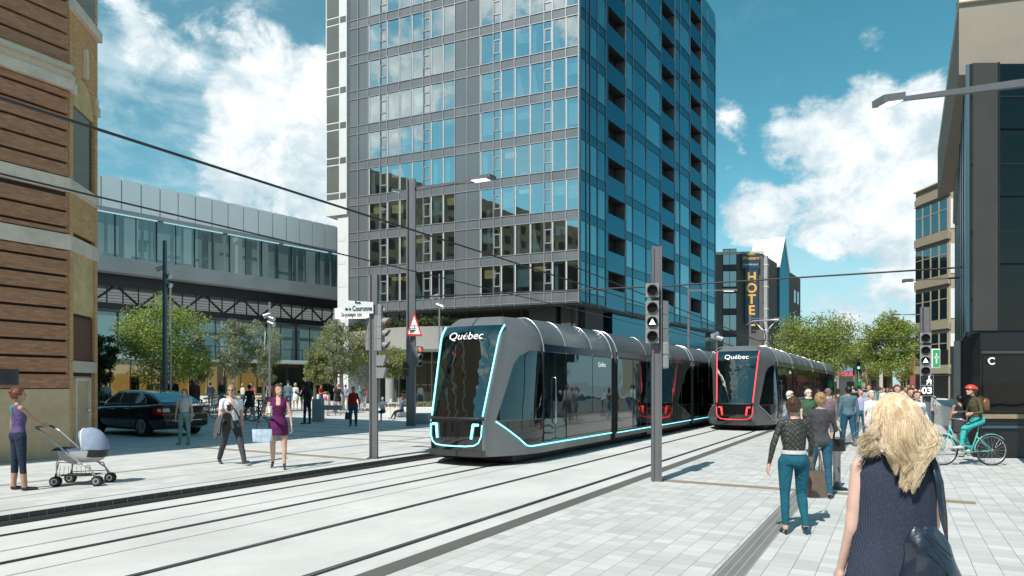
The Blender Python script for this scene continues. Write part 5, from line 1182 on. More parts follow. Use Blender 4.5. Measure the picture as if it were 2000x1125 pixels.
def leaves(centres, n, size, rs, m, droop=0, flat=.8):
    """n small leaves spread round each clump centre: (point, radius)"""
    rg = np.random.default_rng(rs); tot = sum(c[1]**2 for c in centres); V = []; 
    for c, r in centres:
        k = max(4, int(n*r*r/tot)); q = rg.normal(size=(k,3)); q /= np.linalg.norm(q, axis=1)[:,None]; rad = rg.random(k)**.42*r; rad *= np.where(rg.random(k) < .10, 1.25, 1.0)
        p = np.array(c)+q*rad[:,None]*np.array([1,1,flat]); a = rg.normal(size=(k,3)); a[:,2] -= droop; a /= np.linalg.norm(a, axis=1)[:,None]; b = rg.normal(size=(k,3)); b = np.cross(a, b); b /= np.linalg.norm(b, axis=1)[:,None]
        s = size*(rg.random(k)*.8+.6); s = s[:,None]
        V.append(np.stack([p, p+a*s*.5+b*s*.32, p+a*s, p+a*s*.5-b*s*.32], axis=1))
    V = np.concatenate(V).reshape(-1,3); nf = len(V)//4; me = bpy.data.meshes.new('foliage'); me.vertices.add(len(V)); me.vertices.foreach_set('co', V.ravel()); me.loops.add(nf*4); me.loops.foreach_set('vertex_index', np.arange(nf*4)); me.polygons.add(nf); me.polygons.foreach_set('loop_start', np.arange(nf)*4); me.polygons.foreach_set('loop_total', np.full(nf,4)); me.update(calc_edges=True); me.materials.append(MATS[m]); return me
def tree(label, px, d, ytop, ybot, wpx, m='leaf_green', bark='bark', n=9000, size=.10, seed=1, trunk_r=.10, z0=ZL, shape=1.0, clumps=34, droop=0, group=None, cat='tree', lean=0, name='tree'):
    rr = random.Random(seed); base = W(px, 752, d); base.z = z0; t = thing(name, label, cat, base, 0, group)
    zt_ = CH+(752-ytop)/F*d-z0; zb_ = max(.6, CH+(752-ybot)/F*d-z0); rw = wpx/2*1.08/F*d; H = zt_; ch = (zt_-zb_)
    tk = MB(); top = zb_+ch*.72; pts = [Vector((lean*i/5+rr.uniform(-.05,.05)*i*.5, rr.uniform(-.05,.05)*i*.5, top*i/5)) for i in range(6)]
    tk.tube(pts, [trunk_r*(1.25-.95*i/5) for i in range(6)], bark, 9); cen = []
    for k in range(11):
        h = rr.uniform(.15, .85); zb2 = zb_+ch*h*.55; a = rr.uniform(0, 6.28)+k*2.4; rad = rw*(.55+.4*rr.random())*math.sin(math.pi*min(.95,max(.12,h)))**.5*.9; p0 = Vector((lean*zb2/top*1.0, 0, min(zb2, top*.95))); p2 = Vector((math.cos(a)*rad, math.sin(a)*rad, zb_+ch*(.2+.68*h))); p1 = (p0+p2)/2+Vector((0,0,-.08*ch))
        tk.tube([p0,p1,p2], [trunk_r*.45, trunk_r*.28, trunk_r*.08], bark, 6); cen.append(p2)
        for q in range(3): e = p2+Vector((rr.uniform(-1,1),rr.uniform(-1,1),rr.uniform(-.3,.9)))*rw*.35; tk.tube([p1.lerp(p2,.6),e], [trunk_r*.12,trunk_r*.03], bark, 4)
    to = tk.build('trunk', t); C_ = []
    for i in range(clumps):
        for _ in range(40):
            x, y, z = rr.uniform(-1,1), rr.uniform(-1,1), rr.uniform(-1,1); rq = math.sqrt(x*x+y*y); zz = (z+1)/2
            prof = (math.sin(math.pi*min(1,(zz*.86+.10)**shape)))**.6
            if rq < prof*.86: break
        r_ = rw*rr.uniform(.17,.38)*(1.0 if zz < .8 else .75); C_.append((Vector((x*rw*.92, y*rw*.92, zb_+ch*(.06+.86*zz))), r_))
    for c in cen: C_.append((c, rw*.26))
    me = leaves(C_, n, size, seed, m, droop); o = bpy.data.objects.new('crown', me); C.objects.link(o); o.parent = t; return t
tree('dark green tree just right of the brick building behind the black car', 196, 33, 622, 770, 62, 'leaf_dark', n=7000, size=.11, seed=3, group='plaza trees')
tree('broad light green tree standing behind the black car and the blue grey mast', 325, 37, 574, 752, 186, 'leaf_green', n=24000, size=.105, seed=11, clumps=60, trunk_r=.09, group='plaza trees')
tree('sparse darker tree with pale branches behind the man in the brown robe', 385, 40, 640, 765, 80, 'leaf_dark', 'bark_pale', n=4500, size=.10, seed=12, clumps=26, trunk_r=.07, group='plaza trees')
tree('taller silvery birch between the green tree and the slim mast', 457, 39, 594, 742, 74, 'leaf_birch', 'bark_pale', n=11000, size=.085, seed=21, shape=.85, clumps=46, droop=1.4, trunk_r=.07, group='plaza trees')
tree('shorter silvery birch beside the slim floodlight mast', 515, 40, 608, 748, 70, 'leaf_birch', 'bark_pale', n=8500, size=.085, seed=22, shape=.8, clumps=36, droop=1.4, trunk_r=.09, group='plaza trees')
tree('full green tree left of the post with the street name plates', 668, 42, 618, 752, 122, 'leaf_olive', 'bark_pale', n=14000, size=.10, seed=31, clumps=50, trunk_r=.14, group='plaza trees')
tree('small green tree at the left of the fuller plaza tree', 615, 37, 665, 752, 56, 'leaf_olive', n=5000, size=.10, seed=32, group='plaza trees')
tree('narrow upright tree reaching up beside the white tower wall', 655, 40, 600, 740, 62, 'leaf_birch', n=4500, size=.09, seed=33, shape=.7, group='plaza trees')
tree('pale olive tree seen between the two left posts under the canopy', 772, 37, 672, 735, 92, 'leaf_olive', 'bark', n=6000, size=.11, seed=34, trunk_r=.06, group='plaza trees')
tree('big round green street tree rising behind the second tram', 1592, 60, 598, 740, 168, 'leaf_street', 'bark_street', n=22000, size=.17, seed=41, clumps=80, trunk_r=.22, z0=0, group='street trees', shape=.8)
tree('big green street tree with forked trunk beside the beige office', 1738, 54, 604, 730, 108, 'leaf_street', 'bark_street', n=18000, size=.15, seed=42, clumps=70, trunk_r=.20, z0=0, group='street trees', shape=.85)
tree('street tree half hidden between the two big round street trees', 1672, 78, 662, 722, 70, 'leaf_street', 'bark_street', n=6000, size=.18, seed=43, clumps=26, trunk_r=.2, z0=0, group='street trees')
tree('yellow green young tree far down the street left of the bright gap', 1697, 82, 700, 760, 44, 'leaf_yellow', 'bark_street', n=2600, size=.16, seed=44, clumps=18, z0=0, group='street trees')
tree('yellow green young tree far down the street right of the forked trunk', 1762, 74, 690, 762, 40, 'leaf_yellow', 'bark_street', n=2600, size=.16, seed=45, clumps=18, z0=0, group='street trees')
tree('distant small tree in the bright gap at the end of the street', 1722, 130, 722, 752, 36, 'leaf_yellow', 'bark_street', n=1500, size=.3, seed=46, clumps=14, z0=0, group='street trees')
# planting on the canopy
pts_c, zh_c = CANP; rr = random.Random(5); cc_ = []
for i in range(70):
    t_ = rr.random(); p_ = pts_c[min(12, int(1+t_*11.9))]; q = pts_c[max(0, int(1+t_*11.9)-1)]; k = rr.random(); hgt = .25+.5*math.sin(math.pi*min(1,t_*1.05))**.5*rr.random()
    cc_.append((Vector((p_.x+(q.x-p_.x)*k, p_.y+.6+rr.random()*1.8, zh_c+hgt*.6)), .28+.25*rr.random()))
me = leaves(cc_, 15000, .11, 6, 'leaf_dark', 0); o = bpy.data.objects.new('canopy_hedge', me); C.objects.link(o); tag(o, 'dark green hedge growing along the top of the pale canopy', 'hedge')
# hedge behind the car, lawn bank, low shrubs
cc_ = [(Vector((W(180+i*5.5, 752, 29).x, 29+rr.random(), ZL+.5+.5*rr.random())), .5) for i in range(30)]
me = leaves(cc_, 9000, .09, 8, 'leaf_dark'); o = bpy.data.objects.new('hedge', me); C.objects.link(o); tag(o, 'long dark hedge behind the roof of the black car', 'hedge')
lw = MB(); p = [W(x, 752, d) for x, d in ((375,47),(560,48),(640,52.5),(370,52))]
lw.prism([Vector((q.x,q.y,ZL)) for q in p], (0,0,.86), 'conc_light'); tag(lw.build('planter_wall'), 'low pale stone planter holding the lawn in front of the library', 'planter')
g = MB(); c_ = sum(p, Vector())/4; g.prism([Vector((c_.x+(q.x-c_.x)*.97, c_.y+(q.y-c_.y)*.97, ZL+.86)) for q in p], (0,0,.12), 'grass'); go = g.build('lawn'); tag(go, kind='structure')
mat('bench_wood', (.40,.27,.14), .6, 0, .2, 6)
def slabbench(px0, px1, d, z0, z1, m, label, cat='bench', nm='stone_bench', dep=.6):
    a = W(px0, 752, d); b = W(px1, 752, d); mb = MB(); mb.bbox((a.x,d,z0), (b.x,d+dep,z1), .02, m)
    return tag(mb.build(nm), label, cat)
slabbench(540, 640, 47.3, ZL, ZL+.95, 'conc_light', 'long pale stone bench behind the group with the backpack woman')
slabbench(430, 525, 46, ZL+.62, ZL+.80, 'bench_wood', 'wooden slab bench top behind the parked bicycles')
slabbench(738, 870, 33.5, ZL, ZL+.50, 'conc_light', 'pale stone bench edge behind the café chairs')
slabbench(806, 836, 27.5, ZL, ZL+.42, 'conc_grey', 'low grey planter block beside the tall lamp post', 'planter', 'planter_block', 1.2)
cc_ = [(Vector((W(745+i*6, 752, 34.4).x, 34.5, ZL+.55)), .22) for i in range(18)]; me = leaves(cc_, 2500, .08, 18, 'leaf_olive'); o = bpy.data.objects.new('shrub_row', me); C.objects.link(o); tag(o, 'row of low olive shrubs behind the café chairs', 'shrubs')
# grey pedestal with slab
pd = thing('pedestal_bench', 'grey upright pedestal with a horizontal slab beside the man in the dark jacket', 'bench', G(618, 824, ZL)); q = G(618, 824, ZL)
MB().bbox((q.x-.20,q.y,ZL), (q.x+.22,q.y+.5,ZL+1.0), .015, 'conc_grey').build('pedestal', pd, True); MB().bbox((q.x+.22,q.y+.06,ZL+.52), (q.x+1.05,q.y+.45,ZL+.72), .01, 'conc_grey').build('slab', pd, True)
# café chairs and tables
def folding(px, yb, rz, label, table=False):
    q = G(px, yb, ZL); t = thing('cafe_table' if table else 'folding_chair', label, 'table' if table else 'chair', q, rz, 'white café furniture'); w = .3 if table else .21; h = .72 if table else .45
    for s_ in (-1, 1):
        mb = MB(); mb.tube([(-w,s_*w*.8,0),(w,s_*w*.8,h)], .013, 'white_paint', 6); mb.build('leg', t); mb = MB(); mb.tube([(w,s_*w*.75,0),(-w,s_*w*.75,h)]+([] if table else [(-w-.07,s_*w*.75,.86)]), .013, 'white_paint', 6); mb.build('leg', t)
    mb = MB()
    if table: mb.cyl((0,0,h), (0,0,h+.02), .36, 'white_paint', n=24)
    else:
        for i in range(5): mb.box((-w+i*.085,-w,h), (-w+i*.085+.065,w,h+.012), 'white_paint')
    mb.build('tabletop' if table else 'seat', t)
    if not table:
        mb = MB(); [mb.box((-w-.06-i*.01,-w,.62+i*.1), (-w-.04-i*.01,w,.69+i*.1), 'white_paint') for i in range(3)]; mb.build('backrest', t)
    return t
folding(753, 812, R(200), 'white folding chair under the seated man in the patterned shirt'); folding(770, 816, R(80), 'round white café table between the two seated people', True)
folding(789, 814, R(10), 'white folding chair half hidden behind the tall lamp post'); folding(778, 806, R(100), 'empty white folding chair behind the round café table')
folding(700, 806, R(60), 'white folding chair behind the woman in the red jacket'); folding(651, 806, R(150), 'white folding chair beside the child in grey'); folding(666, 800, R(20), 'white café table behind the blond woman in the black skirt', True)
# parked bicycles
for i, (px, yb, rz, fr, lab) in enumerate([(398,818,20,'bike_white','white parked bicycle with its saddle raised behind the man in the grey shirt'),(412,813,35,'bike_black','black parked bicycle leaning beside the white one'),(424,808,50,'bike_black','farther black parked bicycle left of the man in the white shirt'),
        (470,812,160,'bike_white','pale parked bicycle right of the man in the white shirt'),(500,820,15,'bike_black','black bicycle locked left of the rack post'),(518,822,25,'bike_black','black bicycle locked behind the woman in the purple dress'),(533,812,40,'bike_black','farther black bicycle at the right end of the rack')]):
    q = G(px, yb, ZL); b_k = bicycle(q, R(rz), fr, lab, 'bicycles parked on the plaza', rack=False, lod=2.2); b_k.rotation_euler = (R(6), 0, R(rz))
for px, yb, lab in ((394,824,'short black rack post left of the white bicycle'),(505,826,'short black rack post in front of the black bicycles')):
    q = G(px, yb, ZL); tag(MB().cyl(q, q+Vector((0,0,.95)), .035, 'black', n=10).ball(q+Vector((0,0,.95)), .035, 'black').build('rack_post'), lab, 'post')
# ---------------------------------------------------------------- far end of the street
mat('far_wall', (.27,.26,.25), .9, 0, .12, .3); mat('far_red', (.25,.06,.05), .9, 0, .15, .4); mat('far_pale', (.5,.48,.44), .9, 0, .1, .3); mat('far_blue', (.18,.24,.36), .7, 0, 0); mat('sign_pink', (.55,.10,.14), .6, 0, 0)
def block(u0, u1, v0, v1, h, m, label, nwin=6, floors=3, wm='glass_office'):
    o_ = UV(u0, v0); t = thing('street_building', label, 'building', o_, 0, 'buildings down the street'); inner = max(v0, v1) if v0 < -5.36 else min(v0, v1)
    a = UV(u0, inner); f_ = Face((a.x,a.y), SU, v0 > -5.36); mb = MB(); mb.prism([UV(u0,v0), UV(u1,v0), UV(u1,v1), UV(u0,v1)], (0,0,h), m); mb.build('wall', t, True)
    Ls = u1-u0; g_ = f_.box(MB(), 0, Ls, 0+.1, 2.9, 0, .06, 'dark_metal'); g_.build('shop_front', t, True)
    for fl in range(1, floors):
        for i in range(nwin):
            s = Ls*(i+.25)/nwin; w_ = MB(); f_.box(w_, s, s+Ls/nwin*.45, fl*3.2+.8, fl*3.2+2.4, 0, .05, wm); f_.box(w_, s-.1, s+Ls/nwin*.45+.1, fl*3.2+.65, fl*3.2+.78, 0, .12, 'far_pale'); w_.build('window', t, True)
    e_ = UV(u0, min(v0, v1)); fe = Face((e_.x,e_.y), SV); Le = abs(v1-v0)
    for i in range(int(Le/3.2)):
        for fl in range(floors): w_ = MB(); fe.box(w_, .6+i*3.2, 2.5+i*3.2, fl*2.7+(.1 if fl == 0 else .5), fl*2.7+2.2, 0, .08, wm if fl else 'dark_metal'); w_.build('end_window', t, True)
    f_.box(MB(), -.1, Ls+.1, h, h+.3, -.5, .25, 'far_pale').build('cornice', t, True); return t, f_
t, f_ = block(108, 142, -26, -3.2, 7.4, 'far_wall', 'grey three storey building behind the tail of the second tram'); q1 = W(1650,706,95); MB().box((q1.x-1.1,q1.y-.1,q1.z-1.4), (q1.x+1.1,q1.y+.1,q1.z+1.6), 'far_blue').build('banner', t, True); MB().box((q1.x-1.1,q1.y-.1,q1.z-2.1), (q1.x+1.1,q1.y+.1,q1.z-1.45), 'sign_pink').build('banner', t, True)
block(144, 176, -26, -2.2, 8, 'far_pale', 'pale low building farther down the left side of the street'); block(178, 230, -26, -1.6, 10, 'far_red', 'reddish building at the far left end of the street', 8)
t, f_ = block(104, 128, 1.6, 14, 8, 'far_red', 'red brick building down the street behind the forked tree'); block(130, 168, 1.4, 14, 9, 'far_wall', 'grey building on the far right side of the street'); block(170, 240, 1.2, 14, 8, 'far_pale', 'pale building row at the far right end of the street', 10)
# traffic light far away
t = thing('traffic_light', 'small distant traffic light showing green beside the second tram', 'traffic light', W(1676,752,62)); q = W(1676,752,62); t.location = (q.x,q.y,0)
MB().cyl((q.x,q.y,0), (q.x,q.y,3.6), .07, 'dark_metal').build('post', t, True); h_ = signal_head(t, Vector((q.x,q.y-.1,3.9)), .34, 3, Vector((-.4,-.9,0)), {1:'go_green'}, 'dark_metal', pitch=.36)
q = W(1677, 752, 60); tag(MB().box((q.x-.25,q.y,0), (q.x+.25,q.y+.05,.02), 'dark_metal').box((q.x-.03,q.y,0), (q.x+.03,q.y+.06,3.0), 'alu').box((q.x-.28,q.y-.03,1.55), (q.x+.28,q.y,2.1), 'sign_green').build('street_sign'), 'small teal green sign on a thin post near the distant traffic light', 'sign')
# unseen buildings added for brown reflections in the tower and tram glass
def backblock(x0, x1, y0, y1, h, m, label):
    t = thing('street_building', label, 'building', ((x0+x1)/2,(y0+y1)/2,0), 0, 'unseen buildings added for reflections'); MB().box((x0,y0,0), (x1,y1,h), m).build('wall', t, True)
    for fl in range(int(h/3.4)):
        w_ = MB()
        for i in range(int((x1-x0)/3)): w_.box((x0+.8+i*3,y1-.0,fl*3.4+1), (x0+2.4+i*3,y1+.06,fl*3.4+2.8), 'room_dark')
        for i in range(int((y1-y0)/3)): w_.box((x1,y0+.8+i*3,fl*3.4+1), (x1+.06,y0+2.4+i*3,fl*3.4+2.8), 'room_dark')
        w_.build('window_row', t, True)
mat('back_brown', (.30,.22,.13), .9, 0, .3, .3)

backblock(-98, -74, -60, 46, 43, 'back_brown', 'tall unseen brown block added beyond the brick building for reflections')
# ---------------------------------------------------------------- people
SKIN = {'fair':(.56,.33,.24), 'tan':(.42,.24,.16), 'dark':(.12,.06,.04), 'pale':(.66,.44,.36)}
def skinmat(k):
    n = 'skin_'+k
    if n not in MATS:
        m, nt, b = newmat(n); c = SKIN[k]; f = mrange(nt, noise(nt, coords(nt), 14, 4), .3, .7)
        L(nt, mixc(nt, f, tuple(x*.9 for x in c), tuple(x*1.08 for x in c)), b.inputs['Base Color']); b.inputs['Roughness'].default_value = .5; b.inputs['Subsurface Weight'].default_value = .12; b.inputs['Subsurface Radius'].default_value = (.02,.008,.004); b.inputs['Subsurface Scale'].default_value = .5
    return n
CN = {'white':(.72,.72,.74),'black':(.02,.02,.022),'charcoal':(.055,.055,.062),'navy':(.02,.03,.055),'jeans':(.025,.09,.14),'teal_jeans':(.010,.095,.135),'grey':(.34,.345,.34),'lightgrey':(.52,.52,.51),'purple':(.10,.012,.075),'violet':(.10,.075,.19),'red':(.32,.015,.015),'pink':(.60,.18,.25),'deep_pink':(.55,.03,.10),'green':(.05,.10,.06),'teal':(.06,.20,.20),'pale_teal':(.19,.32,.30),'brown':(.12,.045,.025),'khaki':(.30,.24,.15),'blue':(.07,.14,.24),'steel_blue':(.10,.17,.21),'lilac':(.36,.38,.55),'olive':(.08,.075,.04),'darkgrey':(.085,.088,.09),'cream':(.65,.6,.52),'mauve':(.20,.14,.155),'turquoise':(.05,.42,.40),'patterned':(.08,.12,.20),'dark_olive':(.035,.035,.025),'orange':(.6,.18,.05),
      'hair_brown':(.055,.025,.012),'hair_black':(.012,.010,.009),'hair_pale':(.66,.52,.34),'hair_blond':(.50,.34,.15),'hair_dirty':(.32,.20,.09),'hair_red':(.13,.03,.012),'hair_grey':(.45,.43,.40),'hair_white':(.66,.63,.56),'shoe_black':(.012,.012,.014),'shoe_navy':(.03,.035,.05),'shoe_white':(.6,.6,.58),'leather_brown':(.16,.075,.03),'leather_taupe':(.13,.095,.07),'leather_navy':(.02,.028,.045),'leather_black':(.014,.014,.016)}
def cmat(k):
    n = 'c_'+k
    if n not in MATS:
        if k.startswith('hair'):
            m, nt, b = newmat(n); c = CN[k]; f = mrange(nt, noise(nt, coords(nt, 'Object', (60,60,9)), 1, 5, .6), .3, .7)
            L(nt, mixc(nt, f, tuple(x*.55 for x in c), tuple(min(1,x*1.5) for x in c)), b.inputs['Base Color']); b.inputs['Roughness'].default_value = .42; bump(nt, b, noise(nt, coords(nt, 'Object', (90,90,10)), 1, 4), .8, .012)
        elif k.startswith(('shoe','leather')): mat(n, CN[k], .32, 0, .15, 12, .25, 40)
        else: cloth(n, CN[k])
    return n
CN['leather_quilt'] = (.03,.033,.03)
m_, nt_, b_ = newmat('c_leather_quilt'); co_ = coords(nt_); w1q = N(nt_, 'ShaderNodeTexWave', wave_type='BANDS', bands_direction='DIAGONAL'); w1q.inputs['Scale'].default_value = 10; L(nt_, co_, w1q.inputs[0])
mp_ = N(nt_, 'ShaderNodeMapping'); mp_.inputs['Scale'].default_value = (-1,1,1); L(nt_, co_, mp_.inputs[0]); w2q = N(nt_, 'ShaderNodeTexWave', wave_type='BANDS', bands_direction='DIAGONAL'); w2q.inputs['Scale'].default_value = 10; L(nt_, mp_.outputs[0], w2q.inputs[0])
hq = mth(nt_, 'MINIMUM', w1q.outputs['Fac'], w2q.outputs['Fac']); hq = mrange(nt_, hq, 0, .35); L(nt_, mixc(nt_, hq, (.012,.013,.012), (.045,.05,.042)), b_.inputs['Base Color']); b_.inputs['Roughness'].default_value = .48
bump(nt_, b_, mth(nt_, 'ADD', hq, mth(nt_, 'MULTIPLY', noise(nt_, co_, 14, 4), 1.2)), .5, .012)
mat('eye_dark', (.02,.015,.012), .2, 0, 0); mat('lip', (.38,.12,.10), .5, 0, 0); mat('paper_cup', (.75,.74,.72), .6, 0, .03)
def capsule(mb, p0, p1, r0, r1, n=12, fl=None):
    """closed tapered capsule; fl = (axis, factor) flattens its section"""
    p0 = Vector(p0); p1 = Vector(p1); d = p1-p0
    if d.length < 1e-5: d = Vector((0,0,1e-4))
    z = d.normalized(); x = z.cross(Vector((0,1,0))) if abs(z.y) < .9 else z.cross(Vector((1,0,0))); x.normalize(); y = z.cross(x); rings = []
    for k in range(4): a = math.pi/2*(1-k/4)*1.0; rings.append((p0-z*r0*math.sin(a), max(.0006, r0*math.cos(a)) if k else .0008))
    rings.append((p0, r0)); rings.append((p1, r1))
    for k in range(1, 5): a = math.pi/2*k/4; rings.append((p1+z*r1*math.sin(a), max(.0008, r1*math.cos(a))))
    V = []
    for c, r in rings:
        ring = []
        for i in range(n):
            q = (x*math.cos(2*math.pi*i/n)+y*math.sin(2*math.pi*i/n))*r
            if fl: ax = Vector(fl[0]); q = q-ax*(q.dot(ax))*(1-fl[1])
            ring.append(c+q)
        V.append(ring)
    mb.loft(V, 'black')
def rotx(v, a, piv): 
    c, s_ = math.cos(a), math.sin(a); q = v-piv; return Vector((q.x, q.y*c+q.z*s_, -q.y*s_+q.z*c))+piv   # positive leans forward (+y)
def person(label, loc, H, heading, male=True, skin='fair', hair='hair_brown', hs='short', top='white', sleeve=.55, bottom='charcoal', hem=.05, shoe='shoe_black', topm=.585, coat=None, legL=(0,0), legR=(0,0), armL=(0,6,8), armR=(0,6,8), spread=3, lean=0, skirt=None, heel=False, vox=.016, seated=False, headturn=0, headtilt=0, fat=1.0, extra=None, group='people in the square', neck='skin', fcurl=.5, cat='person', tgt=(None,None), tgoff=0, glasses=False, headlean=0, footpitch=(0,0), name='person', handopen=None):
    """body grown from tapered limbs into one skin; arm=(forward swing, outward, elbow bend[, inward]), leg=(forward swing, knee bend)"""
    h = H; P = []   # prims: p0,p1,r0,r1,la,lb,tcut
    sw = .108*h if male else .094*h; hw = .052*h if male else .055*h
    hip = Vector((0,0,.53*h)); prim = lambda a,b,r0,r1,la,lb=None,t=2.0,fl=None: P.append((Vector(a),Vector(b),r0*fat if la in ('top','leg') else r0,r1*fat if la in ('top','leg') else r1,la,lb or la,t,fl))
    # legs
    feet = []
    for s_, (sw_, kb), fp in ((-1, legL, footpitch[0]), (1, legR, footpitch[1])):
        a = R(sw_); b = R(sw_-kb); hj = Vector((s_*hw, 0, .515*h)); sp = s_*math.sin(R(spread))
        k = hj+Vector((sp, math.sin(a), -math.cos(a))).normalized()*.245*h; an = k+Vector((sp*.3, math.sin(b), -math.cos(b))).normalized()*.235*h
        tr0 = (.052 if male else .054)*h; prim(hj, k, tr0, .033*h, 'leg'); prim(k, k.lerp(an,.35), .033*h, .031*h, 'leg'); prim(k.lerp(an,.3), an, .0315*h, .019*h if hem > .2 else .023*h, 'leg')
        fd = Vector((s_*.12, math.cos(b*.0+R(-fp)), math.sin(R(-fp)))) if not seated else Vector((s_*.1, 1, 0)); fd.normalize()
        if heel: prim(an+Vector((0,-.008*h,-.012*h)), an+Vector((0,-.015*h,-.052*h)), .012*h, .006*h, 'shoe'); prim(an+fd*.012*h, an+fd*.085*h+Vector((0,0,-.045*h)), .018*h, .014*h, 'shoe'); 
        else: prim(an+Vector((0,-.01*h,-.018*h)), an+fd*.10*h+Vector((0,0,-.026*h)), .021*h, .017*h, 'shoe')
        feet.append(an)
    # trunk as rings
    if male: tr_ = [(.475,.05,.045,0),(.50,.088,.062,-.004),(.535,.092,.066,-.004),(.585,.080,.056,0),(.64,.082,.058,.002),(.70,.096,.062,.002),(.755,.104,.062,0),(.795,.100,.054,-.004),(.822,.066,.042,-.006),(.838,.036,.032,-.006)]
    else: tr_ = [(.475,.05,.045,0),(.50,.092,.066,-.008),(.535,.094,.070,-.008),(.585,.076,.054,0),(.625,.068,.050,.002),(.69,.080,.060,.006),(.735,.086,.064,.008),(.79,.084,.048,-.002),(.820,.056,.038,-.006),(.836,.032,.028,-.006)]
    fx = lambda v: rotx(v, R(lean), hip); ring = []
    for z, a, b, oy in tr_:
        ring.append([fx(Vector((a*h*fat*math.cos(q), (b*fat*math.sin(q)+oy)*h, z*h))) for q in [2*math.pi*i/20 for i in range(20)]])
    mb = MB(); mb.loft(ring, 'black')
    if skirt:   # (waist z, hem z, flare)
        wz_, hz_, flr = skirt; rg = []
        mid = (feet[0]+feet[1])/2; 
        for i in range(7):
            t = i/6; z = (wz_+(hz_-wz_)*t)*h; a = (.074+(.024+flr)*min(1,t*2.2))*h*fat; b = (.056+(.022+flr)*min(1,t*2.0))*h*fat
            if t > .4: a *= 1+.15*flr
            c = Vector((0, mid.y*max(0,t-.3)*.5, 0)); rg.append([fx(Vector((a*math.cos(q), b*math.sin(q)*(1+.3*abs(legL[0]-legR[0])/60*t), z)))+c if z > hip.z else Vector((a*math.cos(q), b*math.sin(q)*(1+.9*abs(legL[0]-legR[0])/60*t), z))+c for q in [2*math.pi*j/20 for j in range(20)]])
        mb.loft(rg, 'black')
    hh = fx(Vector((0, headlean*h, .93*h)))
    # arms
    hands = []; hm = []
    for s_, arm in ((-1, armL), (1, armR)):
        sa, oa, eb = arm[:3]; ia = arm[3] if len(arm) > 3 else 0; tw = arm[4] if len(arm) > 4 else 0
        sj = fx(Vector((s_*sw, -.004*h, .800*h))); a = R(sa)+R(lean)*.3; 
        ud = Vector((s_*math.sin(R(oa)), math.sin(a)*math.cos(R(oa)), -math.cos(a)*math.cos(R(oa)))); el = sj+ud*.172*h; b = a+R(eb)
        fd = Vector((s_*math.sin(R(oa*.5-ia)), math.sin(b)*math.cos(R(ia)), -math.cos(b)*math.cos(R(ia)))).normalized(); wr = el+fd*.148*h
        tg = tgt[0 if s_ < 0 else 1]
        if tg is not None:
            T = Matrix.Rotation(R(heading), 3, 'Z') @ (Vector(tg)-Vector(loc)); T.z += tgoff*h; v = T-sj; L1, L2 = .172*h, .196*h; dd = min(v.length, (L1+L2)*.995); v = v.normalized()*dd; ca = (L1*L1+dd*dd-L2*L2)/(2*L1*dd); pole = Vector((s_*.35,-.35,-1)); n_ = v.normalized(); pl_ = (pole-n_*pole.dot(n_)).normalized()
            el = sj+n_*L1*ca+pl_*L1*math.sqrt(max(0,1-ca*ca)); fd = (sj+v-el).normalized(); wr = el+fd*.148*h
        ra = (.0275 if male else .0225)*h; prim(sj, el, ra*1.12, ra*.82, 'uarm'); prim(el, wr, ra*.80, ra*.52, 'farm')
        prim(fx(Vector((s_*.03*h,-.004*h,.812*h))), sj, .026*h, ra*1.1, 'top' if sleeve > 0 else 'strap')
        # hand: palm and five fingers
        inw = Vector((-s_,0,0)); inw = (inw-fd*inw.dot(fd)).normalized(); 
        if tw: inw = Matrix.Rotation(R(tw)*s_, 3, fd) @ inw
        acr = fd.cross(inw).normalized(); acr = acr if acr.y > 0 or abs(acr.y) < .1 else -acr
        if tw and acr.z > .3: pass
        pal = wr+fd*.052*h; rf_ = max(.0052*h, vox*.62)
        for q in (-.012, 0, .012): prim(wr+acr*q*h*.5, pal+acr*q*h*1.1, .011*h, .0095*h, 'hand')
        cu = fcurl if handopen is None else (handopen[0] if s_ < 0 else handopen[1])
        for i, (off_, ln) in enumerate(((-.019,.036),(-.0065,.044),(.006,.047),(.0185,.042))):
            p0_ = pal+acr*off_*h; d1 = (fd*math.cos(cu*.9)+inw*math.sin(cu*.9)+acr*off_*2.2).normalized(); p1_ = p0_+d1*ln*h*.55; d2 = (fd*math.cos(cu*2.1)+inw*math.sin(cu*2.1)+acr*off_*2).normalized(); prim(p0_, p1_, rf_, rf_*.95, 'hand'); prim(p1_, p1_+d2*ln*h*.5, rf_*.95, rf_*.82, 'hand')
        tb_ = wr+fd*.015*h+acr*.014*h; t1 = tb_+(acr*.75+fd*.7+inw*.25).normalized()*.026*h; prim(tb_, t1, rf_*1.35, rf_*1.1, 'hand'); prim(t1, t1+(fd*.85+inw*(.25+cu*.5)+acr*.15).normalized()*.022*h, rf_*1.08, rf_*.9, 'hand')
        hands.append((pal, fd, inw, wr))
    # neck, head
    prim(fx(Vector((0,-.008*h,.81*h))), fx(Vector((0,.0,.885*h)))+Vector((0,headlean*h*.6,0)), .034*h if male else .028*h, .030*h if male else .026*h, 'neck')
    if not male: 
        for s_ in (-1,1): prim(fx(Vector((s_*.036*h,.036*h,.735*h))), fx(Vector((s_*.036*h,.044*h,.728*h))), .030*h, .026*h, 'top')
    hr = Euler((R(headtilt), 0, R(-headturn))).to_matrix(); hp = lambda x, y, z: hh + hr @ Vector((x*h, y*h, z*h))
    hrings = []
    for z, a, b, oy in ((-.060,.014,.016,.028),(-.052,.026,.030,.020),(-.036,.035,.044,.008),(-.015,.0395,.052,.002),(.008,.0425,.056,-.001),(.030,.0425,.056,-.004),(.048,.036,.047,-.006),(.062,.022,.030,-.007),(.068,.008,.010,-.007)):
        hrings.append([hp(a*math.cos(q), b*math.sin(q)+oy, z) for q in [2*math.pi*i/20 for i in range(20)]])
    mb.loft(hrings, 'black'); fr_ = len(P)
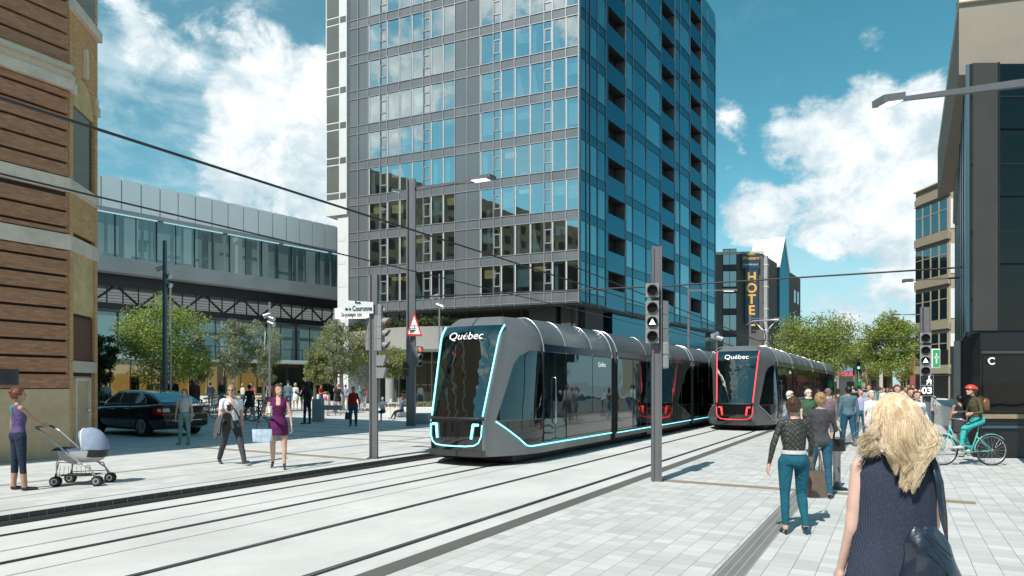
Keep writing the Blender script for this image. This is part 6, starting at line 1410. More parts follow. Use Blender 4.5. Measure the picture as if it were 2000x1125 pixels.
    prim(hp(0,.052,.010), hp(0,.066,-.012), .006*h, .0085*h, 'head'); prim(hp(0,.046,-.050), hp(0,.048,-.048), .012*h, .012*h, 'head'); prim(hp(-.012,.050,-.030), hp(.012,.050,-.030), .0085*h, .0085*h, 'head')
    for s_ in (-1,1): prim(hp(s_*.042,-.004,-.010), hp(s_*.0445,-.008,.008), .007*h, .009*h, 'head')
    for p0,p1,r0,r1,la,lb,tc,fl in P: capsule(mb, p0, p1, r0, r1, 10, fl)
    P.append((hp(0,-.004,-.02), hp(0,-.004,.03), .05*h, .05*h, 'head','head',2,None))
    trunkp = [(fx(Vector((s_*.035*h,0,.53*h))), fx(Vector((s_*.045*h,0,.78*h))), .055*h*fat, .05*h*fat, 'trunk','trunk',2,None) for s_ in (-1,1)]
    P += trunkp
    me = bpy.data.meshes.new('tmp'); me.from_pydata([tuple(v) for v in mb.v], [], mb.f); tmp = bpy.data.objects.new('tmp', me); C.objects.link(tmp)
    bm = bmesh.new(); bm.from_mesh(me); bmesh.ops.recalc_face_normals(bm, faces=bm.faces[:]); bm.to_mesh(me); bm.free()
    md = tmp.modifiers.new('r', 'REMESH'); md.mode = 'VOXEL'; md.voxel_size = vox; md.use_smooth_shade = True
    m2 = bpy.data.meshes.new_from_object(tmp.evaluated_get(bpy.context.evaluated_depsgraph_get())); bpy.data.objects.remove(tmp); bpy.data.meshes.remove(me); m2.name = 'body'
    nv = len(m2.vertices); V = np.empty(nv*3, np.float32); m2.vertices.foreach_get('co', V); V = V.reshape(-1,3).astype(float); E = np.empty(len(m2.edges)*2, np.int32); m2.edges.foreach_get('vertices', E); E = E.reshape(-1,2)
    deg = np.bincount(E.ravel(), minlength=nv)[:,None].astype(float); deg[deg == 0] = 1
    def segd(Q, a, b): a = np.array(a); b = np.array(b); ab = b-a; t = np.clip(((Q-a)@ab)/(ab@ab+1e-12), 0, 1); return np.linalg.norm(Q-(a+t[:,None]*ab), axis=1), t
    def classify(Q):
        best = np.full(len(Q), 1e9); lab = np.zeros(len(Q), int); tt = np.zeros(len(Q))
        for i, (p0,p1,r0,r1,*_) in enumerate(P):
            dd, t = segd(Q, p0, p1); dd = dd-(r0+(r1-r0)*t); mk = dd < best; best[mk] = dd[mk]; lab[mk] = i; tt[mk] = t[mk]
        return lab, tt
    lab, tt = classify(V); names = np.array([p_[4] for p_ in P]); vl = names[lab]; soft = np.isin(vl, ['hand'])[:,None]
    for it in range(4):
        A = np.zeros_like(V); np.add.at(A, E[:,0], V[E[:,1]]); np.add.at(A, E[:,1], V[E[:,0]]); A /= deg; k = np.where(soft, .18, .5 if it % 2 == 0 else .35); V = V+(A-V)*k
    # garments hang a little off the body, with folds
    zrel = V[:,2]/h
    if hem < .12 and not seated or seated:
        pass
    rng = sum(map(ord, label)) % 97
    fold = np.array([mnoise.noise(Vector((v[0]*9+rng, v[1]*9, v[2]*4.2)))for v in V]) if nv < 60000 else np.zeros(nv)
    nrm = np.empty(nv*3, np.float32); m2.vertices.foreach_get('normal', nrm) if hasattr(m2.vertices[0], 'normal') else None; nrm = nrm.reshape(-1,3)
    isl = np.isin(vl, ['leg']); ist = np.isin(vl, ['top','trunk']); isa = np.isin(vl, ['uarm','farm'])
    amt = np.zeros(nv); lb_ = (.006 if male else .002) if hem < .2 else 0
    amt[isl] = lb_+fold[isl]*.010*(1 if hem < .2 else 0); amt[ist] = .005+fold[ist]*.010; 
    if sleeve > .9: amt[isa] = .006+fold[isa]*.009
    V = V+nrm*amt[:,None]*(h/1.7)
    mz = V[:,2].min(); 
    if seated: mz = min(f.z for f in feet)-.045*h
    m2.vertices.foreach_set('co', V.ravel().astype(np.float32)); m2.update()
    nf = len(m2.polygons); Q = np.empty(nf*3, np.float32); m2.polygons.foreach_get('center', Q); Q = Q.reshape(-1,3).astype(float); lab, tt = classify(Q); fl_ = names[lab]; gl = np.array(lab)
    sk = skinmat(skin); ml = [sk, cmat(top), cmat(bottom), cmat(shoe), 'eye_dark', 'lip', cmat(coat) if coat else cmat(top)]
    mi = np.zeros(nf, int); zq = Q[:,2]/h
    Ql = np.array([rotx(Vector(q), R(-lean), hip).z for q in Q])/h if lean else zq
    leg = np.isin(fl_, ['leg']); mi[leg] = np.where((Q[leg,2]-mz)/h > hem, 2, 0) if not seated else 2
    if seated and hem > .2: mi[leg] = 0; kz = leg & (Ql > .4); mi[kz] = 2
    body = np.isin(fl_, ['trunk','top']); mi[body] = np.where(Ql[body] > topm, 1, 2)
    if skirt: sk_ = (leg | body) & (zq > skirt[1]-.01) & (Ql < skirt[0]+.02) & (Ql < topm); mi[sk_] = 2
    if coat is not None:
        pass
    mi[fl_ == 'shoe'] = 3; mi[fl_ == 'neck'] = 0 if neck in ('skin','v') else 1; mi[(fl_ == 'strap')] = 1
    if sleeve > .3 and neck != 'v': mi[(fl_ == 'neck') & (Ql < .838)] = 1
    if sleeve <= 0: st_ = (fl_ == 'strap') & (np.abs(Q[:,0]) > sw*.80); mi[st_] = 0
    ua = fl_ == 'uarm'; fa = fl_ == 'farm'; mi[ua] = np.where(tt[ua] < sleeve/.55*1.0 if sleeve < .55 else tt[ua] < 9, 1, 0) if sleeve > 0 else 0
    if 0 < sleeve < .55: mi[ua] = np.where(tt[ua] < sleeve*1.6, 1, 0)
    mi[fa] = np.where(tt[fa] < (sleeve-.55)/.45, 1, 0)
    if neck == 'v': dq = segd(Q, fx(Vector((0,.04*h,.83*h))), fx(Vector((0,.055*h,.765*h))))[0]; mi[(dq < .026*h) & body & (Q[:,1] > 0)] = 0
    hd = fl_ == 'head'
    for s_ in (-1,1):
        de = np.linalg.norm(Q-np.array(hp(s_*.0185,.052,.006)), axis=1); mi[hd & (de < (.0075*h))] = 4
        db = segd(Q, hp(s_*.012,.055,.019), hp(s_*.027,.05,.019))[0]; mi[hd & (db < .0035*h)] = 4
    dl = segd(Q, hp(-.011,.056,-.030), hp(.011,.056,-.030))[0]; mi[hd & (dl < .0045*h)] = 5
    for n_ in ml: m2.materials.append(MATS[n_])
    m2.polygons.foreach_set('material_index', mi.astype(np.int32)); m2.polygons.foreach_set('use_smooth', np.ones(nf, bool)); m2.update()
    t = thing(name, label, cat, Vector(loc)-Vector((0,0,0)), -R(heading), group); off_ = -mz
    bo = bpy.data.objects.new('body', m2); C.objects.link(bo); bo.parent = t; bo.location = (0,0,off_)
    # hair
    hx = MB()
    def shell(th, face=True, zlow=-.03, back=.0, m=hair, hy=.036, jit=.006):
        vs = []; fs = []; nn, kk = 26, 16; 
        for i in range(kk+1):
            el = math.pi*(i/kk); 
            for j in range(nn):
                az = 2*math.pi*j/nn; d = Vector((math.sin(el)*math.cos(az), math.sin(el)*math.sin(az), math.cos(el)))
                jn = mnoise.noise(d*4+Vector((len(label),0,0)))*jit
                vs.append(hp(d.x*(.043+th+jn), d.y*(.057+th+jn)-.004-back*max(0,-d.y), d.z*(.062+th*.8+jn)+.006))
        for i in range(kk):
            for j in range(nn):
                az = 2*math.pi*(j+.5)/nn; el = math.pi*(i+.5)/kk; d = Vector((math.sin(el)*math.cos(az), math.sin(el)*math.sin(az), math.cos(el)))
                if d.z*.065 < zlow + (.0 if d.y < 0 else .0): continue
                if d.y > .15 and d.z*.065 < hy - (.012 if abs(d.x) > .75 else 0): continue
                if d.y > -.25 and d.z*.065 < -.012: continue
                fs.append((i*nn+j, i*nn+(j+1)%nn, (i+1)*nn+(j+1)%nn, (i+1)*nn+j))
        hx.add(vs, fs, m, True)
    hm_ = cmat(hair)
    if hs in ('short','bun','long','pony','bob'): shell(.008 if hs == 'short' else .010, m=hm_, zlow=-.045)
    if hs == 'bun': hx.ball(hp(0,-.062,.030), (.024*h,.022*h,.024*h), hm_); hx.ball(hp(.004,-.050,.048), (.020*h,.018*h,.016*h), hm_)
    if hs in ('long','pony','bob'):
        ln = {'long':.16,'pony':.10,'bob':.055}[hs]; wd = {'long':.046,'pony':.016,'bob':.046}[hs]; rg = []
        for i in range(8):
            t_ = i/7; rg.append([hp(wd*(1+.25*math.sin(t_*3))*math.cos(q)*(1-.45*t_**3), -.036-.012*t_+ (.026 if hs != 'pony' else .014)*math.sin(q)*(1-.3*t_)+.004*math.sin(7*t_), .018-ln*t_) for q in [2*math.pi*j/14 for j in range(14)]])
        hx.loft(rg, hm_)
    if hs == 'cap': shell(.010, m=cmat('mauve'), zlow=-.01, hy=.018); hx.cyl(hp(0,0,.018), hp(0,0,.022), .075*h, cmat('mauve'))
    if hs == 'flatcap': shell(.010, m=cmat('navy'), zlow=.005, hy=.022); hx.cyl(hp(0,.04,.024), hp(0,.045,.027), .045*h, cmat('navy'))
    if hs == 'scarf':
        shell(.012, m=cmat('cream'), zlow=-.06, hy=.03); hx.ball(hp(0,-.005,-.065), (.055*h,.055*h,.030*h), cmat('cream'))
    if hs == 'helmet':
        shell(.008, m=cmat('hair_brown'), zlow=-.045); 
    if hx.v:
        ho = hx.build('hair' if hs not in ('cap','flatcap','scarf') else 'headwear', t, fix=False); ho.location = (0,0,off_)
    if hs == 'helmet':
        he = MB(); mat('helmet_red', (.62,.06,.03), .3, 0, 0); vs = []; rg = []
        for i in range(9):
            el = R(4+i*10.5); rg.append([hp(.064*math.sin(el)*math.cos(q), .082*math.sin(el)*math.sin(q)+.004, .024+.064*math.cos(el)) for q in [2*math.pi*j/24 for j in range(24)]])
        he.loft(rg, 'helmet_red', caps=True)
        for k in (-.03,-.01,.01,.03): he.tube([hp(k, .07*math.cos(R(a)), .030+.058*math.sin(R(a))*(1-abs(k)*6)) for a in range(20,165,20)], .004*h, 'black', 5)
        he.tube([hp(.047,.0,.02), hp(.03,.02,-.055), hp(-.03,.02,-.055), hp(-.047,.0,.02)], .003*h, 'black', 5); o_ = he.build('helmet', t, fix=False); o_.location = (0,0,off_)
    if glasses:
        gl_ = MB()
        for s_ in (-1,1): gl_.ball(hp(s_*.019,.058,.006), (.013*h,.005*h,.010*h), 'black', rot=None); gl_.tube([hp(s_*.03,.054,.009), hp(s_*.045,-.002,.008)], .0018*h, 'black', 5)
        gl_.tube([hp(-.01,.062,.009), hp(.01,.062,.009)], .002*h, 'black', 5); o_ = gl_.build('sunglasses', t); o_.location = (0,0,off_)
    mw_ = Matrix.Translation(Vector(loc)) @ Matrix.Rotation(-R(heading), 4, 'Z') @ Matrix.Translation((0,0,off_))
    info = dict(root=t, off=off_, M=mw_, hands=[mw_ @ q[0] for q in hands], wr=[mw_ @ q[3] for q in hands], hp=lambda x,y,z: mw_ @ hp(x,y,z), lp=lambda x,y,z: mw_ @ fx(Vector((x*h,y*h,z*h))), h=h, feet=[mw_ @ f for f in feet])
    return info
def PX(px, fy, hy, z=0.0):
    g_ = G(px, fy, z); return g_, (fy-hy)/F*g_.y
def handbag(label, top, w, hh, dp, m, rz=0, strap=.25, name='handbag', cat='bag', taper=.8, strapm=None, to=None):
    """bag body hanging below the point top; the straps meet there"""
    top = Vector(top); t = thing(name, label, cat, top-Vector((0,0,strap+hh)), rz); mb = MB(); rg = []
    for z, k in ((0,.96),(.03*hh,1.0),(.5*hh,(1+taper)/2),(.95*hh,taper),(hh,taper*.97)):
        rg.append([Vector((w/2*k*abs(math.cos(q))**.45*(1 if math.cos(q) > 0 else -1), dp/2*(1 if z < .6*hh else .6)*abs(math.sin(q))**.6*(1 if math.sin(q) > 0 else -1), z)) for q in [2*math.pi*i/24 for i in range(24)]])
    mb.loft(rg, m); mb.build('bag_body', t)
    for s_ in (-1, 1):
        a = MB(); pts = [Vector((w*taper*.30*math.cos(R(q))*1.0 if 1 else 0, s_*dp*.22*(1-math.sin(R(q))), hh*.95+strap*math.sin(R(q))*1.05)) for q in range(0,181,15)]; a.tube(pts, .008, strapm or m, 6); a.build('strap', t)
    return t
def backpack(label, inf, m, w=.16, hh=.24, dp=.10, side=0):
    """carried on the back of a figure"""
    h = inf['h']; t = thing('backpack', label, 'backpack', inf['lp'](side,-.11,.65), inf['root'].rotation_euler.z); mb = MB(); rg = []
    for z, k in ((-.02,.7),(.0,.95),(.5*hh,1.0),(.85*hh,.9),(hh,.5)):
        rg.append([Vector((w*.8*k*abs(math.cos(q))**.6*(1 if math.cos(q) > 0 else -1), dp*.7*k*abs(math.sin(q))**.6*(1 if math.sin(q) > 0 else -1), z)) for q in [2*math.pi*i/20 for i in range(20)]])
    mb.loft(rg, m); mb.build('pack_body', t)
    for s_ in (-1,1): MB().tube([(s_*.07,.05,hh*.9),(s_*.085,.13,hh*1.15),(s_*.09,.24,hh*.85),(s_*.10,.20,hh*.3),(s_*.09,.05,.03)], .012, m, 6).build('shoulder_strap', t)
    return t
def cup(label, p, m='paper_cup', s_=1.0):
    t = thing('coffee_cup', label, 'cup', Vector(p)-Vector((0,0,.06*s_))); MB().cyl((0,0,0), (0,0,.115*s_), .030*s_, m, r1=.041*s_, n=18).build('cup', t); MB().cyl((0,0,.115*s_), (0,0,.128*s_), .044*s_, 'white_paint' if m == 'paper_cup' else 'black', n=18).build('lid', t); return t
FINE = .0085
# ---- woman pushing the stroller
g, h = PX(36, 958, 762, ZL)
HB_ = G(94, 945, ZL)+Vector((0,0,1.0))
w1_ = person('woman in violet tank top and dark capri leggings pushing the stroller', g, h*1.02, 38, male=False, hair='hair_red', hs='bun', top='violet', sleeve=0, bottom='navy', hem=.17, shoe='shoe_navy', skin='tan', tgt=(None, Vector((G(94,950,ZL).x, G(94,950,ZL).y, W(94,836,G(94,950,ZL).y).z))), armL=(-4,14,10), legL=(-2,0), legR=(3,0), vox=FINE, topm=.565, spread=4, fat=.97)
mb = MB(); q = w1_['lp']; mb.tube([q(-.02,-.04,.835), q(.0,-.064,.80), q(.045,-.062,.74)], .006, cmat('turquoise'), 6); mb.tube([q(.02,-.04,.835), q(0,-.064,.80), q(-.045,-.062,.74)], .006, cmat('turquoise'), 6); mb.build('top_trim', w1_['root'], True)
st_w = w1_['hands'][1]; sg_ = G(160, 946, ZL); sx_ = stroller((sg_.x, sg_.y, ZL), R(5)); sx_.scale = (.90,.90,.92)
# ---- man in grey tee
g, h = PX(360, 868, 760, ZL)
person('young man in grey T-shirt and pale teal trousers standing in front of the black car', g, h, 180, hair='hair_brown', top='lightgrey', sleeve=.32, bottom='pale_teal', shoe='khaki' , vox=.011, armL=(2,9,6), armR=(2,9,6), spread=5)
# ---- walking man in white shirt
g, h = PX(452, 907, 745, ZL)
wm = person('man in white shirt and charcoal trousers striding right with sunglasses and a cup', g, h, 138, hair='hair_dirty', top='white', sleeve=.36, bottom='charcoal', shoe='shoe_navy', vox=FINE, legL=(30,4), legR=(-20,14), armR=(12,12,100,18), armL=(-12,8,12), glasses=True, headturn=28, footpitch=(-16,6), neck='v', topm=.57)
cup('dark coffee cup held by the man in the white shirt', wm['hands'][0 if False else 1]+Vector((.02,-.05,.03)), 'black')
mb = MB(); q = wm['lp']; mb.tube([q(.075,.0,.835), q(.03,.07,.76), q(-.03,.072,.68), q(-.085,.03,.60), q(-.09,-.03,.60), q(-.03,-.075,.70), q(.05,-.06,.80), q(.075,0,.835)], .013, cmat('charcoal'), 6); mb.build('cross_strap', wm['root'], True)
# jacket over the forearm
jk = thing('jacket', 'charcoal jacket draped over the forearm of the man in the white shirt', 'jacket', wm['wr'][1]); mb = MB(); e0 = wm['wr'][1]; e1 = wm['lp'](.13,.01,.63); ax = (e0-e1).normalized(); sd_ = ax.cross(Vector((0,0,1))).normalized(); rg = []
for i in range(13):
    t_ = i/12; row = []
    for j in range(9):
        s_ = j/8; c0 = e1.lerp(e0, s_*1.05-.05); fo = .018*math.sin(s_*17+i*.25)*min(1, abs(i-6)/4)
        k = (i-6)/6; drop = abs(k)**1.4*(.50 if k > 0 else .36)
        row.append(c0+sd_*(k*.09+.05*(1 if k > 0 else -1)*min(1,abs(k)*2)+fo)+Vector((0,0,.055-drop*(1-.12*math.sin(s_*9+2)))))
    rg.append(row)
mb.loft(rg, cmat('darkgrey'), caps=False, closed=False); mb.loft([[p_-sd_*.012*(1 if k_ > 6 else -1)-Vector((0,0,.012)) for p_ in r_] for k_, r_ in enumerate(rg)], cmat('darkgrey'), caps=False, closed=False); mb.build('jacket_cloth', jk, True, fix=False)
# ---- woman in purple dress
g, h = PX(544, 915, 752, ZL)
wp = person('woman in short purple dress with white cup and blue tote walking in heels', g, h, 165, male=False, hair='hair_brown', hs='long', top='purple', bottom='purple', skirt=(.60,.395,.012), sleeve=.07, hem=.40, shoe='shoe_navy', heel=True, vox=FINE, skin='fair', legL=(12,4), legR=(-8,10), armR=(6,14,98,22), armL=(4,14,12), headturn=-25, neck='v')
cup('white paper cup held by the woman in the purple dress', wp['hands'][1]+Vector((.02,-.05,.03)))
mat('tote_blue', (.40,.50,.60), .35, 0, .3, 12); e = wp['lp'](.155,.055,.625); handbag('pale blue glossy tote hanging from the forearm of the woman in purple', e+Vector((-.03,0,-.02)), .36, .24, .13, 'tote_blue', R(8), .24, taper=1.1, strapm=cmat('leather_navy'), name='tote_bag')
MB().cyl(wp['wr'][0]+Vector((0,0,.0)), wp['wr'][0]+Vector((.006,0,-.02)), .030, 'black', n=14, caps=False).build('bracelet', wp['root'], True)
# ---- plaza people
def pp(label, px, fy, hy, heading, z=ZL, **k):
    g, h = PX(px, fy, hy, z); k.setdefault('vox', .017 if g.y < 30 else .022); return person(label, g, h, heading, **k)
q = pp('woman in dark red jacket and jeans holding a black bag facing the viewer', 690, 833, 755, 180, male=False, hair='hair_black', hs='short', top='red', sleeve=1, bottom='jeans', fat=1.22, armL=(8,20,12), armR=(0,8,6), topm=.53, skin='tan', neck='top', vox=.014)
handbag('small black handbag held low by the woman in the red jacket', q['hands'][1]+Vector((0,0,.02)), .24, .26, .12, cmat('leather_black'), .2, .16)
q = pp('man in dark olive jacket and dark jeans turned left with a black backpack', 600, 828, 745, -62, hair='hair_black', top='dark_olive', sleeve=1, bottom='navy', skin='dark', armL=(25,6,95), armR=(2,6,10), topm=.52, spread=6, neck='top', vox=.014)
backpack('black backpack on the man in the dark olive jacket', q, cmat('leather_black'))
pp('woman in short black dress and heels walking away to the left', 487, 823, 751, -40, male=False, hair='hair_black', hs='bun', top='black', bottom='black', skirt=(.60,.40,.02), hem=.41, sleeve=.9, heel=True, legL=(20,6), legR=(-18,18), skin='tan', armL=(12,10,20), armR=(-14,10,30), vox=.014)
pp('woman in bright pink tank top and navy shorts standing behind the bicycles', 491, 806, 747, 175, male=False, hair='hair_brown', hs='pony', top='deep_pink', sleeve=0, bottom='navy', hem=.34, armL=(10,10,60), skin='fair')
pp('man in steel blue jacket and jeans seen from behind left of the white dress woman', 563, 806, 743, 10, hair='hair_black', hs='flatcap', top='steel_blue', sleeve=1, bottom='jeans', topm=.53, spread=5)
pp('blond woman in white dress seen from behind between two plaza visitors', 577, 800, 748, -8, male=False, hair='hair_blond', hs='bob', top='white', bottom='white', skirt=(.60,.33,.03), hem=.34, sleeve=.4, legL=(8,4), skin='fair')
q = pp('woman in tan top and green trousers with a grey backpack walking away', 592, 803, 753, 5, male=False, hair='hair_black', hs='short', top='khaki', bottom='green', hem=.08, sleeve=.5, skin='tan', legL=(10,8)); backpack('grey backpack on the woman in green trousers', q, cmat('grey'))
pp('man in red T-shirt and blue trousers looking down at his phone', 627, 806, 749, 110, hair='hair_black', top='red', sleeve=.4, bottom='blue', armR=(20,8,90,20), armL=(20,8,90,20), headtilt=-18, skin='tan')
q = pp('small child in grey dress with a pink backpack beside the grey pedestal', 640, 812, 765, 60, male=False, hair='hair_brown', hs='pony', top='lightgrey', bottom='grey', skirt=(.6,.38,.04), hem=.38, sleeve=.4, skin='tan'); backpack('pink backpack on the small child', q, cmat('pink'), .13, .2)
pp('blond woman in black jacket and black mini skirt with raised hands', 660, 811, 750, 160, male=False, hair='hair_blond', hs='bun', top='black', bottom='black', skirt=(.60,.44,.01), hem=.44, sleeve=.9, heel=True, armL=(25,14,110), armR=(25,14,115), skin='fair')
pp('woman in striped pink shirt and white trousers behind the name plate post', 712, 803, 752, 200, male=False, hair='hair_brown', top='pink', bottom='lightgrey', sleeve=.4, legL=(12,6), legR=(-10,8))
pp('woman in white top and denim skirt walking away right of the tall lamp post', 821, 799, 750, 15, male=False, hair='hair_brown', hs='bun', top='white', bottom='blue', skirt=(.58,.34,.02), hem=.34, sleeve=1, legL=(12,6))
pp('seated man in patterned navy shirt with folded hands on a white café chair', 748, 822, 764, 198, seated=True, hair='hair_grey', top='patterned', sleeve=.4, bottom='navy', legL=(82,82), legR=(86,84), armL=(28,8,62,26), armR=(28,8,62,26), skin='fair', lean=4)
pp('seated person in blue shirt and black trousers partly behind the tall lamp post', 785, 819, 763, 250, seated=True, hair='hair_red', hs='short', top='blue', sleeve=.5, bottom='black', legL=(84,80), legR=(80,50), armL=(30,6,60), armR=(30,6,60), skin='tan')
pp('man in grey T-shirt seen from behind over the bonnet of the black car', 207, 816, 744, -10, hair='hair_black', top='lightgrey', sleeve=.4, bottom='charcoal', skin='tan')
pp('man in black suit and tie facing the viewer behind the black car', 338, 812, 737, 178, hair='hair_brown', top='black', sleeve=1, bottom='black', neck='v', skin='tan')
pp('small figure in dark suit turned left behind the car roof', 307, 803, 738, 250, hair='hair_black', top='black', sleeve=1, bottom='black', skin='fair')
pp('person in long brown hooded robe standing by the bicycles', 380, 812, 741, 170, hair='hair_black', top='brown', bottom='brown', skirt=(.62,.10,.03), hem=.12, sleeve=1, skin='dark', fat=1.15)
pp('woman in teal skirt and dark jacket behind the parked bicycles', 433, 803, 741, 120, male=False, hair='hair_brown', hs='long', top='dark_olive', bottom='teal', skirt=(.6,.2,.02), hem=.22, sleeve=.9)
pp('red haired person in teal coat sitting on the bench behind the purple dress woman', 516, 804, 755, 20, seated=True, male=False, hair='hair_red', top='teal', bottom='teal', sleeve=1, legL=(85,85), legR=(85,85))
pp('woman in mauve top standing by the slim mast', 527, 800, 744, 150, male=False, hair='hair_brown', hs='long', top='mauve', bottom='black', sleeve=.5)
pp('dark haired man in charcoal jacket near the long stone bench', 549, 799, 747, 160, hair='hair_black', top='charcoal', sleeve=1, bottom='navy', skin='tan')
pp('fair haired person in cream top beside the wooden slab bench', 474, 799, 749, 30, male=False, hair='hair_dirty', hs='bob', top='cream', sleeve=.5, bottom='jeans')
pp('person in lilac shirt and grey trousers between the pedestal and the name plate post', 675, 797, 751, -20, hair='hair_brown', top='lilac', sleeve=.5, bottom='grey')
pp('person in navy coat standing left of the wooden slab bench', 411, 797, 747, 15, hair='hair_black', top='navy', sleeve=1, bottom='charcoal')
pp('woman in teal dress far back between the red jacket and the name plate post', 703, 795, 753, 170, male=False, hair='hair_brown', hs='bob', top='teal', bottom='teal', skirt=(.6,.33,.03), hem=.34, sleeve=.3)
pp('man in khaki shirt far back under the olive tree', 768, 797, 752, 190, hair='hair_dirty', top='khaki', sleeve=.4, bottom='blue')
# ---- right of the tracks
wb = pp('brown haired woman in quilted black leather jacket and teal jeans seen from behind', 1550, 1042, 780, 8, z=0, male=False, hair='hair_brown', hs='bun', top='leather_quilt', bottom='teal_jeans', sleeve=1, shoe='shoe_black', heel=True, vox=FINE, topm=.60, legL=(-3,6), legR=(12,38), armL=(-8,20,14), armR=(8,16,46), headturn=22, neck='skin', skin='fair', fat=1.08, hem=.075)
mb = MB(); rg = [[wb['lp'](a*math.cos(q), b*math.sin(q)-.006, z) for q in [2*math.pi*i/24 for i in range(24)]] for z, a, b in ((.578,.090,.067),(.598,.089,.066),(.606,.086,.063))]; mb.loft(rg, cmat('lightgrey'), caps=False); mb.build('shirt_hem', wb['root'], True)
wo_ = pp('blond woman with low bun in black cardigan and dark jeans carrying a black handbag', 1602, 972, 770, 12, z=0, male=False, hair='hair_dirty', hs='bun', top='charcoal', bottom='jeans', sleeve=1, heel=True, vox=.010, topm=.50, legL=(10,14), legR=(-4,6), armL=(4,10,20), armR=(10,18,85,-6), skin='fair', neck='skin', fat=1.05)
mb = MB(); mb.tube([wo_['lp'](.035*math.cos(q),.03*math.sin(q)-.004,.842) for q in [2*math.pi*i/16 for i in range(16)]], .018, cmat('grey'), 8, closed=True); mb.build('collar', wo_['root'], True)
handbag('smooth black trapezoid handbag hanging from the arm of the blond woman in the cardigan', wo_['wr'][1]+Vector((.02,0,-.01)), .25, .19, .11, cmat('leather_black'), .05, .17, taper=.82)
handbag('slouchy taupe leather shoulder bag between the two walking women', Vector((W(1594,860,8.6).x, 8.6, W(1594,868,8.6).z)), .27, .34, .15, cmat('leather_taupe'), .1, .34, taper=.75, name='shoulder_bag')
pp('dark haired man in steel blue jacket and jeans walking away', 1657, 871, 754, 5, z=0, hair='hair_black', top='steel_blue', sleeve=1, bottom='jeans', topm=.52, vox=.012, legL=(8,6), legR=(-8,8), armL=(0,10,12), armR=(-8,9,10), skin='tan', fat=1.12)
pp('woman in plum top and blue skirt with a cream headscarf beside the second tram', 1543, 868, 764, 120, z=0, male=False, hs='scarf', top='purple', bottom='blue', skirt=(.58,.1,.04), hem=.1, sleeve=1, armL=(10,22,20), skin='fair')
pp('person in green T-shirt with cream headscarf facing the viewer', 1579, 884, 761, 180, z=0, male=False, hs='scarf', top='green', bottom='black', sleeve=.4, skin='pale')
pp('dark haired person in black top between the green T-shirt and the mauve coat', 1597, 872, 760, 10, z=0, hair='hair_black', top='black', bottom='black', sleeve=1)
pp('person in mauve grey coat and wide cap walking away', 1617, 880, 759, 8, z=0, hs='cap', top='mauve', bottom='mauve', sleeve=1, topm=.45, hem=.3)
pp('woman in olive vest and bright blue jeans striding left', 1637, 836, 757, 30, z=0, male=False, hair='hair_brown', hs='bun', top='olive', bottom='teal_jeans', sleeve=0, heel=True, legL=(24,2), legR=(-22,16), armR=(-10,14,20), skin='tan')
pp('bald man in lilac shirt just right of the steel blue jacket', 1681, 857, 762, 20, z=0, hs='none', top='lilac', bottom='jeans', sleeve=1)
pp('white haired woman in pale top facing the viewer near the blonde head', 1702, 880, 763, 180, z=0, male=False, hair='hair_white', hs='bob', top='white', bottom='lightgrey', sleeve=.5, skin='pale')
pp('young man in pale grey jacket turned left behind the white haired woman', 1697, 846, 751, 220, z=0, hair='hair_red', top='grey', bottom='charcoal', sleeve=1)
pp('red haired man in dark suit and white shirt facing the viewer', 1752, 880, 752, 182, z=0, hair='hair_red', top='navy', bottom='navy', sleeve=1, neck='v', vox=.013)
pp('dark haired woman in black jacket and blue jeans left of the number post', 1779, 892, 760, 200, z=0, male=False, hair='hair_brown', hs='bob', top='black', bottom='teal_jeans', sleeve=1, armL=(15,8,100,30), armR=(15,8,100,30), heel=True, vox=.013)
pp('red haired woman in white shirt and pale trousers beside the number post', 1791, 896, 764, 190, z=0, male=False, hair='hair_red', hs='bob', top='white', bottom='pale_teal', sleeve=.8, armL=(5,10,40), vox=.013)
pp('man in light grey sweater and blue jeans half hidden by the number post', 1814, 853, 757, 5, z=0, hair='hair_dirty', top='lightgrey', bottom='jeans', sleeve=.8, topm=.53, armR=(-4,14,16), armL=(-4,14,16))
pp('woman in black sleeveless top and grey skirt walking away behind the bicycle rider', 1874, 882, 772, 8, z=0, male=False, hair='hair_black', hs='short', top='navy', bottom='charcoal', skirt=(.6,.33,.01), hem=.34, sleeve=0, armL=(4,12,14), armR=(4,12,14), skin='tan', vox=.012)
far = [(1659,754,44,'green','person with brown hair in green far left of the street crowd'),(1665,753,46,'grey','person in grey beside the far green one'),(1678,752,38,'steel_blue','man in blue far behind the bald man'),(1687,752,40,'navy','person in navy behind the pale jacket man'),(1718,755,36,'teal','person in teal left of the blonde head'),(1726,757,34,'cream','person in cream just behind the teal one'),(1733,757,38,'charcoal','dark coated person in front of the forked tree'),
       (1741,760,26,'mauve','person in mauve with a hat near the suit man'),(1764,754,34,'lightgrey','pale dressed person right of the suit man'),(1769,757,30,'white','person in white beside the pale dressed one'),(1774,752,44,'brown','far person in brown above the black jacket woman'),(1783,751,40,'cream','far fair haired person left of the number post'),(1797,752,36,'white','far person in white behind the number post'),(1672,756,34,'black','person in black between the steel blue jacket and the bald man'),(1708,755,42,'blue','person in blue above the white haired woman')]
rr = random.Random(77)
for i, (px, hy, d, c_, lab) in enumerate(far):
    g = W(px, 752, d); g.z = 0; h = CH-(hy-752)/F*d
    person(lab, g, h, rr.choice([0,10,180,190,-15]), male=bool(i%2), hair=rr.choice(['hair_brown','hair_black','hair_dirty','hair_red']), hs='cap' if 'hat' in lab else 'short', top=c_, bottom=rr.choice(['jeans','navy','charcoal']), sleeve=rr.choice([.4,1]), vox=.026, legL=(rr.uniform(-5,12),4), legR=(rr.uniform(-12,5),8), skin=rr.choice(['fair','tan']), group='crowd far down the street')
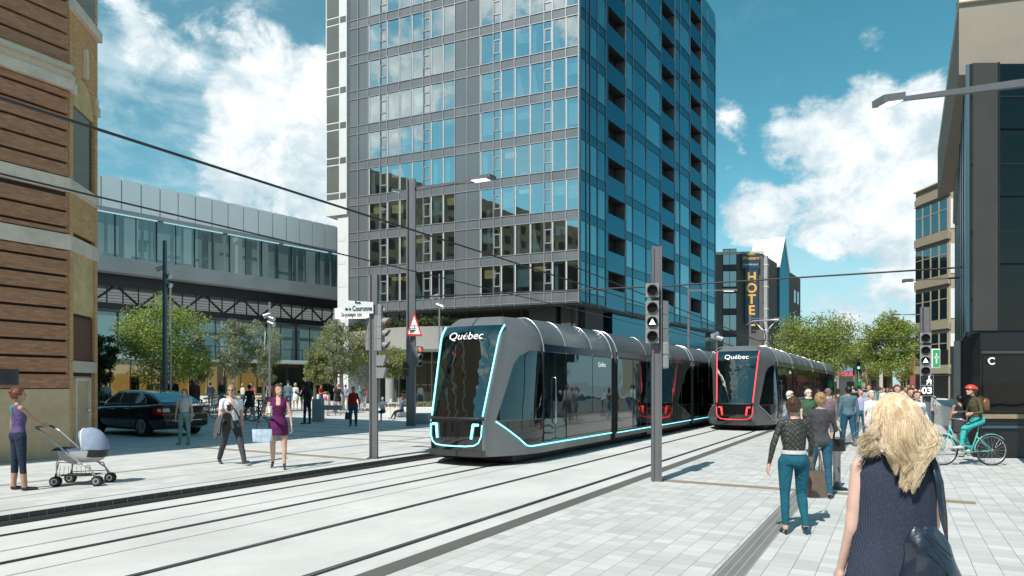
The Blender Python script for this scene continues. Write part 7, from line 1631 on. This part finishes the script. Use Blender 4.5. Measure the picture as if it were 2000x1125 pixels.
# ---- bicycle rider
bg_ = G(1889, 909); bk_ = bicycle(bg_, R(180-3), 'bike_aqua', 'aqua step through bicycle with a rear rack ridden toward the left', None, step=True, lod=1.6); bk_.scale = (.96,.96,.96)
ry = person('bicycle rider in red helmet olive jacket and aqua trousers riding left', (bg_.x+.235, bg_.y+.01, 0), 1.60, -87, male=False, hair='hair_brown', hs='helmet', top='olive', bottom='turquoise', sleeve=1, shoe='shoe_white', seated=True, legL=(66,58), legR=(40,66), tgt=tuple(Matrix.Translation(bg_) @ Matrix.Rotation(R(177),4,'Z') @ Vector((.15*.96, y*.96, 1.03*.96)) for y in (.30,-.30)), tgoff=-.0, lean=10, vox=.0095, topm=.57, skin='fair', headlean=.012, neck='top', fcurl=.9, cat='person', headtilt=8)
dz = .90-(ry['lp'](0,0,.47).z); ry['root'].location.z += dz
dm = Matrix.Translation((0,0,dz)); ry['lp2'] = lambda x,y,z: dm @ ry['lp'](x,y,z); ry2 = dict(ry); ry2['lp'] = ry['lp2']
backpack('small brown leather backpack on the bicycle rider', ry2, cmat('leather_brown'), .13, .25, .11)
# ---------------------------------------------------------------- blonde woman in the foreground
X0 = W(1747, 752, 3.1)
bw = person('long haired blonde woman in sleeveless navy knit vest seen close from behind', (X0.x, 3.1, 0), 1.70, 2, male=False, hair='hair_pale', hs='short', top='knit_navy' if 'knit_navy' in CN else 'navy', sleeve=0, bottom='navy', hem=.05, skin='pale', vox=.0085, armL=(6,5,16), armR=(12,9,34), fat=1.04, topm=.3, neck='skin', headtilt=-4, legL=(6,4), legR=(-6,8))
m_, nt_, b_ = newmat('knit_navy'); co_ = coords(nt_); wv = N(nt_, 'ShaderNodeTexWave', wave_type='BANDS', bands_direction='X'); wv.inputs['Scale'].default_value = 52; wv.inputs['Distortion'].default_value = .6; L(nt_, co_, wv.inputs[0])
wv2 = N(nt_, 'ShaderNodeTexWave', wave_type='BANDS', bands_direction='Z'); wv2.inputs['Scale'].default_value = 60; wv2.inputs['Distortion'].default_value = .8; L(nt_, co_, wv2.inputs[0])
kk = mth(nt_, 'MULTIPLY', wv.outputs['Fac'], wv2.outputs['Fac']); sp_ = mrange(nt_, noise(nt_, co_, 160, 2), .55, .75)
L(nt_, mixc(nt_, mth(nt_, 'MULTIPLY', sp_, .25), mixc(nt_, kk, (.030,.038,.062), (.085,.10,.145)), (.22,.24,.29)), b_.inputs['Base Color']); b_.inputs['Roughness'].default_value = .95; b_.inputs['Specular IOR Level'].default_value = .1
bump(nt_, b_, mth(nt_, 'ADD', kk, mth(nt_, 'MULTIPLY', noise(nt_, co_, 7, 3), 2.5)), .6, .006)
# vest: a shell over the trunk that flares out over the hips
q = bw['lp']; rg = []; prof = [(.838,.060,.036,-.006),(.830,.082,.042,-.008),(.812,.101,.050,-.008),(.785,.108,.058,-.006),(.74,.104,.064,-.002),(.69,.100,.066,0),(.63,.100,.066,-.002),(.58,.110,.074,-.006),(.52,.124,.084,-.008),(.46,.134,.090,-.006),(.40,.140,.092,-.004),(.345,.145,.095,0)]
vs_ = []
for z, a, b, oy in prof:
    row = []
    for j in range(48):
        an = 2*math.pi*j/48; fo = .0035*math.sin(an*7+z*9)*(1.2-z) + .003*math.sin(an*13+z*21)*(1.2-z)*1.2; row.append(q(a*math.cos(an)*1.03+fo*math.cos(an), b*math.sin(an)*1.06+oy+fo*math.sin(an), z))
    rg.append(row)
vb = MB(); vb.loft(rg, 'knit_navy', caps=False); vb.build('knit_vest', bw['root'], True)
sl_ = MB(); sl_.tube([q(-.006,-.0745,.60), q(-.007,-.080,.54), q(-.008,-.088,.48), q(-.009,-.098,.42)], .006, 'knit_navy', 6); sl_.tube([q(.012,-.0745,.60), q(.012,-.080,.54), q(.013,-.088,.48), q(.014,-.098,.42)], .006, 'knit_navy', 6); sl_.tube([q(-.006,-.0745,.60), q(.003,-.076,.604), q(.012,-.0745,.60)], .006, 'knit_navy', 6)
sl_.build('back_slit_edge', bw['root'], True)
# hair strands
m_, nt_, b_ = newmat('blonde_strand'); g_ = N(nt_, 'ShaderNodeNewGeometry'); cr_ = N(nt_, 'ShaderNodeValToRGB'); L(nt_, mth(nt_, 'ADD', mth(nt_, 'MULTIPLY', g_.outputs['Random Per Island'], .45), mth(nt_, 'MULTIPLY', mrange(nt_, noise(nt_, coords(nt_, 'Object', (22,22,5)), 1, 4, .6), .3, .7), .55)), cr_.inputs[0]); e_ = cr_.color_ramp.elements
e_[0].position = 0; e_[0].color = (.36,.24,.13,1); e_[1].position = 1; e_[1].color = (.90,.82,.66,1); x_ = e_.new(.4); x_.color = (.62,.46,.28,1); x_ = e_.new(.7); x_.color = (.80,.66,.46,1)
L(nt_, cr_.outputs[0], b_.inputs['Base Color']); b_.inputs['Roughness'].default_value = .38; b_.inputs['Specular IOR Level'].default_value = .6
rng = random.Random(4); H_ = bw['h']; hb_ = MB(); hpf = bw['hp']; npr = np.random.default_rng(4)
allv = []; allf = []; cnt = 0
def strand(pts, r0, r1):
    global cnt
    n = len(pts); prev = None
    for i, p_ in enumerate(pts):
        t = (pts[min(n-1,i+1)]-pts[max(0,i-1)]).normalized(); x = t.cross(Vector((.2,-1,.1))).normalized(); y = t.cross(x); r = r0+(r1-r0)*(i/(n-1))**2
        for k in range(3): a = 2.094*k; allv.append(p_+x*(r*math.cos(a)*1.5)+y*r*math.sin(a)*.7)
    for i in range(n-1):
        for k in range(3): allf.append((cnt+i*3+k, cnt+(i+1)*3+k, cnt+(i+1)*3+(k+1)%3, cnt+i*3+(k+1)%3))
    cnt += n*3
px3 = lambda px, py, d=3.1: W(px, py, d)
def bez(P, t):
    P = list(P)
    while len(P) > 1: P = [a.lerp(b, t) for a, b in zip(P, P[1:])]
    return P[0]
hc_ = hpf(0,-.004,.006)

NG = 120
for gi in range(NG):
    sgx = -1+2*(gi+.5)/NG+rng.gauss(0,.03); lay = rng.random()
    az = sgx*1.75; el = .15+1.15*rng.random()**.8
    side = max(-1, min(1, sgx*1.05))
    wing = abs(side) > .62 and rng.random() < (.7 if side < 0 else .4)
    ph = side*2.6+rng.gauss(0,.5); amp = rng.uniform(.010, .024)
    if wing:
        w_ = rng.random(); sx_ = -1 if side < 0 else 1
        ext = (.165+.065*w_) if side < 0 else (.105+.045*w_)
        tip = Vector((hc_.x+sx_*ext, 3.01+rng.gauss(0,.015), 1.43+.10*rng.random())); low = Vector((hc_.x+sx_*(.112+.02*w_), 2.985, 1.485+.03*rng.random())); mid = hc_+Vector((sx_*.128, -.02, -.085))
    else:
        tip = Vector((hc_.x-.022+side*.066+rng.gauss(0,.014), 2.965-.03*lay, 1.275+abs(side)*.10+rng.uniform(0,.10)*(.4+lay))); low = Vector((hc_.x-.010+side*.088, 2.955-.03*lay, 1.47)); mid = hc_+Vector((side*.122, -.085-.03*(1-abs(side)), -.10))
    for si in range(80):
        a2 = az+rng.gauss(0,.16); e2 = max(.02, el+rng.gauss(0,.28)); d = Vector((math.sin(a2)*math.sin(e2), -math.cos(a2)*math.sin(e2), math.cos(e2)))
        root = hc_+Vector((d.x*.047*H_, d.y*.060*H_, d.z*.066*H_)); out = root+d*.030+Vector((side*.012,-.012,-.006))
        o2 = Vector((rng.gauss(0,1), rng.gauss(0,.7), rng.gauss(0,.3))); n = 13; pts = []
        for k in range(n):
            t = k/(n-1); p_ = bez([root, out, mid+o2*(.010 if wing else .017), low+o2*(.009 if wing else .015), tip+o2*.004+Vector((rng.gauss(0,.016) if wing else 0,0,rng.gauss(0,.010 if wing else .006)))+Vector((0,0,0))], t)
            p_ = p_+Vector((math.sin(t*9.5+ph)*amp*t*1.3, -abs(math.cos(t*6+ph))*amp*.6*t, 0)); pts.append(p_)
        r = rng.uniform(.0006,.0012); strand(pts, r, r*.35)
for si in range(90):    # single flyaway hairs
    sx_ = rng.choice([-1,-1,1]); root = hc_+Vector((sx_*.04*H_, -.02*H_, .02*H_)); tip = hc_+Vector((sx_*rng.uniform(.12,.22), -.03+rng.gauss(0,.03), rng.uniform(-.22,-.10))); mid = hc_+Vector((sx_*.13, -.04, rng.uniform(-.10,0))); strand([bez([root, mid, tip], k/9) for k in range(10)], .0006, .0003)
me = bpy.data.meshes.new('long_hair'); mi_ = Matrix.Translation(bw['root'].location) @ Matrix.Rotation(bw['root'].rotation_euler.z, 4, 'Z'); mi_ = mi_.inverted()
me.from_pydata([tuple(mi_ @ v) for v in allv], [], allf); me.materials.append(MATS['blonde_strand']); me.polygons.foreach_set('use_smooth', [True]*len(me.polygons)); o = bpy.data.objects.new('long_hair', me); C.objects.link(o); o.parent = bw['root']
# under layer so no scalp shows
ul = MB(); rg = []
for i in range(9):
    t = i/8; z = .02-.155*t; rg.append([hpf((.046+.014*math.sin(t*2.6))*math.cos(a)*(1-.25*t), -.030-.014*t+.034*math.sin(a)*(1-.35*t), z) for a in [2*math.pi*j/20 for j in range(20)]])
ul.loft(rg, cmat('hair_pale')); ul.build('hair_underlayer', bw['root'], True)
# shoulder bag
sb = thing('shoulder_bag', 'glossy navy leather shoulder bag hanging at the hip of the blonde woman', 'bag', px3(1812, 1085, 2.86)); c = px3(1812, 1090, 2.88); mb = MB(); rg = []
for k in range(15):
    t = k/14; z = .125-.27*t; w_ = .045+.075*math.sin(min(1,t*1.15)*math.pi*.55)+.012*math.sin(t*9); dp = .022+.055*math.sin(min(1,t*1.1)*math.pi*.6)
    rg.append([c+Vector((w_*abs(math.cos(a))**.8*(1 if math.cos(a) > 0 else -1)+.035*t*1.2-.015+.006*math.sin(a*5+t*7), dp*math.sin(a)*(1+.12*math.sin(a*3+t*8)), z+.012*math.sin(a*2+1))) for a in [2*math.pi*j/32 for j in range(32)]])
mat('bag_leather', (.018,.026,.042), .24, 0, .35, 9, .5, 14, coat=.4); mb.loft(rg, 'bag_leather'); mb.build('bag_body', sb, True)
s0 = bw['lp'](.075,-.052,.815); s1 = c+Vector((-.035,-.0,.13)); s2 = bw['lp'](.078,.045,.80); mbs = MB()
def ribbon(mb, pts, w, m, nrm=Vector((0,-1,0))):
    L_ = []; 
    for i, p_ in enumerate(pts):
        t = (pts[min(len(pts)-1,i+1)]-pts[max(0,i-1)]).normalized(); x = t.cross(nrm).normalized(); n_ = x.cross(t).normalized(); L_.append([p_-x*w/2-n_*.002, p_+x*w/2-n_*.002, p_+x*w/2+n_*.002, p_-x*w/2+n_*.002])
    mb.loft(L_, m)
ribbon(mbs, [bw['lp'](.070,.04,.818), bw['lp'](.072,.0,.846), bw['lp'](.074,-.045,.83), bw['lp'](.078,-.072,.77), bw['lp'](.082,-.082,.68), bw['lp'](.087,-.090,.61), s1+Vector((0,-.02,0))], .034, 'bag_leather'); mbs.build('strap', sb, True)
sm_ = MB(); sm_.tube([c+Vector((-.05+.10*t_, -.075-.02*math.sin(t_*3), .06-.16*t_*t_)) for t_ in [i/9 for i in range(10)]], .0022, 'black', 5); sm_.tube([c+Vector((-.045+.012*i, -.045-.004*i, .125-.012*i)) for i in range(9)], .003, 'black', 5); sm_.build('seam', sb, True)
# ---------------------------------------------------------------- last touches
backblock(-75, -18, -48, -34, 19, 'back_brown', 'unseen brown block added behind the viewer for reflections, left part'); backblock(-14, 40, -50, -36, 16, 'back_brown', 'unseen brown block added behind the viewer for reflections, right part')
